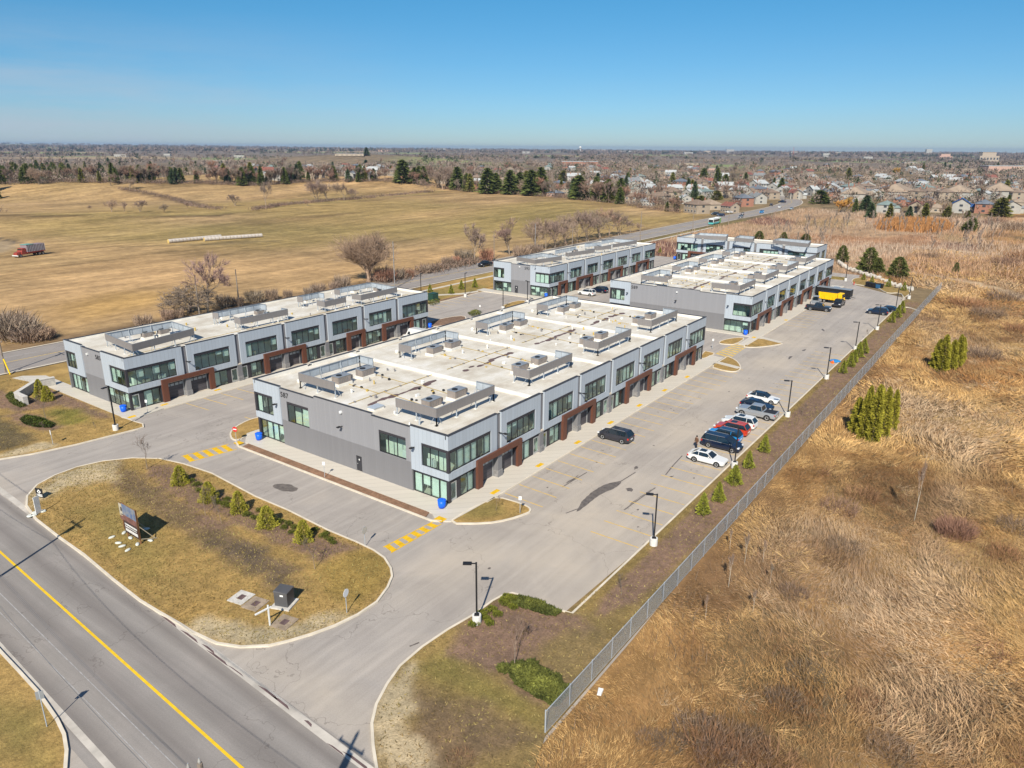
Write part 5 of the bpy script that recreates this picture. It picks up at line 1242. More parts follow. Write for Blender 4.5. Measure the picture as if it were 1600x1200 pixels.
x, y, z = T(1492, 836); inst(rb, (x, y, z-.1), 0, 1.0, 'dense reddish brown bush right of the tall birch', None, 'bush')
db = [twig_bush('scrub_bush', 2.0, 1.5, 270+i, 520, c, .02) for i, c in enumerate(((.21, .145, .11), (.24, .14, .08), (.18, .135, .10)))]
for i, (px, py, hp) in enumerate([(1090, 1150, 46), (1110, 1172, 50), (1135, 1160, 44), (1120, 1190, 40), (1150, 1185, 40), (1170, 1195, 44), (1175, 1160, 30), (1210, 1198, 50), (1045, 1165, 30), (1015, 1160, 26), (1298, 880, 30), (1320, 860, 30), (1310, 800, 34), (1345, 780, 30), (1260, 1060, 34), (1225, 1100, 34), (1350, 1100, 30), (1390, 1180, 40),
                                    (1240, 930, 26), (1570, 870, 30), (1590, 830, 34), (1535, 560, 30), (1510, 480, 28), (1540, 495, 26), (1570, 470, 28), (1590, 520, 26), (1450, 405, 18), (1570, 415, 24), (1595, 410, 30), (1585, 360, 22), (1555, 350, 18), (720, 1190, 26)]):
    x, y, z = T(px, py); s = h_of(px, py, hp, x, y)/2.0; inst(db[i % 3], (x, y, z-.1), i*1.7, (s*1.1, s*1.1, s), 'dark leafless scrub bush in the dry meadow', 'scrub bushes in the dry meadow', 'bush')

# ---- meadow grass: nobody could count it
def lay_grass():
    rs = np.random.RandomState(5); parts = []
    BAND = GP([(1480, 690), (1550, 680), (1520, 800), (1480, 900), (1540, 1000), (1570, 1100), (1510, 1190), (1380, 1190), (1330, 1100), (1360, 980), (1400, 900), (1420, 830)])
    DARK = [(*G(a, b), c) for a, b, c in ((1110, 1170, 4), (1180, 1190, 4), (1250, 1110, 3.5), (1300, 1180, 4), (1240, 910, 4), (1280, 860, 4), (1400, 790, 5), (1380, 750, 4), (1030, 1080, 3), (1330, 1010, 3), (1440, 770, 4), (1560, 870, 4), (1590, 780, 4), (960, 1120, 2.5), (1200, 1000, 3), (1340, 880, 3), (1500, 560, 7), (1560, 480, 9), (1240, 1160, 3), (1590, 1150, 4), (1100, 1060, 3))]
    def zone(n, xr_, yr_, hmin, hmax, w, dens_fn=None, pal=0):
        X = rs.uniform(*xr_, n); Y = rs.uniform(*yr_, n)
        if dens_fn is not None: k = dens_fn(X, Y); X, Y = X[k], Y[k]
        # keep what the frame could see, with a margin
        rel = np.stack([X, Y, np.full(len(X), -CAM_H)], 1); zf = rel@FW; u = rel@RT/zf*F_PX; v = -(rel@UP)/zf*F_PX
        k = (zf > 5) & (np.abs(u) < 1150) & (v < 900); X, Y = X[k], Y[k]; m = len(X)
        Z = H(X, Y); th = 2.2*wav(X, Y, 6, 1)+1.2*wav(X, Y, 2.6, 4)+2.6*wav(X, Y, 16, 9)+rs.normal(0, 1, m)*(.45+1.3*np.clip(wav(X, Y, 7, 6)+.15, 0, 1))
        el = np.clip(.45+.45*wav(X, Y, 4, 10)+rs.normal(0, .28, m), .05, 1.35)
        D = np.stack([np.cos(th)*np.cos(el), np.sin(th)*np.cos(el), np.sin(el)], 1)
        L = rs.uniform(hmin, hmax, m)*(1+.5*wav(X, Y, 3, 11)); q = np.clip(.5+.75*wav(X, Y, 5, 2)+.6*wav(X, Y, 1.5, 3)+rs.normal(0, .2, m), 0, 1)[:, None]; q2 = np.clip(wav(X, Y, 9, 8)*1.6+rs.normal(0, .25, m)-.15, 0, 1)[:, None]; q3 = np.clip(wav(X, Y, 13, 11)*2+wav(X, Y, 3.1, 0)-.15+rs.normal(0, .2, m), 0, 1)[:, None]
        base = np.array((.27, .148, .065))*(1-q)+np.array((.68, .44, .185))*q; base = base*(1-q2)+np.array((.50, .36, .23))*q2; base = base*(1-q3*.8)+np.array((.36, .18, .065))*q3*.8
        kb = sstep(-3, 3, poly_sd(BAND, X, Y)+2.0*wav(X, Y, 4, 2))*(.55+.45*np.clip(wav(X, Y, 2.5, 9)+.4, 0, 1)); base = base*(1-kb[:, None]*.8)+np.array((.60, .43, .27))*kb[:, None]*.8; L = L*(1+.9*kb)
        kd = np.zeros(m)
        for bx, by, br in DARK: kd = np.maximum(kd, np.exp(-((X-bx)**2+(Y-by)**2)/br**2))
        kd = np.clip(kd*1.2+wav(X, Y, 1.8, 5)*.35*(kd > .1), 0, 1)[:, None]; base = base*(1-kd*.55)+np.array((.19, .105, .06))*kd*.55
        q4 = (rs.uniform(0, 1, (m, 1)) < .10); base = np.where(q4, np.array((.13, .11, .07)), base)*(1.0-.2*np.clip(wav(X, Y, 17, 5)*1.8+.1, 0, 1)*np.ones(m)-.12*np.clip((60-X)/40, 0, 1))[:, None]
        P = np.stack([X, Y, Z-.03+rs.uniform(0, .25, m)], 1); parts.append(tri_cloud(P, L, D, base, .22, w/np.mean(L), rs))
    zone(800000, (20, 100), (-75, 20.2), .2, .6, .032)
    zone(300000, (95, 210), (-100, 20.2), .4, 1.0, .085)
    trk = [[T(a, b)[:2] for a, b in l] for l in ([(1410, 423), (1450, 430), (1500, 438), (1560, 452), (1620, 470)], [(1355, 380), (1420, 385), (1500, 392), (1620, 403)], [(1320, 400), (1370, 418), (1410, 423)])]
    zone(90000, (200, 330), (-90, 40), .5, 1.3, .16, lambda X, Y: ((Y < 20) | (X > 232)) & (line_d(trk[0], X, Y) > 2.0) & (line_d(trk[1], X, Y) > 2.0) & (line_d(trk[2], X, Y) > 2.0))
    # tussocks: blades bending outwards from a centre
    nt = 3600; cx = rs.uniform(26, 190, nt); cy = rs.uniform(-80, 19.5, nt); ok = wav(cx, cy, 10, 7)+rs.uniform(-.6, .5, nt) > -.15; cx, cy = cx[ok], cy[ok]; nt = len(cx); rr = rs.uniform(.35, 1.1, nt); R0 = np.repeat(np.arange(nt), 46); m = len(R0)
    a = rs.uniform(0, 6.28, m); q = rs.uniform(0, 1, m); X = cx[R0]+np.cos(a)*q*rr[R0]*.6; Y = cy[R0]+np.sin(a)*q*rr[R0]*.6; el = np.clip(1.35-1.1*q+rs.normal(0, .2, m), .1, 1.5); D = np.stack([np.cos(a)*np.cos(el), np.sin(a)*np.cos(el), np.sin(el)], 1)
    tc_ = np.array([(.58, .41, .20), (.46, .30, .15), (.34, .19, .08), (.20, .15, .08), (.52, .39, .25)])[rs.choice(5, nt, p=[.3, .28, .16, .12, .14])]
    parts.append(tri_cloud(np.stack([X, Y, H(X, Y)-.02], 1), rr[R0]*rs.uniform(.5, 1.0, m), D, tc_[R0]*.9, .22, .035, rs))
    # wind-flattened mats: long pale blades fanning from one side
    nt = 1500; cx = rs.uniform(28, 210, nt); cy = rs.uniform(-85, 18, nt); rr = rs.uniform(.6, 1.7, nt)*(1+cx/220); hd = rs.uniform(0, 6.28, nt); R0 = np.repeat(np.arange(nt), 120); m = len(R0)
    a = hd[R0]+rs.normal(0, .8, m); q = rs.uniform(0, 1, m)**.7; X = cx[R0]+np.cos(a)*q*rr[R0]; Y = cy[R0]+np.sin(a)*q*rr[R0]; el = np.clip(.55-.5*q+rs.normal(0, .1, m), .03, 1.2); D = np.stack([np.cos(a)*np.cos(el), np.sin(a)*np.cos(el), np.sin(el)], 1); k = Y < 20
    mc = np.array([(.64, .43, .20), (.58, .39, .18), (.55, .41, .26), (.38, .21, .09)])[rs.choice(4, nt, p=[.35, .3, .2, .15])]
    parts.append(tri_cloud(np.stack([X, Y, H(X, Y)+.12], 1)[k], (rr[R0]*rs.uniform(.2, .5, m))[k], D[k], mc[R0][k], .25, .04, rs))
    # dark tangled brush
    nt = 420; cx = rs.uniform(28, 215, nt); cy = rs.uniform(-85, 17, nt); ok = wav(cx, cy, 13, 1)+rs.uniform(-.5, .5, nt) > .1; cx, cy = cx[ok], cy[ok]; nt = len(cx); rr = rs.uniform(.5, 1.6, nt)*(1+cx/260); R0 = np.repeat(np.arange(nt), 110); m = len(R0)
    X = cx[R0]+rs.normal(0, .5, m)*rr[R0]; Y = cy[R0]+rs.normal(0, .5, m)*rr[R0]; D = rs.normal(size=(m, 3)); D[:, 2] = np.abs(D[:, 2])+.25; D /= np.linalg.norm(D, axis=1, keepdims=True); k = Y < 20
    parts.append(tri_cloud((np.stack([X, Y, H(X, Y)+rs.uniform(0, .5, m)], 1))[k], (rr[R0]*rs.uniform(.3, .8, m))[k], D[k], np.array([(.15, .09, .06), (.22, .12, .07), (.19, .15, .10)])[rs.randint(0, 3, nt)][R0][k], .3, .035, rs))
    nt = 120000; X = rs.uniform(24, 230, nt); Y = rs.uniform(-90, 19.8, nt); ok = (wav(X, Y, 12, 3)+.5*wav(X, Y, 3, 9)+rs.uniform(-.3, .3, nt) > .28); X, Y = X[ok], Y[ok]; m = len(X)
    D = np.stack([rs.normal(0, .22, m), rs.normal(0, .22, m), np.ones(m)], 1); D /= np.linalg.norm(D, axis=1, keepdims=True); parts.append(tri_cloud(np.stack([X, Y, H(X, Y)-.02], 1), rs.uniform(.5, 1.5, m), D, np.array([(.30, .17, .10), (.24, .175, .13), (.19, .13, .085)])[rs.randint(0, 3, m)], .25, .035, rs))
    V, F_, C = join(parts); o = np_mesh('dry_grass', V, F_, M_grass, C); tag(o, 'tall dry straw coloured meadow grass flattened into swirls', 'grass', None, 'stuff')
    # scrub between cross block and the houses: upright grey and rust stems
    parts.clear(); n = 60000; X = rs.uniform(245, 520, n); Y = rs.uniform(0, 132, n); k = wav(X, Y, 30, 5)+rs.uniform(-.4, .6, n) > -.15; X, Y = X[k], Y[k]; m = len(X); Z = H(X, Y)
    D = np.stack([rs.normal(0, .3, m), rs.normal(0, .3, m), np.ones(m)], 1); D /= np.linalg.norm(D, axis=1, keepdims=True); g = np.clip(.5+wav(X, Y, 22, 3)+rs.normal(0, .3, m), 0, 1)[:, None]
    L = rs.uniform(.6, 2.0, m)*(1.1+.7*wav(X, Y, 25, 6)); base = np.array((.42, .26, .16))*(1-g)+np.array((.44, .345, .265))*g
    V, F_, C = tri_cloud(np.stack([X, Y, Z-.05], 1), L, D, base, .3, .09, rs); o = np_mesh('scrub_undergrowth', V, F_, M_grass, C); tag(o, 'thin rust and grey scrub stems between the cross block and the houses', 'undergrowth', None, 'stuff')
lay_grass()
def orange_reeds():
    rs = np.random.RandomState(6); P = np.array([T(a, b)[:2] for a, b in [(1375, 349), (1420, 345), (1475, 349), (1482, 361), (1430, 363), (1380, 360)]]); x0_, y0_ = P.min(0); x1_, y1_ = P.max(0)
    X = rs.uniform(x0_, x1_, 26000); Y = rs.uniform(y0_, y1_, 26000); k = poly_sd(P, X, Y)+rs.uniform(-4, 4, 26000) > 0; X, Y = X[k], Y[k]; m = len(X); D = np.stack([rs.normal(0, .25, m), rs.normal(0, .25, m), np.ones(m)], 1); D /= np.linalg.norm(D, axis=1, keepdims=True)
    V, F_, C = tri_cloud(np.stack([X, Y, H(X, Y)], 1), rs.uniform(1.5, 3.6, m), D, (.40, .20, .08), .3, .12, rs); o = np_mesh('orange_undergrowth', V, F_, M_grass, C); tag(o, 'patch of orange reeds before the wetland houses', 'reeds', None, 'stuff')
orange_reeds()
thin = bare_tree('thin_tree', 8, 281, 300, .9, .06, (.36, .31, .26), (.30, .24, .2), spread=.28, levels=3, nb=2, trunk=.5, up=.6, ratio=.45, r0=.08)
for i in range(130):
    px = rnd.uniform(1205, 1560); py = rnd.uniform(350, 376) if rnd.random() < .75 else rnd.uniform(376, 400)
    if 1300 < px < 1420 and py > 372: continue
    x, y, z = T(px, py); s = rnd.uniform(.5, 1.15); inst(thin, (x, y, z-.1), i*1.0, s, 'thin pale leafless tree in the scrub before the houses', 'thin trees in the scrub', 'tree')
# loose grass on the verges of the pads
def verge_grass():
    rs = np.random.RandomState(9); parts = []
    for P, n, L, base in ((front, 26000, .16, (.30, .21, .075)), (south, 40000, .18, (.27, .185, .085)), (left, 12000, .16, (.30, .215, .08))):
        P = np.array(P); x0_, y0_ = P.min(0); x1_, y1_ = P.max(0); X = rs.uniform(x0_, x1_, n); Y = rs.uniform(y0_, y1_, n); k = poly_sd(P, X, Y) > .3; X, Y = X[k], Y[k]; m = len(X)
        D = rs.normal(size=(m, 3)); D[:, 2] = np.abs(D[:, 2])*.6+.2; D /= np.linalg.norm(D, axis=1, keepdims=True); g = np.clip(.5+.6*wav(X, Y, 2.2, 1)+rs.normal(0, .2, m), 0, 1)[:, None]
        c = np.array(base)*(1-g)*.7+np.array((.27, .225, .085))*g; parts.append(tri_cloud(np.stack([X, Y, np.full(m, .12)], 1), L*rs.uniform(.5, 1.5, m), D, c, .35, .4, rs))
    V, F_, C = join(parts); o = np_mesh('lawn_grass', V, F_, M_grass, C); tag(o, 'short dry grass tufts on the lawns and planting beds', 'grass', None, 'stuff')
verge_grass()
# ------------------------------------------------------------------ vehicles
def m_paint(name, c, metal=.25):
    t = NT(name); return t.bsdf(c, .32, metal, .5, coat=.7)
M_cglass = NT('car_glass').bsdf((.012, .018, .024), .04, 0, .9)
M_tyre = plain('tyre_rubber', (.02, .02, .02), .9); M_rim = plain('wheel_rim', (.5, .51, .52), .4, .4)
M_head = plain('headlight_lens', (.75, .78, .8), .15, .2, .8); M_tail = plain('taillight_lens', (.45, .02, .015), .25, 0, .6)
M_plastic = plain('black_plastic', (.025, .025, .028), .6); M_plate = plain('number_plate', (.65, .67, .7), .5)
def wheel(parent, x, y, r, w=.24):
    t = MB(); s = 1 if y > 0 else -1
    prof = [(r*.62, -w/2), (r*.93, -w/2), (r, -w*.3), (r, w*.3), (r*.93, w/2), (r*.62, w/2)]
    n = 18; vs = []; fs = []
    for rr, o in prof: vs += [(x+rr*math.cos(2*math.pi*i/n), y+o*s, r+rr*math.sin(2*math.pi*i/n)) for i in range(n)]
    for k in range(len(prof)-1):
        for i in range(n): fs.append((k*n+i, k*n+(i+1) % n, (k+1)*n+(i+1) % n, (k+1)*n+i))
    t.add(vs, fs, M_tyre); o = t.build('wheel', parent, True)
    m = MB(); vs = [(x, y+s*w*.40, r)] + [(x+r*.66*math.cos(2*math.pi*i/20), y+s*w*.46, r+r*.66*math.sin(2*math.pi*i/20)) for i in range(20)]
    m.add(vs, [(0, 1+i, 1+(i+1) % 20) for i in range(20)], M_rim)
    for k in range(5):
        a = 2*math.pi*k/5+.3; m.bar((x+.1*r*math.cos(a), y+s*w*.43, r+.1*r*math.sin(a)), (x+.6*r*math.cos(a), y+s*w*.47, r+.6*r*math.sin(a)), .03, M_plastic, 4)
    m.build('rim', o)
CARS = {  # length, width, height, belt z, hood z, front overhang, rear overhang, cabin: windscreen base, windscreen top, roof end, rear glass base
 'sedan': dict(L=4.75, W=1.84, Hh=1.44, belt=.95, hood=.84, fo=.9, ro=1.0, wb=1.45, wt=2.2, rt=3.65, rb=4.45, deck=1.0, r=.34),
 'suv': dict(L=4.7, W=1.88, Hh=1.70, belt=1.08, hood=1.02, fo=.88, ro=.95, wb=1.2, wt=1.85, rt=4.15, rb=4.62, deck=1.1, r=.37),
 'minivan': dict(L=5.15, W=2.0, Hh=1.76, belt=1.08, hood=1.0, fo=.95, ro=1.1, wb=.95, wt=1.9, rt=4.75, rb=5.08, deck=1.15, r=.36),
 'pickup': dict(L=5.75, W=2.0, Hh=1.88, belt=1.22, hood=1.18, fo=.98, ro=1.15, wb=1.65, wt=2.2, rt=3.6, rb=3.85, deck=1.2, r=.42, bed=True),
 'van': dict(L=5.9, W=2.05, Hh=2.6, belt=1.35, hood=1.2, fo=.95, ro=1.1, wb=.75, wt=1.5, rt=5.8, rb=5.88, deck=1.35, r=.37, cargo=True)}
def car(kind, paint, x, y, z, ang, label, group=None, roofc=None, scale=1.0, cat='car'):
    """nose points along +x of the thing"""
    d = CARS[kind]; L, W = d['L'], d['W']; root = empty({'suv': 'parked_suv', 'pickup': 'pickup_truck', 'van': 'delivery_van', 'minivan': 'minivan', 'sedan': 'parked_car'}[kind], (x, y, z), ang, label, cat, group)
    root.scale = (scale,)*3
    X = lambda s: L/2-s
    b = MB(); w = W/2
    # stations from nose to tail: s, low z, top z, half width
    if d.get('bed'): st = [(0, .5, .82, .80), (.12, .38, 1.0, .93), (.5, .34, d['hood'], .98), (1.6, .34, d['belt'], 1), (3.9, .34, d['belt'], 1), (3.95, .34, d['belt']-.05, 1), (L-.06, .4, d['belt']-.05, .98), (L, .5, d['belt']-.08, .95)]
    elif d.get('cargo'): st = [(0, .45, .8, .8), (.15, .34, 1.0, .93), (.7, .3, d['hood'], .98), (1.0, .3, d['belt'], 1), (L-.06, .32, d['belt'], 1), (L, .4, d['belt'], .97)]
    else:
        h = d['hood']; st = [(0, .45, .62, .72), (.08, .3, .74, .88), (.35, .24, h-.06, .96), (d['wb'], .22, h+.08, 1), (d['wb']+.6, .22, d['belt'], 1), (d['rt'], .22, d['belt']+.03, 1), (L-.3, .26, d['deck'], .97), (L-.06, .34, d['deck']-.06, .92), (L, .45, d['deck']-.22, .85)]
    vs = []; fs = []; K = 8
    for s, zl, zt, ww in st:
        a = w*ww; zm = zl+(zt-zl)*.55
        vs += [(X(s), -a*.9, zl), (X(s), -a, zl+.12), (X(s), -a*1.0, zm), (X(s), -a*.93, zt), (X(s), a*.93, zt), (X(s), a, zm), (X(s), a, zl+.12), (X(s), a*.9, zl)]
    for i in range(len(st)-1):
        for k in range(K): fs.append((i*K+k, i*K+(k+1) % K, (i+1)*K+(k+1) % K, (i+1)*K+k))
    fs.append(tuple(range(K))); fs.append(tuple(range((len(st)-1)*K, len(st)*K))[::-1])
    b.add(vs, fs, paint)
    bo = b.build('body', root)
    if d.get('bed'):
        m = MB(); m.box(X(5.62), X(4.02), -w*.82, w*.82, d['belt']-.12, d['belt']-.02, M_plastic); m.build('cargo_bed', root)
    # cabin
    zb = d['belt']+.0; zt = d['Hh']; a0, a1 = w*.93, w*.74; s0, s1, s2, s3 = d['wb'], d['wt'], d['rt'], d['rb']
    if d.get('cargo'): a1 = w*.86
    B = [(X(s0), a0), (X(s3), a0)]; zf = (d['hood']+.08 if not d.get('bed') else zb)
    P = lambda s, yy, zz: (X(s), yy, zz)
    c = MB()
    q = [P(s0, -a0, zf-.03), P(s3, -a0, zb-.02), P(s3, a0, zb-.02), P(s0, a0, zf-.03), P(s1, -a1, zt-.05), P(s2, -a1, zt-.05), P(s2, a1, zt-.05), P(s1, a1, zt-.05)]
    rl = MB(); cm = (s1+s2)/2; rl.add([P(s1-.05, -a1, zt-.06), P(s1-.05, a1, zt-.06), P(s2+.05, a1, zt-.06), P(s2+.05, -a1, zt-.06), P(s1+.15, -a1*.86, zt-.005), P(s1+.15, a1*.86, zt-.005), P(s2-.12, a1*.86, zt-.005), P(s2-.12, -a1*.86, zt-.005), P(cm, -a1*.8, zt+.02), P(cm, a1*.8, zt+.02)],
        [(0, 1, 5, 4), (1, 2, 6, 5, ), (2, 3, 7, 6), (3, 0, 4, 7), (4, 5, 9, 8), (8, 9, 6, 7), (4, 8, 7), (5, 6, 9)], roofc or paint)
    rl.build('roof', root)
    c.hexa([q[0], q[1], q[2], q[3], q[4], q[5], q[6], q[7]], paint if d.get('cargo') else M_cglass)
    if d.get('cargo'): c.build('cab', root); g = MB(); g.hexa([P(s0-.02, -a0*.9, zf+.05), P(s0+.3, -a0*.9, zf+.05), P(s0+.3, a0*.9, zf+.05), P(s0-.02, a0*.9, zf+.05), P(s1-.06, -a1*.9, zt-.35), P(s1+.2, -a1*.9, zt-.35), P(s1+.2, a1*.9, zt-.35), P(s1-.06, a1*.9, zt-.35)], M_cglass)
    if d.get('cargo'):
        for sy in (-1, 1): g.hexa([P(1.05, sy*(a0+.0), zb+.02), P(1.9, sy*a0, zb+.02), P(1.9, sy*(a0+.015), zb+.02), P(1.05, sy*(a0+.015), zb+.02), P(1.5, sy*(a1+.04), zb+.62), P(1.9, sy*(a1+.04), zb+.62), P(1.9, sy*(a1+.05), zb+.62), P(1.5, sy*(a1+.05), zb+.62)], M_cglass)
        g.build('window', root)
    else: c.build('window', root)
    if not d.get('cargo'):
        pl = MB()
        for sy in (-1, 1):
            e = .012*sy
            for (sb, st_) in ((s0, s1), (s3, s2)):
                pl.bar(P(sb, sy*a0+e, (zf if sb == s0 else zb)), P(st_, sy*a1+e, zt-.04), .045, roofc or paint, 4)
            for f_ in ((.36, .68) if kind != 'pickup' else (.5,)):
                sm = s1+(s2-s1)*f_+.1; pl.bar(P(sm, sy*a0+e, zb), P(sm, sy*a1+e, zt-.05), .035, M_plastic if f_ != .68 else paint, 4)
            pl.bar(P(s0, sy*(a0+.01), zb), P(s3, sy*(a0+.01), zb), .025, paint if kind != 'minivan' else M_silver, 4)
        pl.build('pillar', root)
    for sx in (d['fo'], L-d['ro']):
        for sy in (-1, 1):
            wheel(root, X(sx), sy*(w-.10), d['r'])
    ar = MB()
    for sx in (d['fo'], L-d['ro']):
        for sy in (-1, 1):
            n = 14; rr = d['r']+.07; pts = [(X(sx)+rr*math.cos(math.pi*i/(n-1)), sy*(w+.004), d['r']+rr*math.sin(math.pi*i/(n-1))) for i in range(n)]; pts += [(X(sx)-rr, sy*(w+.004), .24), (X(sx)+rr, sy*(w+.004), .24)]
            ar.add(pts, [tuple(range(n+2))], M_plastic)
    ar.build('wheel_arch', root)
    hz = (d['hood']-.22); tz = d['deck']-.28 if not d.get('cargo') else 1.3
    for sy in (-1, 1):
        m = MB(); m.box(X(.05), X(.34), sy*w*.56, sy*w*.93, hz-.07, hz+.08, M_head); m.build('headlight', root)
        m = MB(); m.box(X(L-.22), X(L-.02), sy*w*.66, sy*w*.97, tz-.1, tz+.12, M_tail); m.build('taillight', root)
        m = MB(); m.box(X(s0+.55), X(s0+.4), sy*(w*.96), sy*(w*1.1), zb+.04, zb+.2, paint); m.build('mirror', root)
    m = MB(); m.box(X(.1), X(-.01), -w*.5, w*.5, .42, hz-.1, M_plastic); m.build('grille', root)
    m = MB(); m.box(X(L-.02), X(L+.015), -.26, .26, .62, .76, M_plate); m.build('number_plate', root)
    if kind in ('suv', 'minivan') : 
        m = MB()
        for sy in (-1, 1): m.bar(P(s1+.2, sy*a1*.9, zt+.03), P(s2-.2, sy*a1*.9, zt+.03), .02, M_silver)
        m.build('roof_rail', root)
    if roofc is None and kind == 'sedan' or kind == 'suv' and 'white' in label:
        m = MB(); m.box(X(s1+.35), X(s1+1.15), -a1*.62, a1*.62, zt+.0, zt+.028, M_cglass); m.build('sunroof', root)
    return root
P_white = m_paint('white_car_paint', (.68, .69, .68), 0); P_navy = m_paint('navy_car_paint', (.006, .014, .04)); P_black = m_paint('black_car_paint', (.012, .014, .02)); P_blue = m_paint('bright_blue_car_paint', (.02, .30, .72), .2)
P_red = m_paint('orange_red_car_paint', (.50, .045, .012), .1); P_silver = m_paint('silver_car_paint', (.42, .44, .46), .5); P_char = m_paint('charcoal_car_paint', (.03, .032, .045)); P_lblue = m_paint('pale_blue_car_paint', (.30, .42, .5), .3)
DN = R_(-90); UPA = R_(90)
row_ = [('sedan', P_white, 1100.5, 726, DN, 'white sedan with dark sunroof at the near end of the parked row'), ('minivan', P_navy, 1123.5, 703.5, DN, 'navy minivan second from the near end of the parked row')]
for k, pnt, px, py, a, l in row_:
    x, y = G(px, py); car(k, pnt, x+.95, y, .004, a, l, 'cars parked along the right kerb')
g_ = 'cars parked along the right kerb'
def kx(px, py): return G(px, py)[0]
car('suv', P_blue, kx(1166, 697)+.3, 29.6, .004, UPA, 'bright blue hatchback between the navy minivan and the red one', g_, m_paint('dark_blue_roof', (.01, .05, .12)))
car('suv', P_red, kx(1182, 687)+.4, 29.6, .004, UPA, 'orange-red hatchback between the blue and the white one', g_)
car('suv', P_white, kx(1194, 676)+.3, 29.6, .004, UPA, 'white suv with dark sunroof beside the silver pickup', g_)
x0_, y0_ = G((1163+1199)/2, (651+657)/2)
car('pickup', P_silver, x0_+.9, y0_+.2, .004, UPA, 'silver pickup truck parked tail to the kerb', g_)
car('sedan', P_navy, kx(1215, 646)+.2, 30.0, .004, DN, 'dark navy sedan between the silver pickup and the white hatchback', g_, P_navy)
car('sedan', P_white, kx(1226, 638)+1.2, 30.3, .004, DN, 'white hatchback with black roof at the far end of the parked row', g_, P_black)
x, y = G(955.5, 690); car('suv', P_char, x+.9, y-.1, .004, UPA, 'charcoal suv parked alone in front of 587', None)
x, y = G(1277, 486); car('pickup', P_black, x+.8, y, .004, R_(-84), 'black pickup truck parked across the bays before 589', None)
x, y = G(1306, 481); car('pickup', P_black, x+2.6, y, .004, R_(180), 'black pickup truck facing the camera beside the yellow truck', None)
x, y = G(1371, 492); car('suv', P_navy, x+.9, y+.2, .004, UPA, 'dark suv nearest of the two at the far kerb', None)
x, y = G(1380, 488); car('sedan', P_navy, x+1.6, y-.5, .004, UPA, 'dark sedan behind the dark suv at the far kerb', None, P_navy)
x, y = G(914, 462); car('suv', P_white, x+.9, y, .004, UPA, 'white suv parked in front of 593', None)
x, y = G(934, 457.5); car('suv', P_navy, x+.9, y, .004, UPA, 'dark navy suv beside the white suv in front of 593', None)
car('van', P_white, 145.6, 84.5, .004, DN, 'white delivery van half hidden behind the corner of 589', None, cat='van')
car('sedan', P_black, 79.0, 97.4, .004, UPA, 'black car half hidden behind the roof edge of 587', None, P_black)
car('van', P_white, 103.5, 97.5, .004, UPA, 'white van before the portal of 585, partly hidden by the roof of 587', None, cat='van')
x, y = G(1325, 462); car('pickup', P_silver, x+.5, y+3.3, .004, R_(-96), 'silver pickup truck between the yellow truck and the black trailer', None)
x, y = G(1316, 466); car('pickup', P_lblue, x-.3, y+2.6, .004, R_(-95), 'pale blue pickup truck mostly hidden behind the yellow truck', None)
# yellow truck: long steel body, open top
M_ytruck = plain('yellow_truck_paint', (.88, .52, .008), .45, var=.1)
r = empty('dump_truck', (195.2, 40.6, .004), R_(-97), 'big yellow open-top truck parked between two pickups before 589', 'truck'); r.scale = (.68, .9, .9)
m = MB(); m.hexa([(-4.2, -1.2, 1.0), (2.4, -1.2, 1.0), (2.4, 1.2, 1.0), (-4.2, 1.2, 1.0), (-4.4, -1.3, 2.9), (2.4, -1.3, 3.0), (2.4, 1.3, 3.0), (-4.4, 1.3, 2.9)], M_ytruck)
for k in range(7): 
    for sy in (-1.32, 1.24): m.box(-4.0+k*.98, -3.9+k*.98, sy, sy+.08, 1.1, 2.9, M_ytruck)
m.box(-4.3, 2.3, -1.1, 1.1, 2.99, 3.03, M_plastic); m.build('box_body', r)
m = MB(); m.hexa([(2.6, -1.15, .8), (4.4, -1.15, .8), (4.4, 1.15, .8), (2.6, 1.15, .8), (2.6, -1.1, 3.0), (3.9, -1.05, 3.0), (3.9, 1.05, 3.0), (2.6, 1.1, 3.0)], M_ytruck); m.build('cab', r)
m = MB(); m.hexa([(4.2, -1.0, 1.9), (4.25, -1.0, 1.9), (4.25, 1.0, 1.9), (4.2, 1.0, 1.9), (3.93, -.95, 2.8), (3.98, -.95, 2.8), (3.98, .95, 2.8), (3.93, .95, 2.8)], M_cglass); m.build('windscreen', r)
m = MB(); m.box(-4.2, 4.2, -.5, .5, .6, 1.0, M_plastic); m.build('chassis', r)
for sx in (-3.3, -2.1, 3.3):
    for sy in (-1, 1): wheel(r, sx, sy*1.0, .5, .35)
r = empty('flatbed_trailer', (203.0, 41.8, .004), R_(-95), 'black enclosed trailer behind the pickups at the end of 589', 'trailer')
m = MB(); m.box(-4.3, 4.3, -1.15, 1.15, .7, 2.5, M_black); m.box(-4.3, 4.3, -1.17, 1.17, 2.5, 2.56, M_galv); m.build('box_body', r)
m = MB(); m.bar((4.3, 0, .6), (5.4, 0, .5), .07, M_black); m.build('drawbar', r)
for sx in (-.6, .5):
    for sy in (-1, 1): wheel(r, sx, sy*1.05, .36)
r = empty('skid_loader', (190.2, 43.2, .004), R_(-170), 'grey compact loader machine between the black pickup and the yellow truck', 'loader')
m = MB(); m.box(-1.3, 1.0, -.8, .8, .4, 1.2, M_galv); m.box(-1.35, -.5, -.75, .75, 1.2, 1.6, M_char := M_side); m.build('body', r)
m = MB()
for sx in (-.5, .8):
    for sy in (-.6, .6): m.bar((sx, sy, 1.2), (sx, sy, 2.2), .05, M_black)
m.box(-.6, .95, -.72, .72, 2.2, 2.3, M_galv); m.box(-.4, .7, -.5, .5, 1.2, 2.0, M_cglass); m.build('cab', r)
m = MB()
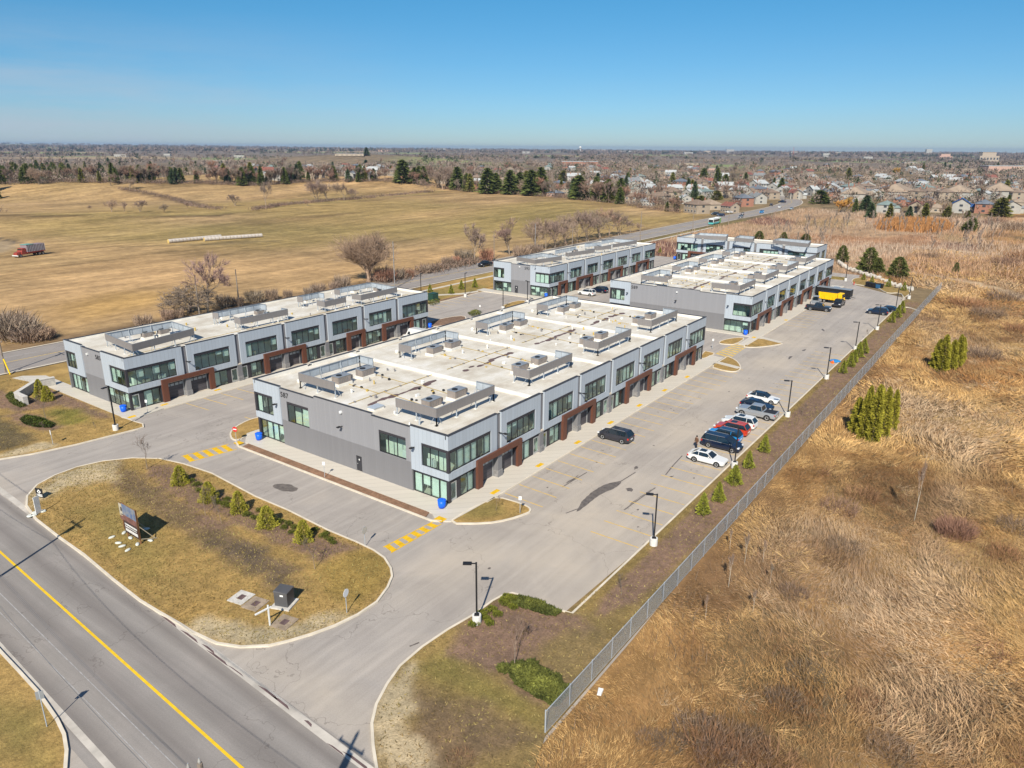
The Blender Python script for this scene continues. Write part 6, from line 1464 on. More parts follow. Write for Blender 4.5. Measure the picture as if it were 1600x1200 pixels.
for sy in (-.9, .9): m.bar((-1.1, sy, 1.5), (1.5, sy, .9), .08, M_galv); m.bar((1.5, sy, .9), (1.8, sy, .3), .07, M_galv)
m.hexa([(1.6, -1, .1), (2.3, -1, .1), (2.3, 1, .1), (1.6, 1, .1), (1.6, -1, .7), (1.9, -1, .7), (1.9, 1, .7), (1.6, 1, .7)], M_side); m.build('loader_arm', r)
for sx in (-.7, .6):
    for sy in (-1, 1): wheel(r, sx, sy*.85, .4, .3)
# highway traffic
def onroad(px, py, z=.02): x, y = G(px, py); return x, y
for (k, pt, px, py, a, l) in (('pickup', P_black, 758, 416, 178, 'black pickup truck driving on the highway behind 593'), ('suv', P_silver, 1157, 341, 182, 'silver car following the bus on the highway'), ('suv', P_blue, 1190, 333, 184, 'blue car on the highway below the houses'),
                              ('sedan', P_lblue, 1237, 327.5, 5, 'pale car on the bend of the highway')):
    x, y = onroad(px, py); car(k, pt, x, y, .02, R_(a), l)
for (k, pt, px, py, a, l) in (('suv', P_black, 1117, 336, 120, 'black car on the first driveway by the houses'), ('suv', P_navy, 1126, 338, 118, 'second dark car on the first driveway by the houses'), ('sedan', P_white, 1139, 333, 95, 'white car on the driveway by the brown house'), ('sedan', P_black, 1160, 336, 20, 'black car parked on the service road'),
                              ('suv', P_black, 1205, 322, 10, 'black car before the grey roofed house'), ('sedan', P_white, 1218, 325, 10, 'white car parked at the street bend'), ('pickup', P_navy, 1222, 317, 90, 'dark blue pickup truck near the street bend'), ('suv', P_white, 1270, 306, 0, 'white van-like car beyond the bend')):
    x, y, z = T(px, py); car(k, pt, x, y, z+.1, R_(a), l)
# bus
M_teal = plain('teal_bus_paint', (.10, .42, .42), .4); M_buswhite = plain('white_bus_paint', (.70, .73, .72), .4); M_green = plain('green_bus_paint', (.20, .42, .12), .4)
x, y = G(1112, 351); r = empty('city_bus', (x+4.5, y+.2, .02), R_(182), 'white and teal city bus driving on the highway', 'bus')
m = MB(); m.box(-6, 6, -1.25, 1.25, .35, 1.2, M_teal); m.box(-6, 2.5, -1.25, 1.25, 1.2, 2.95, M_buswhite); m.box(2.5, 6, -1.25, 1.25, 1.2, 2.95, M_buswhite); m.box(-6, -3.8, -1.262, 1.262, .36, 2.9, M_green); m.build('body', r)
m = MB(); m.box(-5.9, 5.8, -1.15, 1.15, 2.95, 3.08, M_buswhite); m.box(-4, -2, -.8, .8, 3.08, 3.3, M_buswhite); m.build('roof', r)
m = MB(); m.box(-3.6, 5.2, -1.27, -1.255, 1.4, 2.45, M_cglass); m.box(-3.6, 5.2, 1.255, 1.27, 1.4, 2.45, M_cglass); m.build('window', r)
m = MB(); m.box(6.0, 6.03, -1.15, 1.15, 1.15, 2.6, M_cglass); m.build('windscreen', r)
for sx in (-3.4, 3.4):
    for sy in (-1, 1): wheel(r, sx, sy*1.13, .48, .28)

# ---- person behind the white sedan
M_jkt = plain('brown_jacket', (.14, .075, .045), .9); M_trou = plain('dark_trousers', (.03, .032, .045), .9); M_skin = plain('skin', (.42, .25, .18), .6); M_hair = plain('dark_hair', (.02, .015, .012), .8)
def person(loc, rz, label):
    root = empty('person', loc, rz, label, 'person')
    J = {0: ((0, 0, .95), .15), 1: ((0, 0, 1.18), .15), 2: ((.01, 0, 1.42), .17), 3: ((.02, 0, 1.53), .06), 4: ((.03, 0, 1.62), .095), 5: ((.03, 0, 1.72), .09),
         6: ((0, .2, 1.43), .065), 7: ((-.03, .27, 1.16), .048), 8: ((.08, .25, .93), .036), 9: ((.11, .24, .86), .035), 10: ((0, -.2, 1.43), .065), 11: ((-.02, -.27, 1.16), .048), 12: ((.14, -.24, .97), .036), 13: ((.19, -.22, .92), .035),
         14: ((0, .1, .9), .1), 15: ((.04, .11, .5), .07), 16: ((.0, .12, .09), .045), 17: ((.15, .13, .04), .04), 18: ((0, -.1, .9), .1), 19: ((-.02, -.11, .5), .07), 20: ((-.07, -.12, .09), .045), 21: ((.08, -.13, .04), .04)}
    E = [(0, 1), (1, 2), (2, 3), (3, 4), (4, 5), (2, 6), (6, 7), (7, 8), (8, 9), (2, 10), (10, 11), (11, 12), (12, 13), (0, 14), (14, 15), (15, 16), (16, 17), (0, 18), (18, 19), (19, 20), (20, 21)]
    me = bpy.data.meshes.new('body'); me.from_pydata([J[i][0] for i in range(22)], E, []); o = bpy.data.objects.new('body', me); col.objects.link(o)
    sk = o.modifiers.new('skin', 'SKIN'); su = o.modifiers.new('sub', 'SUBSURF'); su.levels = su.render_levels = 2
    for i, v in enumerate(me.skin_vertices[0].data): v.radius = (J[i][1], J[i][1]*(1.0 if i not in (1, 2) else 1.25)); v.use_root = (i == 0)
    bpy.context.view_layer.update(); m2 = bpy.data.meshes.new_from_object(o.evaluated_get(bpy.context.evaluated_depsgraph_get())); bpy.data.objects.remove(o)
    for mm in (M_jkt, M_trou, M_skin, M_hair): m2.materials.append(mm)
    for p in m2.polygons:
        c = p.center; k = 0 if c.z > .93 else 1
        if c.z > 1.53 or (abs(c.y) > .2 and c.z < .97 and c.z > .8): k = 2
        p.material_index = k; p.use_smooth = True
    b = bpy.data.objects.new('body', m2); col.objects.link(b); b.parent = root
    h = MB(); h.lathe(.02, 0, [(.10, 1.66), (.112, 1.72), (.10, 1.80), (.05, 1.835)], M_hair, 12); h.build('hair', root, True)
    f = MB()
    for sy in (-1, 1):
        yy = sy*.27 if sy > 0 else sy*.245
        for k in range(4): xx = (.12 if sy > 0 else .2)+.0; zz = (.84 if sy > 0 else .90); f.bar((xx, (.24 if sy > 0 else -.22)+(k-1.5)*.018, zz), (xx+.035, (.24 if sy > 0 else -.22)+(k-1.5)*.02, zz-.075+abs(k-1.5)*.008), .009, M_skin)
        f.bar((xx-.02, (.24 if sy > 0 else -.22)-sy*.03, zz+.02), (xx+.03, (.24 if sy > 0 else -.22)-sy*.055, zz-.03), .010, M_skin)
    f.build('fingers', root)
    n = MB(); n.bar((.11, 0, 1.665), (.145, 0, 1.64), .014, M_skin); n.box(.118, .126, .025, .045, 1.675, 1.683, M_hair); n.box(.118, .126, -.045, -.025, 1.675, 1.683, M_hair); n.box(.118, .124, -.022, .022, 1.605, 1.611, M_tail); n.build('face', root)
x, y = G(1087.5, 701); person((x, y, .004), R_(160), 'person in a brown jacket standing behind the navy minivan')

# ---- lamp posts
def lamp_post(px, py, head, label, h=5.6, double=False):
    x, y = G(px, py); r = empty('lamp_post', (x, y, .0), R_(head), label, 'lamp post', 'parking lot lamp posts')
    m = MB(); m.lathe(0, 0, [(.38, 0), (.38, .86), (.36, .9)], M_concw, 16); m.build('concrete_base', r)
    m = MB(); m.box(-.2, .2, -.2, .2, .9, .93, M_black); m.box(-.07, .07, -.07, .07, .93, h, M_black); m.build('pole', r)
    for s in ((1, -1) if double else (1,)):
        m = MB(); m.box(s*.07, s*.35, -.04, .04, h-.12, h-.05, M_black); m.box(s*.35, s*1.05, -.19, .19, h-.14, h-.03, M_black); m.build('lamp_head', r)
M_concw = plain('pale_concrete', (.62, .61, .58), .85, var=.1, scale=3)
for (px, py, a, l, h, dbl) in ((745, 975, 125, 'black lamp post on a square white concrete base at the entrance', 5.7, False), (1021, 853, 115, 'lamp post alone on the mulch strip near the lot corner', 5.6, False),
                               (1147, 732, 115, 'lamp post behind the white sedan and navy minivan', 5.6, False), (1230, 652, 115, 'lamp post by the silver pickup at the right kerb', 5.6, False),
                               (1291, 593, 115, 'lamp post beside the crumpled blue tarp', 5.6, False), (1336, 547, 115, 'lamp post rising from the cluster of five spruces', 5.6, False), (1370, 516, 115, 'lamp post in front of the two dark cars at the far kerb', 5.6, False),
                               (1399, 485, 115, 'lamp post behind the two dark cars at the far kerb', 5.6, False), (1420, 467, 115, 'farthest lamp post near the boulder row', 5.6, False), (1321, 439, 60, 'lamp post behind the black trailer', 5.6, False),
                               (181.5, 673, 195, 'lamp post with round base on the lawn left of 585', 6.4, False), (786, 484, 60, 'double headed lamp post on the island behind the roof of 587', 5.6, True), (824, 474, 60, 'double headed lamp post before 593', 5.6, True), (727, 464, 15, 'lamp post on the path between 585 and 593', 6.2, False), (658, 460, 20, 'lamp post beside the green cabinet', 5.6, False)):
    lamp_post(px, py, a, l, h, dbl)
# ---- chain link fence
def m_mesh():
    t = NT('chain_link'); p = t.coord(); sp = t.n('ShaderNodeSeparateXYZ'); t.l(p, sp.inputs[0])
    u = t.math('ADD', sp.outputs[0], sp.outputs[2]); v = t.math('SUBTRACT', sp.outputs[0], sp.outputs[2])
    a = t.math('LESS_THAN', t.math('FRACT', t.math('DIVIDE', u, .07)), .15); b = t.math('LESS_THAN', t.math('FRACT', t.math('DIVIDE', v, .07)), .15); k = t.math('MAXIMUM', a, b)
    bs = t.n('ShaderNodeBsdfPrincipled'); bs.inputs['Base Color'].default_value = (.60, .64, .68, 1); bs.inputs['Roughness'].default_value = .5; bs.inputs['Metallic'].default_value = .3
    tr = t.n('ShaderNodeBsdfTransparent'); mx = t.n('ShaderNodeMixShader'); t.l(k, mx.inputs[0]); t.l(tr.outputs[0], mx.inputs[1]); t.l(bs.outputs[0], mx.inputs[2]); t.l(mx.outputs[0], t.out.inputs[0]); return t.m
M_mesh = m_mesh()
fr = empty('chain_link_fence', (32.8, 20.6, 0), 0, 'long galvanised chain-link fence between the mulch strip and the meadow', 'fence')
m = MB(); m.box(0, 201.4, -.006, .006, .06, 1.85, M_mesh); m.build('wire_mesh', fr)
m = MB(); m.bar((0, 0, 1.87), (201.4, .2, 1.87), .028, M_galvl, 6); m.bar((0, 0, .12), (201.4, .0, .12), .012, M_galvl, 4); m.build('rail', fr)
for k in range(67): m = MB(); m.bar((k*3.05, .03, -.3), (k*3.05, .03, 1.93), .036 if 0 < k < 66 else .05, M_galvl, 6); m.build('post', fr)
# silt fence at the far end of the strip
m = MB(); pts = GP([(1408, 480), (1420, 481), (1436, 486)], .12)
o = MB(); strip(o, pts, .25, .1, .3, M_kerb); o = o.build('path_kerb'); o['kind'] = 'structure'
x, y = G(965, 400); bk = MB(); bk.box(0, 32, -.03, .03, 0, .9, M_black); 
for k in range(16): bk.box(k*2.1, k*2.1+.08, -.07, .07, 0, 1.1, M_bark)
o = bk.build('silt_fence', None, False, (207, 128.0, 0), R_(-4)); tag(o, 'low black fabric silt fence left of the cross block', 'fence')
# ---- utility poles and wires
M_pole = plain('weathered_pole', (.24, .20, .165), .95, var=.2, scale=2); M_wire = plain('cable', (.22, .22, .23), .6)
def pole(x, y, h, rz, label, arm=True, conc=False, group='utility poles'):
    r = empty('utility_pole', (x, y, z0(x, y)), rz, label, 'pole', group); mt = M_block if conc else M_pole
    m = MB(); m.bar((0, 0, 0), (0, 0, h), .17, mt, 8, .11); m.build('mast', r)
    if arm:
        m = MB(); m.box(-.06, .06, -1.1, 1.1, h-1.0, h-.88, mt); m.build('cross_arm', r)
        for yy_ in (-1.0, 0, 1.0): m = MB(); m.lathe(0, yy_, [(.04, h-.88 if yy_ else h), (.07, h-.78 if yy_ else h+.1), (.03, h-.6 if yy_ else h+.26)], M_silver, 8); m.build('insulator', r)
        m = MB(); m.lathe(.35, 0, [(.2, h-2.6), (.22, h-2.5), (.22, h-1.75), (.15, h-1.65)], M_galv, 10); m.build('transformer', r)
    return r
PP = [((617, 451), 70, 'utility pole on the far verge right behind 585'), ((374, 479), 56, 'slim pole behind the roof of 585, right of the reddish bare tree'), ((312, 493), 61, 'leaning slim pole in front of the reddish bare tree'), ((836, 396), 44, 'concrete pole before the highway tree row'),
      ((894, 386), 30, 'pole in the middle of the highway tree row'), ((1000, 378), 45, 'pole standing at the highway by the right end of 593'), ((1082, 362), 32, 'pole on the highway verge left of the bus'), ((772, 405), 40, 'pole right of the reddish tree of the highway row'), ((1138, 352), 20, 'small pole on the highway verge right of the bus'), ((1250, 321), 30, 'tall pole at the bend of the highway'), ((1270, 305), 26, 'pole beyond the bend of the highway')]
tops = []
for (px, py), hp, l in PP:
    x, y, z = T(px, py); h = h_of(px, py, hp, x, y); pole(x, y, h, R_(0), l, False, px in (836, 617)); tops.append((x, y, z+h))
x, y = G(9, 583); pole(x, y, 11.5, 0, 'wooden utility pole by the highway at the left edge beside the yellow marker', True); tops.append((x, y, 11.5))
p1 = pole(14.9, 68.0, 13.2, 0, 'wooden utility pole on the near verge of the main road, casting the long shadow', True); p2 = pole(11.7, 23.9, 12.95, 0, 'wooden utility pole on the near verge whose top shows at the bottom edge', True)
def wire(a, b, sag, r=.009, n=14):
    a = Vector(a); b = Vector(b); P = [a.lerp(b, i/n)-Vector((0, 0, sag*4*(i/n)*(1-i/n))) for i in range(n+1)]
    m = MB()
    for p_, q_ in zip(P, P[1:]): m.bar(p_, q_, r, M_wire, 3)
    tag(m.build('overhead_wire'), 'thin overhead wire strung between the poles along the main road', 'wire', 'overhead wires along the main road')
for yy_ in (-1.0, 0, 1.0):
    wire((14.9, 68+yy_, 12.4), (11.7, 23.9+yy_, 12.0), 1.0); wire((14.9, 68+yy_, 12.4), (17.5, 113+yy_, 12.6), 1.0); wire((11.7, 23.9+yy_, 12.0), (10.5, -22, 13), 1.0)
wire((14.9, 68, 9.4), (11.7, 23.9, 9.2), 1.2, .016); wire((14.9, 68, 9.4), (17.5, 113, 9.6), 1.2, .016); wire((11.7, 23.9, 9.2), (10.5, -22, 9.8), 1.2, .016)
pole(17.5, 113, 13.4, 0, 'wooden utility pole farther left along the main road, out of sight beyond the corner', True)
x, y = G(16, 585); r = empty('marker_post', (x, y, .0), 0, 'bright yellow slanted guy wire marker beside the left utility pole', 'marker'); mm = MB(); mm.bar((0, 0, 0), (-.2, .9, 2.6), .11, plain('yellow_plastic', (.8, .55, .0), .5), 8); mm.build('guard', r); mm = MB(); mm.bar((-.2, .9, 2.6), (-1.2, 4.2, 9.5), .012, M_wire, 3); mm.build('wire', r)
# ---- street lamp lower left, signs
x, y = G(74, 1137.5); r = empty('road_sign', (x, y, 0), R_(150), 'thin pole with a small grey sign at the lower left corner', 'sign'); mm = MB(); mm.bar((0, 0, 0), (0, 0, 3.0), .035, M_galvl, 6); mm.build('post', r); mm = MB(); mm.box(-.23, .23, -.015, .015, 2.35, 2.95, M_galv); mm.box(-.18, .18, -.018, -.015, 2.42, 2.88, M_white); mm.build('sign_plate', r)
def sign(px, py, h, rz, shape, mat, label, size=.6, extra=None, pm=None):
    x, y = G(px, py, .1); r = empty('road_sign', (x, y, .1), R_(rz), label, 'sign'); m_ = MB(); m_.bar((0, 0, 0), (0, 0, h), .03, pm or M_galvl, 6); m_.build('post', r); m_ = MB(); s = size/2
    if shape == 'oct': P = [(s*math.cos(math.pi/8+k*math.pi/4), s*math.sin(math.pi/8+k*math.pi/4)) for k in range(8)]
    elif shape == 'circ': P = [(s*math.cos(k*math.pi/10), s*math.sin(k*math.pi/10)) for k in range(20)]
    else: P = [(-s*.75, -s), (s*.75, -s), (s*.75, s), (-s*.75, s)]
    n = len(P); zc = h-s
    m_.add([(a, -.04, zc+b_) for a, b_ in P]+[(a, -.06, zc+b_) for a, b_ in P], [tuple(range(n)), tuple(range(n, 2*n))[::-1]]+[(i, (i+1) % n, (i+1) % n+n, i+n) for i in range(n)], mat); so = m_.build('sign_plate', r)
    if extra == 'bar':
        m_ = MB(); m_.box(-s*.7, s*.7, -.066, -.061, zc-s*.2, zc+s*.2, M_white); m_.build('bar_symbol', so)
    return r
M_red = plain('red_sign', (.55, .02, .02), .5)
sign(369.5, 690, 2.1, -90+20, 'circ', M_red, 'round red no entry sign with white bar by the left crosswalk', .72, 'bar')
sign(570.5, 853, 2.1, 5, 'oct', M_silver, 'grey back of a sign at the corner of the front island by the crosswalk', .75)
sign(542, 958, 2.3, 12, 'circ', M_white, 'round white back of a sign at the south tip of the front island', .72)
sign(83, 695, 2.0, -100, 'rect', M_white, 'small white sign seen edge-on on the left lawn', .6)
for (px, py, l) in ((812.5, 802, 'small white parking sign at the tip of the grass island by 587'), (231, 645, 'white parking sign before the first shop window of 585'), (507.5, 746, 'thin parking sign in the mulch bed before the grey wall'), (750, 490, 'white sign by the hedge behind 585'), (1113, 545, 'small sign behind the right end of 587')):
    sign(px, py, 2.0, -60, 'rect', M_white, l, .42)
# white cross shaped yard post, utility box, slabs
x, y = G(422, 978, .12); r = empty('yard_sign_post', (x, y, .12), R_(86), 'white wooden yard sign post shaped like a gallows near the utility box', 'sign post'); mm = MB(); mm.box(-.05, .05, -.05, .05, 0, 1.95, M_white); mm.build('post', r); mm = MB(); mm.box(-.06, .06, -.25, 1.15, 1.62, 1.72, M_white); mm.build('arm', r)
x, y = G(441, 948, .12); r = empty('utility_box', (x+.35, y+.1, .12), R_(22), 'dark grey steel utility box on a concrete pad on the front island', 'utility box'); mm = MB(); mm.box(-.85, .85, -.85, .85, 0, .14, M_conc); mm.build('concrete_pad', r); mm = MB(); mm.box(-.55, .55, -.6, .6, .14, 1.45, M_frame2 := plain('grey_steel', (.085, .085, .09), .5)); mm.hexa([(-.6, -.65, 1.45), (.6, -.65, 1.45), (.6, .65, 1.45), (-.6, .65, 1.45), (-.6, -.65, 1.5), (.6, -.65, 1.5), (.55, .6, 1.58), (-.55, .6, 1.58)], M_frame2); mm.build('cabinet', r)
mm = MB(); mm.box(-.56, -.552, -.25, .05, 1.1, 1.25, M_white); mm.build('label_plate', r)
for px, py, c, l in ((377, 934, M_conc, 'pale square concrete slab in the grass, left of the brown one'), (399, 944, plain('brown_slab', (.30, .24, .18), .9, var=.3), 'brownish concrete slab right of the pale one'), (444, 973, plain('rusty_slab', (.28, .22, .16), .9, var=.3), 'concrete slab with dark hatch in front of the utility box')):
    x, y = G(px, py, .12); mm = MB(); mm.box(-.85, .85, -.8, .8, 0, .06, c); mm.box(-.3, .35, -.3, .25, .06, .075, M_stain); o = mm.build('concrete_slab', None, False, (x, y, .12), R_(12)); tag(o, l, 'slab')
# big double sign on the front island
x, y = G(213, 842, .12)
def billboard(cx, cy, rz, w, h, z, mats, label, posts):
    r = empty('site_sign', (cx, cy, .12), rz, label, 'sign'); m_ = MB(); m_.box(-w/2, w/2, -.03, .03, z, z+h, M_wood); so = m_.build('panel', r)
    for a, b_, c, d, mt in mats: m_ = MB(); m_.box(-w/2+a*w, -w/2+b_*w, -.045, -.031, z+c*h, z+d*h, mt); m_.build('print', so)
    for t_ in posts: m_ = MB(); m_.box(t_-.06, t_+.06, .035, .155, 0, z+h, M_wood); m_.build('post', r); 
    m_ = MB(); m_.bar((posts[-1], .1, z+h*.45), (posts[-1]+.1, 1.5, .0), .05, M_wood2); m_.bar((posts[-1], .1, .5), (posts[-1]+.2, 1.6, .05), .04, M_wood2); m_.build('brace', r); return so
M_wood = plain('timber', (.22, .11, .05), .9, var=.3); M_wood2 = plain('pale_timber', (.42, .36, .26), .9); M_signdark = plain('sign_dark_print', (.05, .032, .035), .5); M_signcream = plain('sign_cream_print', (.42, .39, .31), .6)
def m_skyprint():
    t = NT('sign_photo_print'); n = t.noise(t.coord(obj=True), 1.6, 3); c = t.ramp(n, [(.35, (.07, .11, .24)), (.5, (.14, .18, .26)), (.62, (.22, .23, .25))]); return t.bsdf(c, .5)
M_skyp = m_skyprint(); M_brownp = plain('sign_brown_print', (.16, .08, .07), .6, var=.4, scale=3)
A = Vector(G(219.5, 851, .12)); B_ = Vector(G(198.5, 838, .12)); rz = math.atan2((A-B_).y, (A-B_).x); w = (A-B_).length; c = (A+B_)/2
so = billboard(c.x, c.y, rz, w, 3.1, .55, [(0, 1, .62, 1, M_skyp), (0, 1, .42, .62, M_brownp), (0, 1, 0, .42, M_signdark), (.05, .95, .28, .34, M_white), (.05, .9, .2, .25, M_white), (.05, .95, .06, .16, M_white)], 'tall development sign with blue sky picture and white lettering on the front island', (-w/2+.1, w/2-.1))
def signtext(so, body, size, px_, z_, mat=None, t_='lettering'): return text(t_, body, size, mat or M_white, so, (px_, -.047, z_), (R_(90), 0, 0), .004)
x2 = c - (A-B_).normalized()*(w/2+.95); A2 = Vector((x2.x, x2.y)) + Vector((math.cos(rz+1.57), math.sin(rz+1.57)))*.5
so = billboard(A2.x, A2.y, rz, 1.7, 1.75, 1.2, [(0, 1, .25, 1, M_signcream), (0, 1, 0, .22, M_brownp), (.15, .4, .55, .8, M_signdark), (.5, .8, .5, .8, M_galv), (.1, .9, .3, .36, M_signdark)], 'smaller cream coloured sign behind the tall development sign', (-.7, .7))
M_bag = plain('sandbag', (.55, .57, .52), .9)
for i, (px, py) in enumerate([(175, 840), (194, 833), (204, 841), (185, 849), (191, 854), (200, 860), (215, 851), (235, 845), (229, 827)]):
    x, y = G(px, py, .12); mm = MB(); mm.lathe(0, 0, [(.30, 0), (.36, .06), (.3, .13), (.15, .16)], M_bag, 8); o = mm.build('sandbag', None, True, (x, y, .12), i*.7); o.scale = (1.0, .55, .9); tag(o, 'pale sandbag lying on the grass around the site sign', 'sandbag', 'sandbags round the site sign')
# small signs at the kerb tip
x, y = G(63, 778, .12); r = empty('yard_sign', (x, y, .12), R_(-72), 'small black square sign with white house symbol at the kerb tip', 'sign'); mm = MB(); mm.box(-.5, .5, -.02, .02, .1, 1.15, M_black); so = mm.build('panel', r); mm = MB(); mm.add([(-.28, -.028, .75), (0, -.028, 1.05), (.28, -.028, .75), (0, -.028, .5)], [(0, 1, 2, 3)], M_white); mm.add([(-.1, -.032, .75), (0, -.032, .88), (.1, -.032, .75), (0, -.032, .62)], [(0, 1, 2, 3)], M_black); mm.box(-.4, .4, -.03, -.021, .38, .46, M_white); mm.box(-.25, .4, -.03, -.021, .2, .32, M_white); mm.build('print', so)
x, y = G(61, 803, .12); r = empty('yard_sign', (x, y, .12), R_(-160), 'narrow white upright board sign on sandbags at the kerb tip', 'sign'); mm = MB(); mm.box(-.32, .32, -.03, .03, .1, 2.0, M_white); mm.build('panel', r)
for i, (dx, dy) in enumerate(((-.5, 0), (.4, -.2), (0, -.5), (.7, -.4))): mm = MB(); mm.lathe(dx, dy, [(.26, 0), (.32, .07), (.25, .16)], M_bag, 7); mm.build('sandbag', r)
# stone entrance wall
def m_stonewall(): t = NT('pale_stone'); co = t.coord(obj=True); sp = t.n('ShaderNodeSeparateXYZ'); t.l(co, sp.inputs[0]); f = t.math('LESS_THAN', t.math('FRACT', t.math('DIVIDE', sp.outputs[2], .3)), .08); n = t.noise(co, 2.5, 4); c = t.ramp(n, [(.3, (.36, .35, .33)), (.7, (.52, .50, .46))]); c = t.mix(t.math('MULTIPLY', f, .5), c, (.2, .19, .18)); return t.bsdf(c, .9)
M_stone = m_stonewall()
wp = GP([(87.5, 592), (85, 592), (65, 596), (38, 606), (35.5, 634), (28, 632)], 0); 
P0 = [G(87, 602), G(57, 608), G(28, 627), G(42, 634)]
mm = MB(); strip(mm, P0, .6, 0, 1.35, M_stone); strip(mm, P0, .72, 1.35, 1.45, M_conc); o = mm.build('stone_wall'); tag(o, 'curved pale stone entrance wall on the lawn left of 585', 'wall'); o['kind'] = 'thing'
# bins
def bin_(px, py, label):
    x, y = G(px, py, .13); r = empty('blue_bin', (x, y, .135), rnd.uniform(0, 6), label, 'bin'); mm = MB(); mm.lathe(0, 0, [(.34, 0), (.42, .3), (.45, .85)], M_blue, 16); mm.build('tub', r, True); mm = MB(); mm.lathe(0, 0, [(.47, .85), (.48, .9), (.36, .98), (.1, 1.02)], M_blue, 16); mm.build('lid', r)
bin_(690.5, 793, 'blue round bin by the glass corner of 587 nearest the yellow crosswalk'); bin_(405, 687, 'blue round bin beside the no entry sign and lower shop window of 587'); bin_(193.5, 643, 'blue round bin outside 585 behind the lamp post'); bin_(1164.5, 523, 'blue round bin on the pavement corner of 589 near the islands'); bin_(853.5, 464, 'blue round bin beside the single portal of 593'); bin_(1054, 405, 'blue round bin at the left end of the far cross block'); bin_(671.5, 512, 'blue bin in the shade at the rear corner of 585')
for i, (px, py) in enumerate(((1356, 447), (1361, 448), (1366, 449), (1372, 450), (1376, 450))):
    x, y = G(px, py, .13); r = empty('dark_bin', (x, y, .12), R_(-20), ['black lidded bin, first of the five at the far end', 'black bin with pale front, second of the five', 'black bin in the middle of the five', 'dark blue bin, fourth of the five', 'dark bin, last of the five nearest the boulders'][i], 'bin', 'bins at the far end of the lot'); mm = MB(); mm.hexa([(-.45, -.45, 0), (.45, -.45, 0), (.45, .45, 0), (-.45, .45, 0), (-.55, -.55, 1.1), (.55, -.55, 1.1), (.55, .55, 1.1), (-.55, .55, 1.1)], M_black if i != 3 else plain('dark_blue_plastic', (.03, .12, .25), .5)); mm.build('tub', r); mm = MB(); mm.hexa([(-.58, -.58, 1.1), (.58, -.58, 1.1), (.58, .58, 1.1), (-.58, .58, 1.1), (-.58, -.58, 1.15), (.58, -.58, 1.15), (.5, .5, 1.3), (-.5, .5, 1.3)], M_black); mm.build('lid', r)
x, y = G(677, 470, .1); r = empty('green_cabinet', (x, y, .11), 0, 'dark green electrical transformer cabinet on the lawn by 585', 'cabinet'); M_dgreen = plain('dark_green_steel', (.02, .06, .045), .5); mm = MB(); mm.box(-1.1, 1.1, -1, 1, 0, .15, M_conc); mm.build('concrete_pad', r); mm = MB(); mm.box(-1.0, 1.0, -.85, .85, .15, 1.9, M_dgreen); mm.box(-1.05, 1.05, -.9, .9, 1.9, 2.0, M_dgreen); mm.build('cabinet', r)
# boulder row at the far end
bp_ = []
def boulder(seed):
    rs = np.random.RandomState(seed); n = 10; vs = []; fs = []
    for k, (rr, z) in enumerate(((.8, -.1), (1.0, .3), (.85, .7), (.4, .88))):
        for i in range(n): a = 2*math.pi*i/n; q = rr*(1+rs.uniform(-.16, .16)); vs.append((q*.75*math.cos(a), q*.5*math.sin(a), z*(1+rs.uniform(-.08, .08))))
    for k in range(3):
        for i in range(n): fs.append((k*n+i, k*n+(i+1) % n, (k+1)*n+(i+1) % n, (k+1)*n+i))
    fs.append(tuple(range(3*n, 4*n))); mb_ = MB(); mb_.add(vs, fs, M_rock); return mb_.build('boulder')
M_rock = plain('limestone', (.46, .43, .38), .9, var=.25, scale=1.2)
bp_ = [boulder(i) for i in range(4)]
bl_ = smooth_poly([(1310, 411), (1322, 420), (1345, 428), (1372, 436), (1395, 446), (1425, 454)], 1, False)
for i in range(44):
    t_ = i/43*(len(bl_)-1); k = min(int(t_), len(bl_)-2); f = t_-k; px = bl_[k][0]*(1-f)+bl_[k+1][0]*f; py = bl_[k][1]*(1-f)+bl_[k+1][1]*f + (0 if i % 2 else -1.2)
    x, y = G(px, py); s = rnd.uniform(.7, 1.15); inst(bp_[i % 4], (x, y, 0), i*1.3, (s, s, s), 'pale limestone block in the curved retaining row beyond the lot', 'limestone blocks in a row', 'boulder')
# toy heap by the kerb
x, y = G(1305, 565); mm = MB(); mm.lathe(0, 0, [(.9, 0), (1.0, .15), (.5, .35)], plain('blue_tarp', (.03, .22, .5), .6), 9); o = mm.build('tarp', None, False, (x, y, .006), .4); tag(o, 'crumpled blue tarp by the right kerb near a lamp post', 'tarp')
x, y = G(1301, 568); mm = MB(); mm.lathe(0, 0, [(.18, 0), (.2, .03), (.16, .04), (.03, .7)], plain('orange_plastic', (.8, .16, .01), .6), 10); mm.lathe(.5, .2, [(.35, 0), (.3, .25), (.1, .3)], plain('orange_cloth', (.75, .15, .02), .8), 8); o = mm.build('traffic_cone', None, False, (x, y, .006)); tag(o, 'orange cone and cloth beside the crumpled blue tarp', 'cone')
x, y, z = T(937, 1086); mm = MB(); mm.hexa([(-.3, -.15, 0), (.3, -.2, 0), (.35, .2, .05), (-.3, .15, .0), (-.3, -.12, .12), (.3, -.2, .16), (.3, .15, .18), (-.25, .12, .1)], M_white); o = mm.build('white_litter', None, False, (x, y, z+.2), .3); tag(o, 'white plastic rubbish lying in the grass outside the fence', 'rubbish')
x, y = G(1334, 445, .1); mm = MB(); mm.lathe(0, 0, [(.12, 0), (.1, .6), (.16, .65), (.12, .85)], M_red, 8); o = mm.build('fire_hydrant', None, False, (x, y, .12)); tag(o, 'red fire hydrant on the grass at the far end of the lot', 'hydrant')
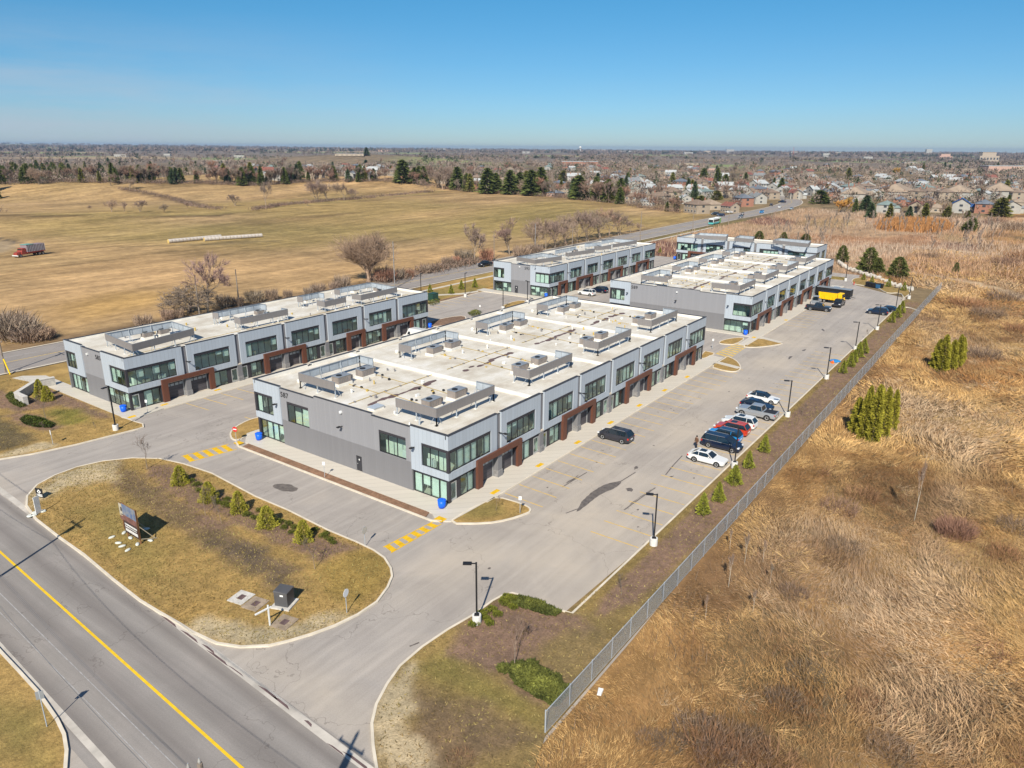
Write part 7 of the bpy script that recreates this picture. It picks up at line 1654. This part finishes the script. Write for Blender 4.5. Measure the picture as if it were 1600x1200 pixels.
# ---- hay bales and farm truck
M_bale = plain('wrapped_bale', (.46, .42, .38), .9, var=.2, scale=1.5); M_hay = plain('hay', (.55, .40, .14), .9)
def bale():
    mb_ = MB(); n = 14; r_ = .85; vs = []; fs = []
    for x_, q in ((-.75, .96), (-.6, 1), (.6, 1), (.75, .96)): vs += [(x_, r_*q*math.cos(2*math.pi*i/n), r_+r_*q*math.sin(2*math.pi*i/n)) for i in range(n)]
    for k in range(3):
        for i in range(n): fs.append((k*n+i, k*n+(i+1) % n, (k+1)*n+(i+1) % n, (k+1)*n+i))
    mb_.add(vs, fs, M_bale); mb_.add(vs[:n], [tuple(range(n))[::-1]], M_hay); mb_.add(vs[3*n:], [tuple(range(n))], M_hay); return mb_.build('hay_bale', None, True)
bp = bale()
def baleline(a, b_, label, off=0.0):
    A_ = Vector(T(*a)[:2]); B2 = Vector(T(*b_)[:2]); d = (B2-A_); n = int(d.length/1.56); an = math.atan2(d.y, d.x)
    for i in range(n+1):
        p_ = A_+d.normalized()*(i*1.56); inst(bp, (p_.x, p_.y, Hs(p_.x, p_.y)-.05), an+rnd.uniform(-.03, .03), 1, label, 'round hay bales in long rows', 'hay bale')
baleline((266, 380), (345, 372.5), 'greyish round hay bale in the long rows on the left field'); baleline((322, 376.8), (412, 370.5), 'greyish round hay bale in the long rows on the left field')
M_rtruck = plain('red_truck_paint', (.28, .05, .035), .5, var=.2); M_tarp = plain('teal_tarp', (.15, .30, .27), .8)
A_ = Vector(T(24, 403)[:2]); B2 = Vector(T(68, 397)[:2]); an = math.atan2((A_-B2).y, (A_-B2).x); c = (A_+B2)/2; Lt = (A_-B2).length; sc = Lt/9.0
r = empty('farm_truck', (c.x, c.y, Hs(c.x, c.y)), an, 'old red farm truck with a ribbed grey grain box on the left field', 'truck'); r.scale = (sc, sc, sc)
mm = MB(); mm.box(-4.4, 1.4, -1.2, 1.2, 1.35, 3.3, plain('grain_box_side', (.26, .20, .22), .7)); mm.box(-4.42, 1.42, -1.22, 1.22, 1.1, 1.35, M_rtruck)
for k in range(12): mm.box(-4.35+k*.5, -4.3+k*.5, -1.25, 1.25, 1.36, 3.3, M_galvl)
mm.build('grain_box', r); mm = MB(); mm.box(-1.0, 1.5, -1.25, 1.25, 3.3, 3.45, M_tarp); mm.build('tarp', r)
mm = MB(); mm.hexa([(1.6, -1, .8), (3.1, -1, .8), (3.1, 1, .8), (1.6, 1, .8), (1.6, -.9, 2.5), (2.6, -.9, 2.5), (2.6, .9, 2.5), (1.6, .9, 2.5)], M_rtruck); mm.build('cab', r)
mm = MB(); mm.hexa([(3.1, -.8, .7), (4.4, -.7, .7), (4.4, .7, .7), (3.1, .8, .7), (3.1, -.7, 1.6), (4.3, -.6, 1.45), (4.3, .6, 1.45), (3.1, .7, 1.6)], M_rtruck); mm.build('bonnet', r)
mm = MB(); mm.box(4.4, 4.5, -1.1, 1.1, .5, .75, M_white); mm.build('bumper', r); mm = MB(); mm.box(-4.4, 3.2, -.4, .4, .7, 1.2, M_rtruck); mm.build('chassis', r)
mm = MB(); mm.box(2.72, 2.76, -.8, .8, 1.7, 2.35, M_cglass); mm.build('windscreen', r)
for sx in (-3.6, -2.4, 3.5):
    for sy in (-1, 1): wheel(r, sx, sy*.95, .5, .3)
HAZE = 5.6e-5
# ------------------------------------------------------------------ houses and far country
def hpaint(n, c, v=.1): return plain(n, c, .85, var=v, scale=.4)
HR = {k: hpaint('roof_'+k, c, .18) for k, c in dict(brown=(.20, .15, .115), tan=(.30, .235, .175), grey=(.20, .21, .215), slate=(.13, .15, .18), blue=(.035, .10, .28), red=(.22, .09, .07), pale=(.40, .42, .42), green=(.17, .22, .21)).items()}
HW = {k: hpaint('wall_'+k, c) for k, c in dict(white=(.36, .35, .32), cream=(.38, .32, .25), brick=(.30, .15, .105), beige=(.32, .265, .205), grey=(.38, .38, .37), pink=(.45, .30, .24)).items()}
M_hglass = NT('house_glass').bsdf((.05, .06, .07), .1, 0, .6); M_hdoor = plain('garage_white', (.6, .6, .58), .7)
def house(w, d, h, rh, roofk, wallk, gable=False, seed=0, wing=True, name='house'):
    rs = random.Random(seed); r = empty(name); m = MB(); m.box(-w/2, w/2, -d/2, d/2, -1, h, HW[wallk])
    if wing: m.box(w*.1, w*.5+.02, -d/2-3, -d/2+.1, -1, h*.62, HW[wallk])
    if gable: m.add([(-w/2, -d/2, h), (-w/2, d/2, h), (-w/2, 0, h+rh-.12), (w/2, -d/2, h), (w/2, d/2, h), (w/2, 0, h+rh-.12)], [(0, 2, 1), (3, 4, 5)], HW[wallk])
    m.build('wall', r); e = .5; m = MB()
    if gable:
        m.add([(-w/2-e, -d/2-e, h-.15), (w/2+e, -d/2-e, h-.15), (w/2+e, 0, h+rh), (-w/2-e, 0, h+rh), (-w/2-e, d/2+e, h-.15), (w/2+e, d/2+e, h-.15)], [(0, 1, 2, 3), (3, 2, 5, 4)], HR[roofk])
        m.add([(-w/2-e, -d/2-e, h-.3), (w/2+e, -d/2-e, h-.3), (w/2+e, 0, h+rh-.15), (-w/2-e, 0, h+rh-.15), (-w/2-e, d/2+e, h-.3), (w/2+e, d/2+e, h-.3)], [(3, 2, 1, 0), (4, 5, 2, 3)], M_white)
    else:
        q = max(.5, w/2-d/2); m.add([(-w/2-e, -d/2-e, h-.05), (w/2+e, -d/2-e, h-.05), (w/2+e, d/2+e, h-.05), (-w/2-e, d/2+e, h-.05), (-q, 0, h+rh), (q, 0, h+rh)], [(0, 1, 5, 4), (1, 2, 5), (2, 3, 4, 5), (3, 0, 4), (3, 2, 1, 0)], HR[roofk])
    if wing:
        a, b_ = w*.1-e, w*.5+e; y0 = -d/2-3-e; zz = h*.62; c = (a+b_)/2
        m.add([(a, y0, zz), (b_, y0, zz), (b_, -d/2+1, zz), (a, -d/2+1, zz), (c, y0+(0 if gable else 1.6), zz+rh*.6), (c, -d/2+2.2, zz+rh*.6)], [(0, 1, 4), (1, 2, 5, 4), (3, 0, 4, 5), (2, 3, 5)], HR[roofk])
    ro = m.build('roof', r); m = MB(); m.box(w*.22, w*.22+.7, d*.1, d*.1+.7, h, h+rh+.7, HW['brick']); m.build('chimney', ro)
    for fl in range(2 if h > 4.4 else 1):
        zb = 1.0+fl*2.8
        for k in range(int(w/3)):
            xx = -w/2+1.0+k*3
            for sy in (-1, 1):
                if wing and sy < 0 and xx > w*.05 and fl == 0: continue
                m = MB(); m.box(xx, xx+1.3, sy*(d/2+.04)-.03, sy*(d/2+.04)+.03, zb, zb+1.2, M_hglass); m.box(xx-.1, xx+1.4, sy*(d/2+.02)-.02, sy*(d/2+.02)+.02, zb-.1, zb+1.3, M_white); m.build('window', r)
        for sx in (-1, 1): m = MB(); m.box(sx*(w/2+.04)-.03, sx*(w/2+.04)+.03, -.8, .9, zb, zb+1.2, M_hglass); m.build('window', r)
    if wing: m = MB(); m.box(w*.18, w*.45, -d/2-3.06, -d/2-3.0, -.2, 2.1, M_hdoor); m.build('garage_door', r)
    return r
def H_(px, py, rz, proto, s, label, group=None, dz=0):
    s = s*(.85 if group is None else 1.0)
    x, y, z = T(px, py); inst(proto, (x, y, z+dz), R_(rz), s, label, group, 'house')
PH = [house(13, 10, 5.6, 2.6, 'brown', 'beige', seed=1), house(12, 10, 5.4, 2.8, 'grey', 'white', True, 2), house(14, 11, 3.4, 2.8, 'tan', 'cream', seed=3), house(12, 9, 5.6, 2.4, 'slate', 'brick', seed=4), house(11, 9, 5.4, 3.0, 'blue', 'white', True, 5),
      house(12, 9, 5.4, 2.8, 'red', 'beige', True, 6), house(13, 10, 5.6, 2.8, 'pale', 'white', True, 7), house(12, 10, 5.5, 2.5, 'green', 'white', seed=8), house(26, 13, 3.6, 3.6, 'tan', 'white', seed=9), house(14, 10, 3.4, 2.6, 'slate', 'pink', seed=10)]
near = [(1088, 333, 60, 0, 1.15, 'brown hipped house at the field corner just above the bus'), (1108, 327, 55, 2, 1.2, 'long tan roofed house with white garage above the bus'), (1140, 332, 60, 5, .9, 'small red-brown house beside the driveway cars'), (1160, 322, 50, 3, 1.2, 'blue-grey roofed house behind the bare street tree'), (1182, 318, 50, 1, 1.1, 'white walled grey roofed house before the street bend'),
        (1070, 318, 40, 6, .9, 'pale gabled cottage among evergreens left of the tan roofed house'), (1012, 322, 100, 1, .8, 'white house with pale roof at the field edge'), (985, 318, 95, 0, 1.05, 'beige house with brown roof at the field edge'), (1030, 318, 90, 0, 1.2, 'large beige house with hipped roof at the field edge'), (868, 307, 95, 9, 1.0, 'brick house with slate roof right of the dark evergreen group'),
        (885, 303, 90, 0, 1.0, 'orange-brown house behind the brick house at the field edge'), (745, 296, 120, 6, 1.4, 'pale grey roofed house between evergreens at the field top'), (940, 300, 90, 3, 1, 'brick house hidden between evergreens at the field edge'),
        (1203, 311, 50, 0, 1.1, 'brown gabled house above the street bend'), (1383, 333, 5, 7, 1.15, 'green-grey roofed house at the left end of the wetland row'), (1405, 322, 5, 3, 1.0, 'white gabled house with slate roof behind the wetland row'), (1430, 334, 8, 5, 1.15, 'red roofed house with white porch in the wetland row'), (1462, 331, 5, 2, 1.0, 'tan roofed house in the middle of the wetland row'), (1500, 332, 5, 4, 1.25, 'house with bright blue roof in the wetland row'),
        (1535, 333, 5, 3, 1.25, 'house with dark slate roof and white gable in the wetland row'), (1578, 333, 10, 1, 1.1, 'white house with grey roof at the right end of the wetland row'), (1447, 318, 5, 3, .9, 'small slate roofed house behind the wetland row'), (1398, 309, 2, 8, 1.9, 'very long tan roofed building left behind the wetland row'), (1495, 309, 4, 8, 1.8, 'very long tan roofed building in the middle behind the wetland row'),
        (1558, 308, 4, 8, 2.0, 'very long tan roofed building at the right behind the wetland row'), (1335, 311, 6, 8, 1.6, 'long brown roofed building right of the street bend'), (1322, 322, 40, 9, 1.1, 'dark roofed house half hidden by the orange willow'), (1590, 322, 0, 2, 1.0, 'tan house at the right picture edge'), (1338, 300, 10, 8, .9, 'long tan building behind the brown roofed one'), (1296, 296, 20, 6, 1.0, 'white and grey gabled house behind the bend'),
        (418, 281, 20, 6, 1, 'white gabled house left beyond the field crest'), (440, 282, 20, 1, 1, 'grey roofed house right of the white gabled one beyond the crest'), (550, 280, 20, 6, 1.1, 'blue-grey roofed house beyond the field crest'), (575, 281, 20, 1, 1.1, 'white house beyond the field crest'), (490, 278, 20, 0, 1.2, 'brown house among bare trees beyond the crest')]
for px, py, rz, k, s, l in near: H_(px, py, rz, PH[k], s, l)
rs = random.Random(77)
for i in range(290):
    t_ = rs.random(); px = rs.uniform(330, 1640) if i < 130 else rs.uniform(900, 1640); ylo = 288 if px < 700 else (300 if px < 1000 else 312)
    py = 259+(ylo-259)*rs.random()**(.8 if px < 1000 else .65)
    if px < 620: py = rs.uniform(262, 276)
    k = rs.choice([0, 0, 1, 2, 3, 6, 6, 9, 5, 7, 0, 2]); H_(px, py, rs.uniform(0, 180), PH[k], rs.uniform(.85, 1.15), 'small far house half hidden among bare trees of the town', 'far houses among the trees')
# far large buildings
def block(px, py, wpx, hpx, wallc, roofc, label, steps=1, rz=None, windows=True):
    x, y, z = T(px, py); w = span(wpx, x, y); h = span(hpx, x, y); r = empty('far_building', (x, y, z-1), (YAW-math.pi/2) if rz is None else rz, label, 'building'); d = w*.45
    m = MB()
    for k in range(steps): f = 1-.28*k; m.box(-w/2*f, w/2*f, -d/2*f, d/2*f, 0 if k == 0 else h*(.55+.15*(k-1)), h*(1 if k == steps-1 else .62+.15*k)+1, wallc)
    m.build('wall', r); m = MB(); f = 1-.28*(steps-1); m.box(-w/2*f-.3, w/2*f+.3, -d/2*f-.3, d/2*f+.3, h+1, h*1.05+1, roofc); m.build('roof', r)
    if windows:
        n = 6
        for k in range(n): m = MB(); xx = -w/2+w*(k+.25)/n; m.box(xx, xx+w/n*.5, -d/2-.15, -d/2, 1+h*.18, 1+h*.42, M_hglass); m.build('window', r)
for a in ((905, 262, 56, 9, HW['brick'], HR['pale'], 'long red brick school with pale roof above the suburb', 1), (1541, 252, 30, 13, HW['cream'], HR['tan'], 'stepped orange-tan apartment block on the right skyline', 2), (1475, 249, 20, 8, HW['pink'], HR['tan'], 'brownish apartment blocks left of the orange-tan one', 2),
          (1450, 243, 9, 9, HW['white'], HR['pale'], 'white tower block on the right skyline', 1), (1560, 272, 48, 12, HW['pink'], HR['pale'], 'long pinkish flat roofed building at the right edge', 1), (1596, 272, 22, 12, HW['cream'], HR['pale'], 'flat roofed building cut by the right edge', 1), (1240, 243, 10, 6, HW['white'], HR['red'], 'white building with reddish roof under the mast', 1), (1290, 245, 10, 5, HW['white'], HR['pale'], 'pair of low white buildings right of the mast', 1),
          (1308, 242, 8, 4, HW['white'], HR['pale'], 'white building on the skyline right of the pair', 1), (1355, 248, 14, 3, HW['white'], HR['pale'], 'long low white shed before the skyline', 1), (1405, 243, 12, 3, HW['white'], HR['pale'], 'low pale building left of the white tower block', 1), (1420, 259, 20, 5, HW['cream'], HR['pale'], 'cream building among trees left of the apartments', 1), (1510, 272, 24, 8, HW['beige'], HR['tan'], 'dome shaped brown building left of the pinkish one', 1),
          (192, 245, 22, 3.5, HW['white'], HR['pale'], 'long white shed on the left skyline', 1), (262, 244, 10, 3.5, HW['white'], HR['pale'], 'white shed in the middle left distance', 1), (345, 256, 18, 5, HW['beige'], HR['pale'], 'beige farm building beyond the left tree belt', 1), (375, 247, 16, 4, HW['white'], HR['pale'], 'white farm shed right of the beige one', 1), (548, 243, 44, 2.6, HW['cream'], HR['pale'], 'long pale warehouse right of the green hill', 1),
          (540, 243, 26, 2.5, HW['grey'], HR['slate'], 'blue-grey warehouse behind the long pale one', 1), (600, 237, 20, 2.5, HW['pink'], HR['tan'], 'pink building on the skyline above the warehouse', 1), (735, 236, 18, 3, HW['white'], HR['pale'], 'white industrial building on the centre skyline', 1), (760, 237, 12, 2.5, HW['white'], HR['pale'], 'white shed right of the industrial building', 1), (690, 235, 14, 2.5, HW['white'], HR['pale'], 'white shed left of the industrial building', 1),
          (782, 236, 14, 2, HW['grey'], HR['pale'], 'grey shed on the centre skyline', 1), (822, 240, 12, 3, HW['white'], HR['pale'], 'white building left of the water tower', 1), (940, 237, 16, 3, HW['cream'], HR['pale'], 'cream industrial building right of the water tower', 1), (980, 239, 22, 3, HW['white'], HR['pale'], 'long white building on the skyline', 1), (1000, 236, 16, 2, HW['white'], HR['pale'], 'bright narrow white building on the skyline', 1), (1075, 241, 14, 3, HW['white'], HR['pale'], 'white building on the skyline right of centre', 1),
          (1105, 240, 10, 4, HW['cream'], HR['pale'], 'cream block on the skyline', 1), (1140, 239, 12, 5, HW['white'], HR['pale'], 'white block left of the mast', 1), (1075, 260, 30, 5, HW['beige'], HR['tan'], 'flat tan school above the suburb right of centre', 1), (1110, 268, 20, 5, HW['pink'], HR['pale'], 'pinkish flat building in the suburb', 1)):
    block(*a)
# water tower and mast
x, y, z = T(906.5, 239); s = span(1, x, y); r = empty('water_tower', (x, y, z-2), 0, 'white water tower on the skyline', 'water tower'); m = MB(); m.bar((0, 0, 0), (0, 0, s*8), s*.5, M_white, 8); m.build('stem', r); m = MB(); m.lathe(0, 0, [(s*.5, s*6.5), (s*1.9, s*8.3), (s*1.9, s*9.3), (s*.8, s*10.2)], M_white, 12); m.build('tank', r)
x, y, z = T(1239, 244); s = span(1, x, y); r = empty('radio_mast', (x, y, z-2), 0, 'thin red mast on the right skyline', 'mast'); m = MB(); m.bar((0, 0, 0), (0, 0, s*14), s*.45, plain('mast_red', (.35, .06, .05), .7), 4, s*.25); m.build('mast', r); m = MB(); m.box(-s*1.2, s*1.2, -s*.3, s*.3, s*9, s*9.5, M_white); m.build('antenna', r)

# suburb trees as individuals, nearest first
bt = []
for i, (c, kw) in enumerate((((.235, .175, .14), dict(spread=.55)), ((.20, .15, .125), dict(spread=.45)), ((.255, .16, .125), dict(spread=.6)), ((.26, .21, .165), dict(spread=.5)))):
    bt.append(bare_tree('bare_tree', 11, 300+i, 520, 1.5, .11, (.16, .125, .1), c, levels=3, nb=3, trunk=.2, up=.3, ratio=.7, **kw))
wl = bare_tree('willow_tree', 11, 310, 900, 1.8, .16, (.3, .2, .1), (.50, .29, .08), levels=3, nb=3, trunk=.18, up=.2, ratio=.7, spread=.6)
ct = [cone_tree('conifer_tree', 13, 3.1, 320+i, 1100, 1.3, c1, c2, layers=6, pw=.65) for i, (c1, c2) in enumerate((((.12, .145, .04), (.04, .052, .018)), ((.09, .125, .06), (.035, .052, .025)), ((.18, .175, .045), (.07, .075, .022))))]
lb = 'bare brown tree among the houses of the suburb'; gb = 'bare trees of the suburb'; lc = 'dark evergreen among the houses of the suburb'; gc_ = 'evergreens of the suburb'
spec = [(630, 286, 34, 0, 26), (655, 287, 26, 0, 12), (662, 289, 28, 0, 14), (648, 287, 24, 0, 14), (715, 297, 34, 0, 22), (762, 303, 38, 0, 26), (775, 302, 30, 0, 20), (797, 304, 36, 0, 24), (812, 303, 32, 0, 22), (830, 306, 38, 0, 26), (845, 304, 40, 0, 24), (905, 312, 36, 0, 26), (931, 312, 34, 0, 16), (950, 316, 34, 0, 20), (969, 312, 32, 0, 16), (880, 283, 16, 2, 14), (1024, 282, 14, 0, 10),
        (1099, 286, 22, 0, 14), (1120, 292, 28, 0, 12), (1133, 293, 20, 0, 12), (1352, 330, 24, 1, 18), (1360, 340, 22, 1, 14), (1281, 318, 20, 0, 26), (1420, 340, 18, 1, 10), (1479, 339, 16, 2, 14), (1562, 338, 28, 2, 26), (1511, 341, 12, 2, 10), (1095, 322, 16, 2, 20), (1120, 312, 14, 2, 16), (573, 243, 12, 1, 8), (572, 262, 12, 1, 8), (1517, 360, 20, 0, 18)]
for i, (px, py, hp, k, wp) in enumerate(spec):
    x, y, z = T(px, py); h = h_of(px, py, hp, x, y)/13; w = span(wp, x, y)/4.6; inst(ct[k], (x, y, z-.3), i*1.1, (w, w, h), lc if i > 16 else 'tall dark evergreen in the clusters along the field edge', gc_ if i > 16 else 'evergreens along the field edge', 'tree')
for px, py, hp, wp in ((1310, 332, 20, 24), (1322, 332, 24, 20), (1398, 276, 14, 14), (1510, 338, 8, 10)):
    x, y, z = T(px, py); s = h_of(px, py, hp, x, y)/11; w = span(wp, x, y)/9; inst(wl, (x, y, z-.3), px, (w, w, s), 'orange willow glowing among the suburb trees', 'orange willows of the suburb', 'tree')
rs = random.Random(123)
edge = [(0, 289), (100, 285), (230, 287), (320, 288), (400, 291), (470, 286), (600, 284), (640, 287), (720, 299), (860, 308), (980, 320), (1010, 327), (1060, 333)]
def ey(px):
    for (a, b_), (c, d) in zip(edge, edge[1:]):
        if a <= px <= c: return b_+(d-b_)*(px-a)/(c-a)
    return 333
n_b = n_c = 0
for i in range(46):
    px = rs.uniform(-12, 112); x, y, z = T(px, rs.uniform(266, 282)+(5 if px < 50 else 0)); s = rs.uniform(.9, 1.25); inst(ct[rs.choice([0, 0, 2])], (x, y, z-.3), rs.uniform(0, 6), (s*1.15, s*1.15, s), 'dark pine in the plantation beyond the field at the left edge', 'pine plantation beyond the field', 'tree')
for i in range(1200):
    px = rs.uniform(-20, 1620); top = 256; e_ = ey(px) if px < 1060 else (318 if px < 1230 else 346)
    if i < 200: px = rs.uniform(-10, 1060); py = ey(px)+rs.uniform(-3, .5)
    else: py = top+(e_-top)*rs.random()**.8
    if px > 1060 and py > 330 and px < 1240: continue
    if 1230 < px < 1275 and 300 < py < 335: continue
    if px > 1300 and py > 322 and rs.random() < .45: continue
    x, y, z = T(px, py)
    if x > 505 and 1260 < px and py > 344: continue
    con = rs.random() < (.45 if px < 110 and py < 284 else .22); s = rs.uniform(.8, 1.45)*(1.0 if py < 320 else .7)
    if px < 110 and con: s *= 1.1
    if con and n_c < 150: n_c += 1; inst(ct[rs.choice([0, 0, 1, 2])], (x, y, z-.3), rs.uniform(0, 6), (s*rs.uniform(.8, 1.3), s*rs.uniform(.8, 1.3), s*.85), lc, gc_, 'tree')
    elif n_b < 290: n_b += 1; inst(bt[rs.randrange(4)], (x, y, z-.3), rs.uniform(0, 6), s, lb, gb, 'tree')
    if n_b >= 290 and n_c >= 150: break
# far woods that read as one mass
def woods():
    rs = np.random.RandomState(40); parts = []
    def batch(n, dmin, dmax, hh, ww, per, tri, azr=(-44, 44), mask=0.0, conf=.16, pw=1.0, keep=None):
        az = YAW+np.radians(rs.uniform(azr[0], azr[1], n)); d = np.exp(rs.uniform(math.log(dmin), math.log(dmax), n)); X = d*np.cos(az); Y = d*np.sin(az)
        m = wav(X, Y, d.mean()*.07, 9)+.5*wav(X, Y, d.mean()*.022, 3)+rs.uniform(-.25, .25, n); k = m > mask; k = k & keep(X, Y) if keep else k; X, Y, d = X[k], Y[k], d[k]; n = len(X); Z = H(X, Y)
        cf = (rs.uniform(0, 1, n) < conf) | (wav(X, Y, d.mean()*.05, 6) > .62); h = hh*rs.uniform(.7, 1.25, n); w = ww*rs.uniform(.7, 1.3, n)
        c = np.where(cf[:, None], np.array((.06, .075, .04)), np.array((.24, .19, .155)))*(1+rs.uniform(-.14, .14, (n, 1))); c = c*(.72 if dmin > 2000 else 1); c = np.where((rs.uniform(0, 1, n) < (.05 if dmin < 2000 else 0))[:, None], np.array((.23, .15, .10)), c)
        R0 = np.repeat(np.arange(n), per); q = rs.normal(size=(len(R0), 3)); q /= np.linalg.norm(q, axis=1, keepdims=True); q *= rs.uniform(.5, 1, (len(R0), 1))
        P = np.stack([X[R0]+q[:, 0]*w[R0]*.5, Y[R0]+q[:, 1]*w[R0]*.5, Z[R0]+h[R0]*(.52+.45*q[:, 2])], 1); con = cf[R0]; tz = (P[:, 2]-Z[R0])/h[R0]
        sh = np.where(con, np.clip(1.15-tz, .1, 1)*1.2, 1.0); P[:, 0] = X[R0]+(P[:, 0]-X[R0])*sh; P[:, 1] = Y[R0]+(P[:, 1]-Y[R0])*sh
        D = q+rs.normal(size=q.shape)*.6; D[:, 2] = np.abs(D[:, 2])+.3; D /= np.linalg.norm(D, axis=1, keepdims=True)
        parts.append(tri_cloud(P, tri*rs.uniform(.6, 1.3, len(P)), D, c[R0], .12, .55, rs))
    FP = [(-400, 150), (330, 150), (395, 150), (425, 160), (470, 205), (512, 270), (540, 365), (570, 470), (610, 590), (570, 690), (510, 770), (440, 810), (340, 870), (260, 890), (-600, 910)]
    batch(2400, 430, 1000, 9, 8, 34, 1.5, mask=-.1, azr=(-33, 40), keep=lambda X, Y: (poly_sd(FP, X, Y) < -6) & ~((X < 545) & (Y < 135)) & (np.hypot(X-520, (Y-150)*1.0) > 22) & ~((Y > 132) & (Y < 165) & (X < 520)) & (line_d(hw_c, X, Y) > 14))
    batch(2800, 800, 1500, 10, 9, 26, 2.4, mask=-.05)
    batch(4200, 1400, 2600, 10, 11, 20, 3.6, mask=.06)
    batch(4200, 2500, 5200, 10, 20, 14, 7.0, mask=.12)
    batch(5200, 5000, 12800, 12, 50, 12, 18.0, mask=-.2, conf=.12)
    V, F_, C = join(parts)
    k = C.shape[0]; o = np_mesh('far_woods', V, F_, M_twigfar, C); tag(o, 'bare brown and dark evergreen woods fading into the distance', 'woods', None, 'stuff')
M_twigfar = m_tint('far_foliage', scale=.05, amt=.12)
woods()
# hedge and scrub mass at the field's far edge
def field_edge():
    rs = np.random.RandomState(41); parts = []
    gul = [[(400, 328), (430, 322), (480, 317), (560, 311), (620, 305), (680, 299)], [(190, 296), (235, 303), (275, 312), (300, 322), (345, 328)], [(590, 441), (640, 431), (700, 419), (740, 410)]]
    for i in range(1300):
        px = rs.uniform(-20, 1060)
        if i < 900: x, y, z = T(px, ey(px)+rs.uniform(-2.2, .8))
        else:
            g_ = gul[i % 3] if i % 5 else gul[0]; t_ = rs.uniform(0, len(g_)-1.001); q_ = int(t_); f_ = t_-q_; x, y, z = T(g_[q_][0]*(1-f_)+g_[q_+1][0]*f_, g_[q_][1]*(1-f_)+g_[q_+1][1]*f_+rs.uniform(-.8, .8))
        n = 26; h = rs.uniform(1.5, 3.5) if i < 900 else rs.uniform(.5, 1.8); P = np.stack([x+rs.normal(0, 2.2, n), y+rs.normal(0, 2.2, n), z+rs.uniform(0, h, n)], 1); D = rs.normal(size=(n, 3)); D[:, 2] = np.abs(D[:, 2])+.6; D /= np.linalg.norm(D, axis=1, keepdims=True)
        parts.append(tri_cloud(P, rs.uniform(.8, 1.6, n), D, np.array([(.20, .145, .115), (.24, .16, .12), (.17, .13, .10)][rs.randint(3)]), .25, .2, rs))
    V, F_, C = join(parts); o = np_mesh('hedge_undergrowth', V, F_, M_grass, C); tag(o, 'bare brown undergrowth along the far edge of the field', 'undergrowth', None, 'stuff')
field_edge()

# ---- the air
hz = MB(); hm = bpy.data.materials.new('haze'); hm.use_nodes = True; hm.node_tree.nodes.clear()
ho = hm.node_tree.nodes.new('ShaderNodeOutputMaterial'); hv = hm.node_tree.nodes.new('ShaderNodeVolumePrincipled'); hv.inputs['Color'].default_value = (.50, .70, 1.0, 1); hv.inputs['Density'].default_value = HAZE; hv.inputs['Anisotropy'].default_value = .2
hm.node_tree.links.new(hv.outputs[0], ho.inputs['Volume'])
hz.box(-15500, 15500, -15500, 15500, -60, 75, hm); ho_ = hz.build('haze'); ho_['kind'] = 'stuff'; tag(ho_, 'thin pale blue haze in the air over the land', 'haze')
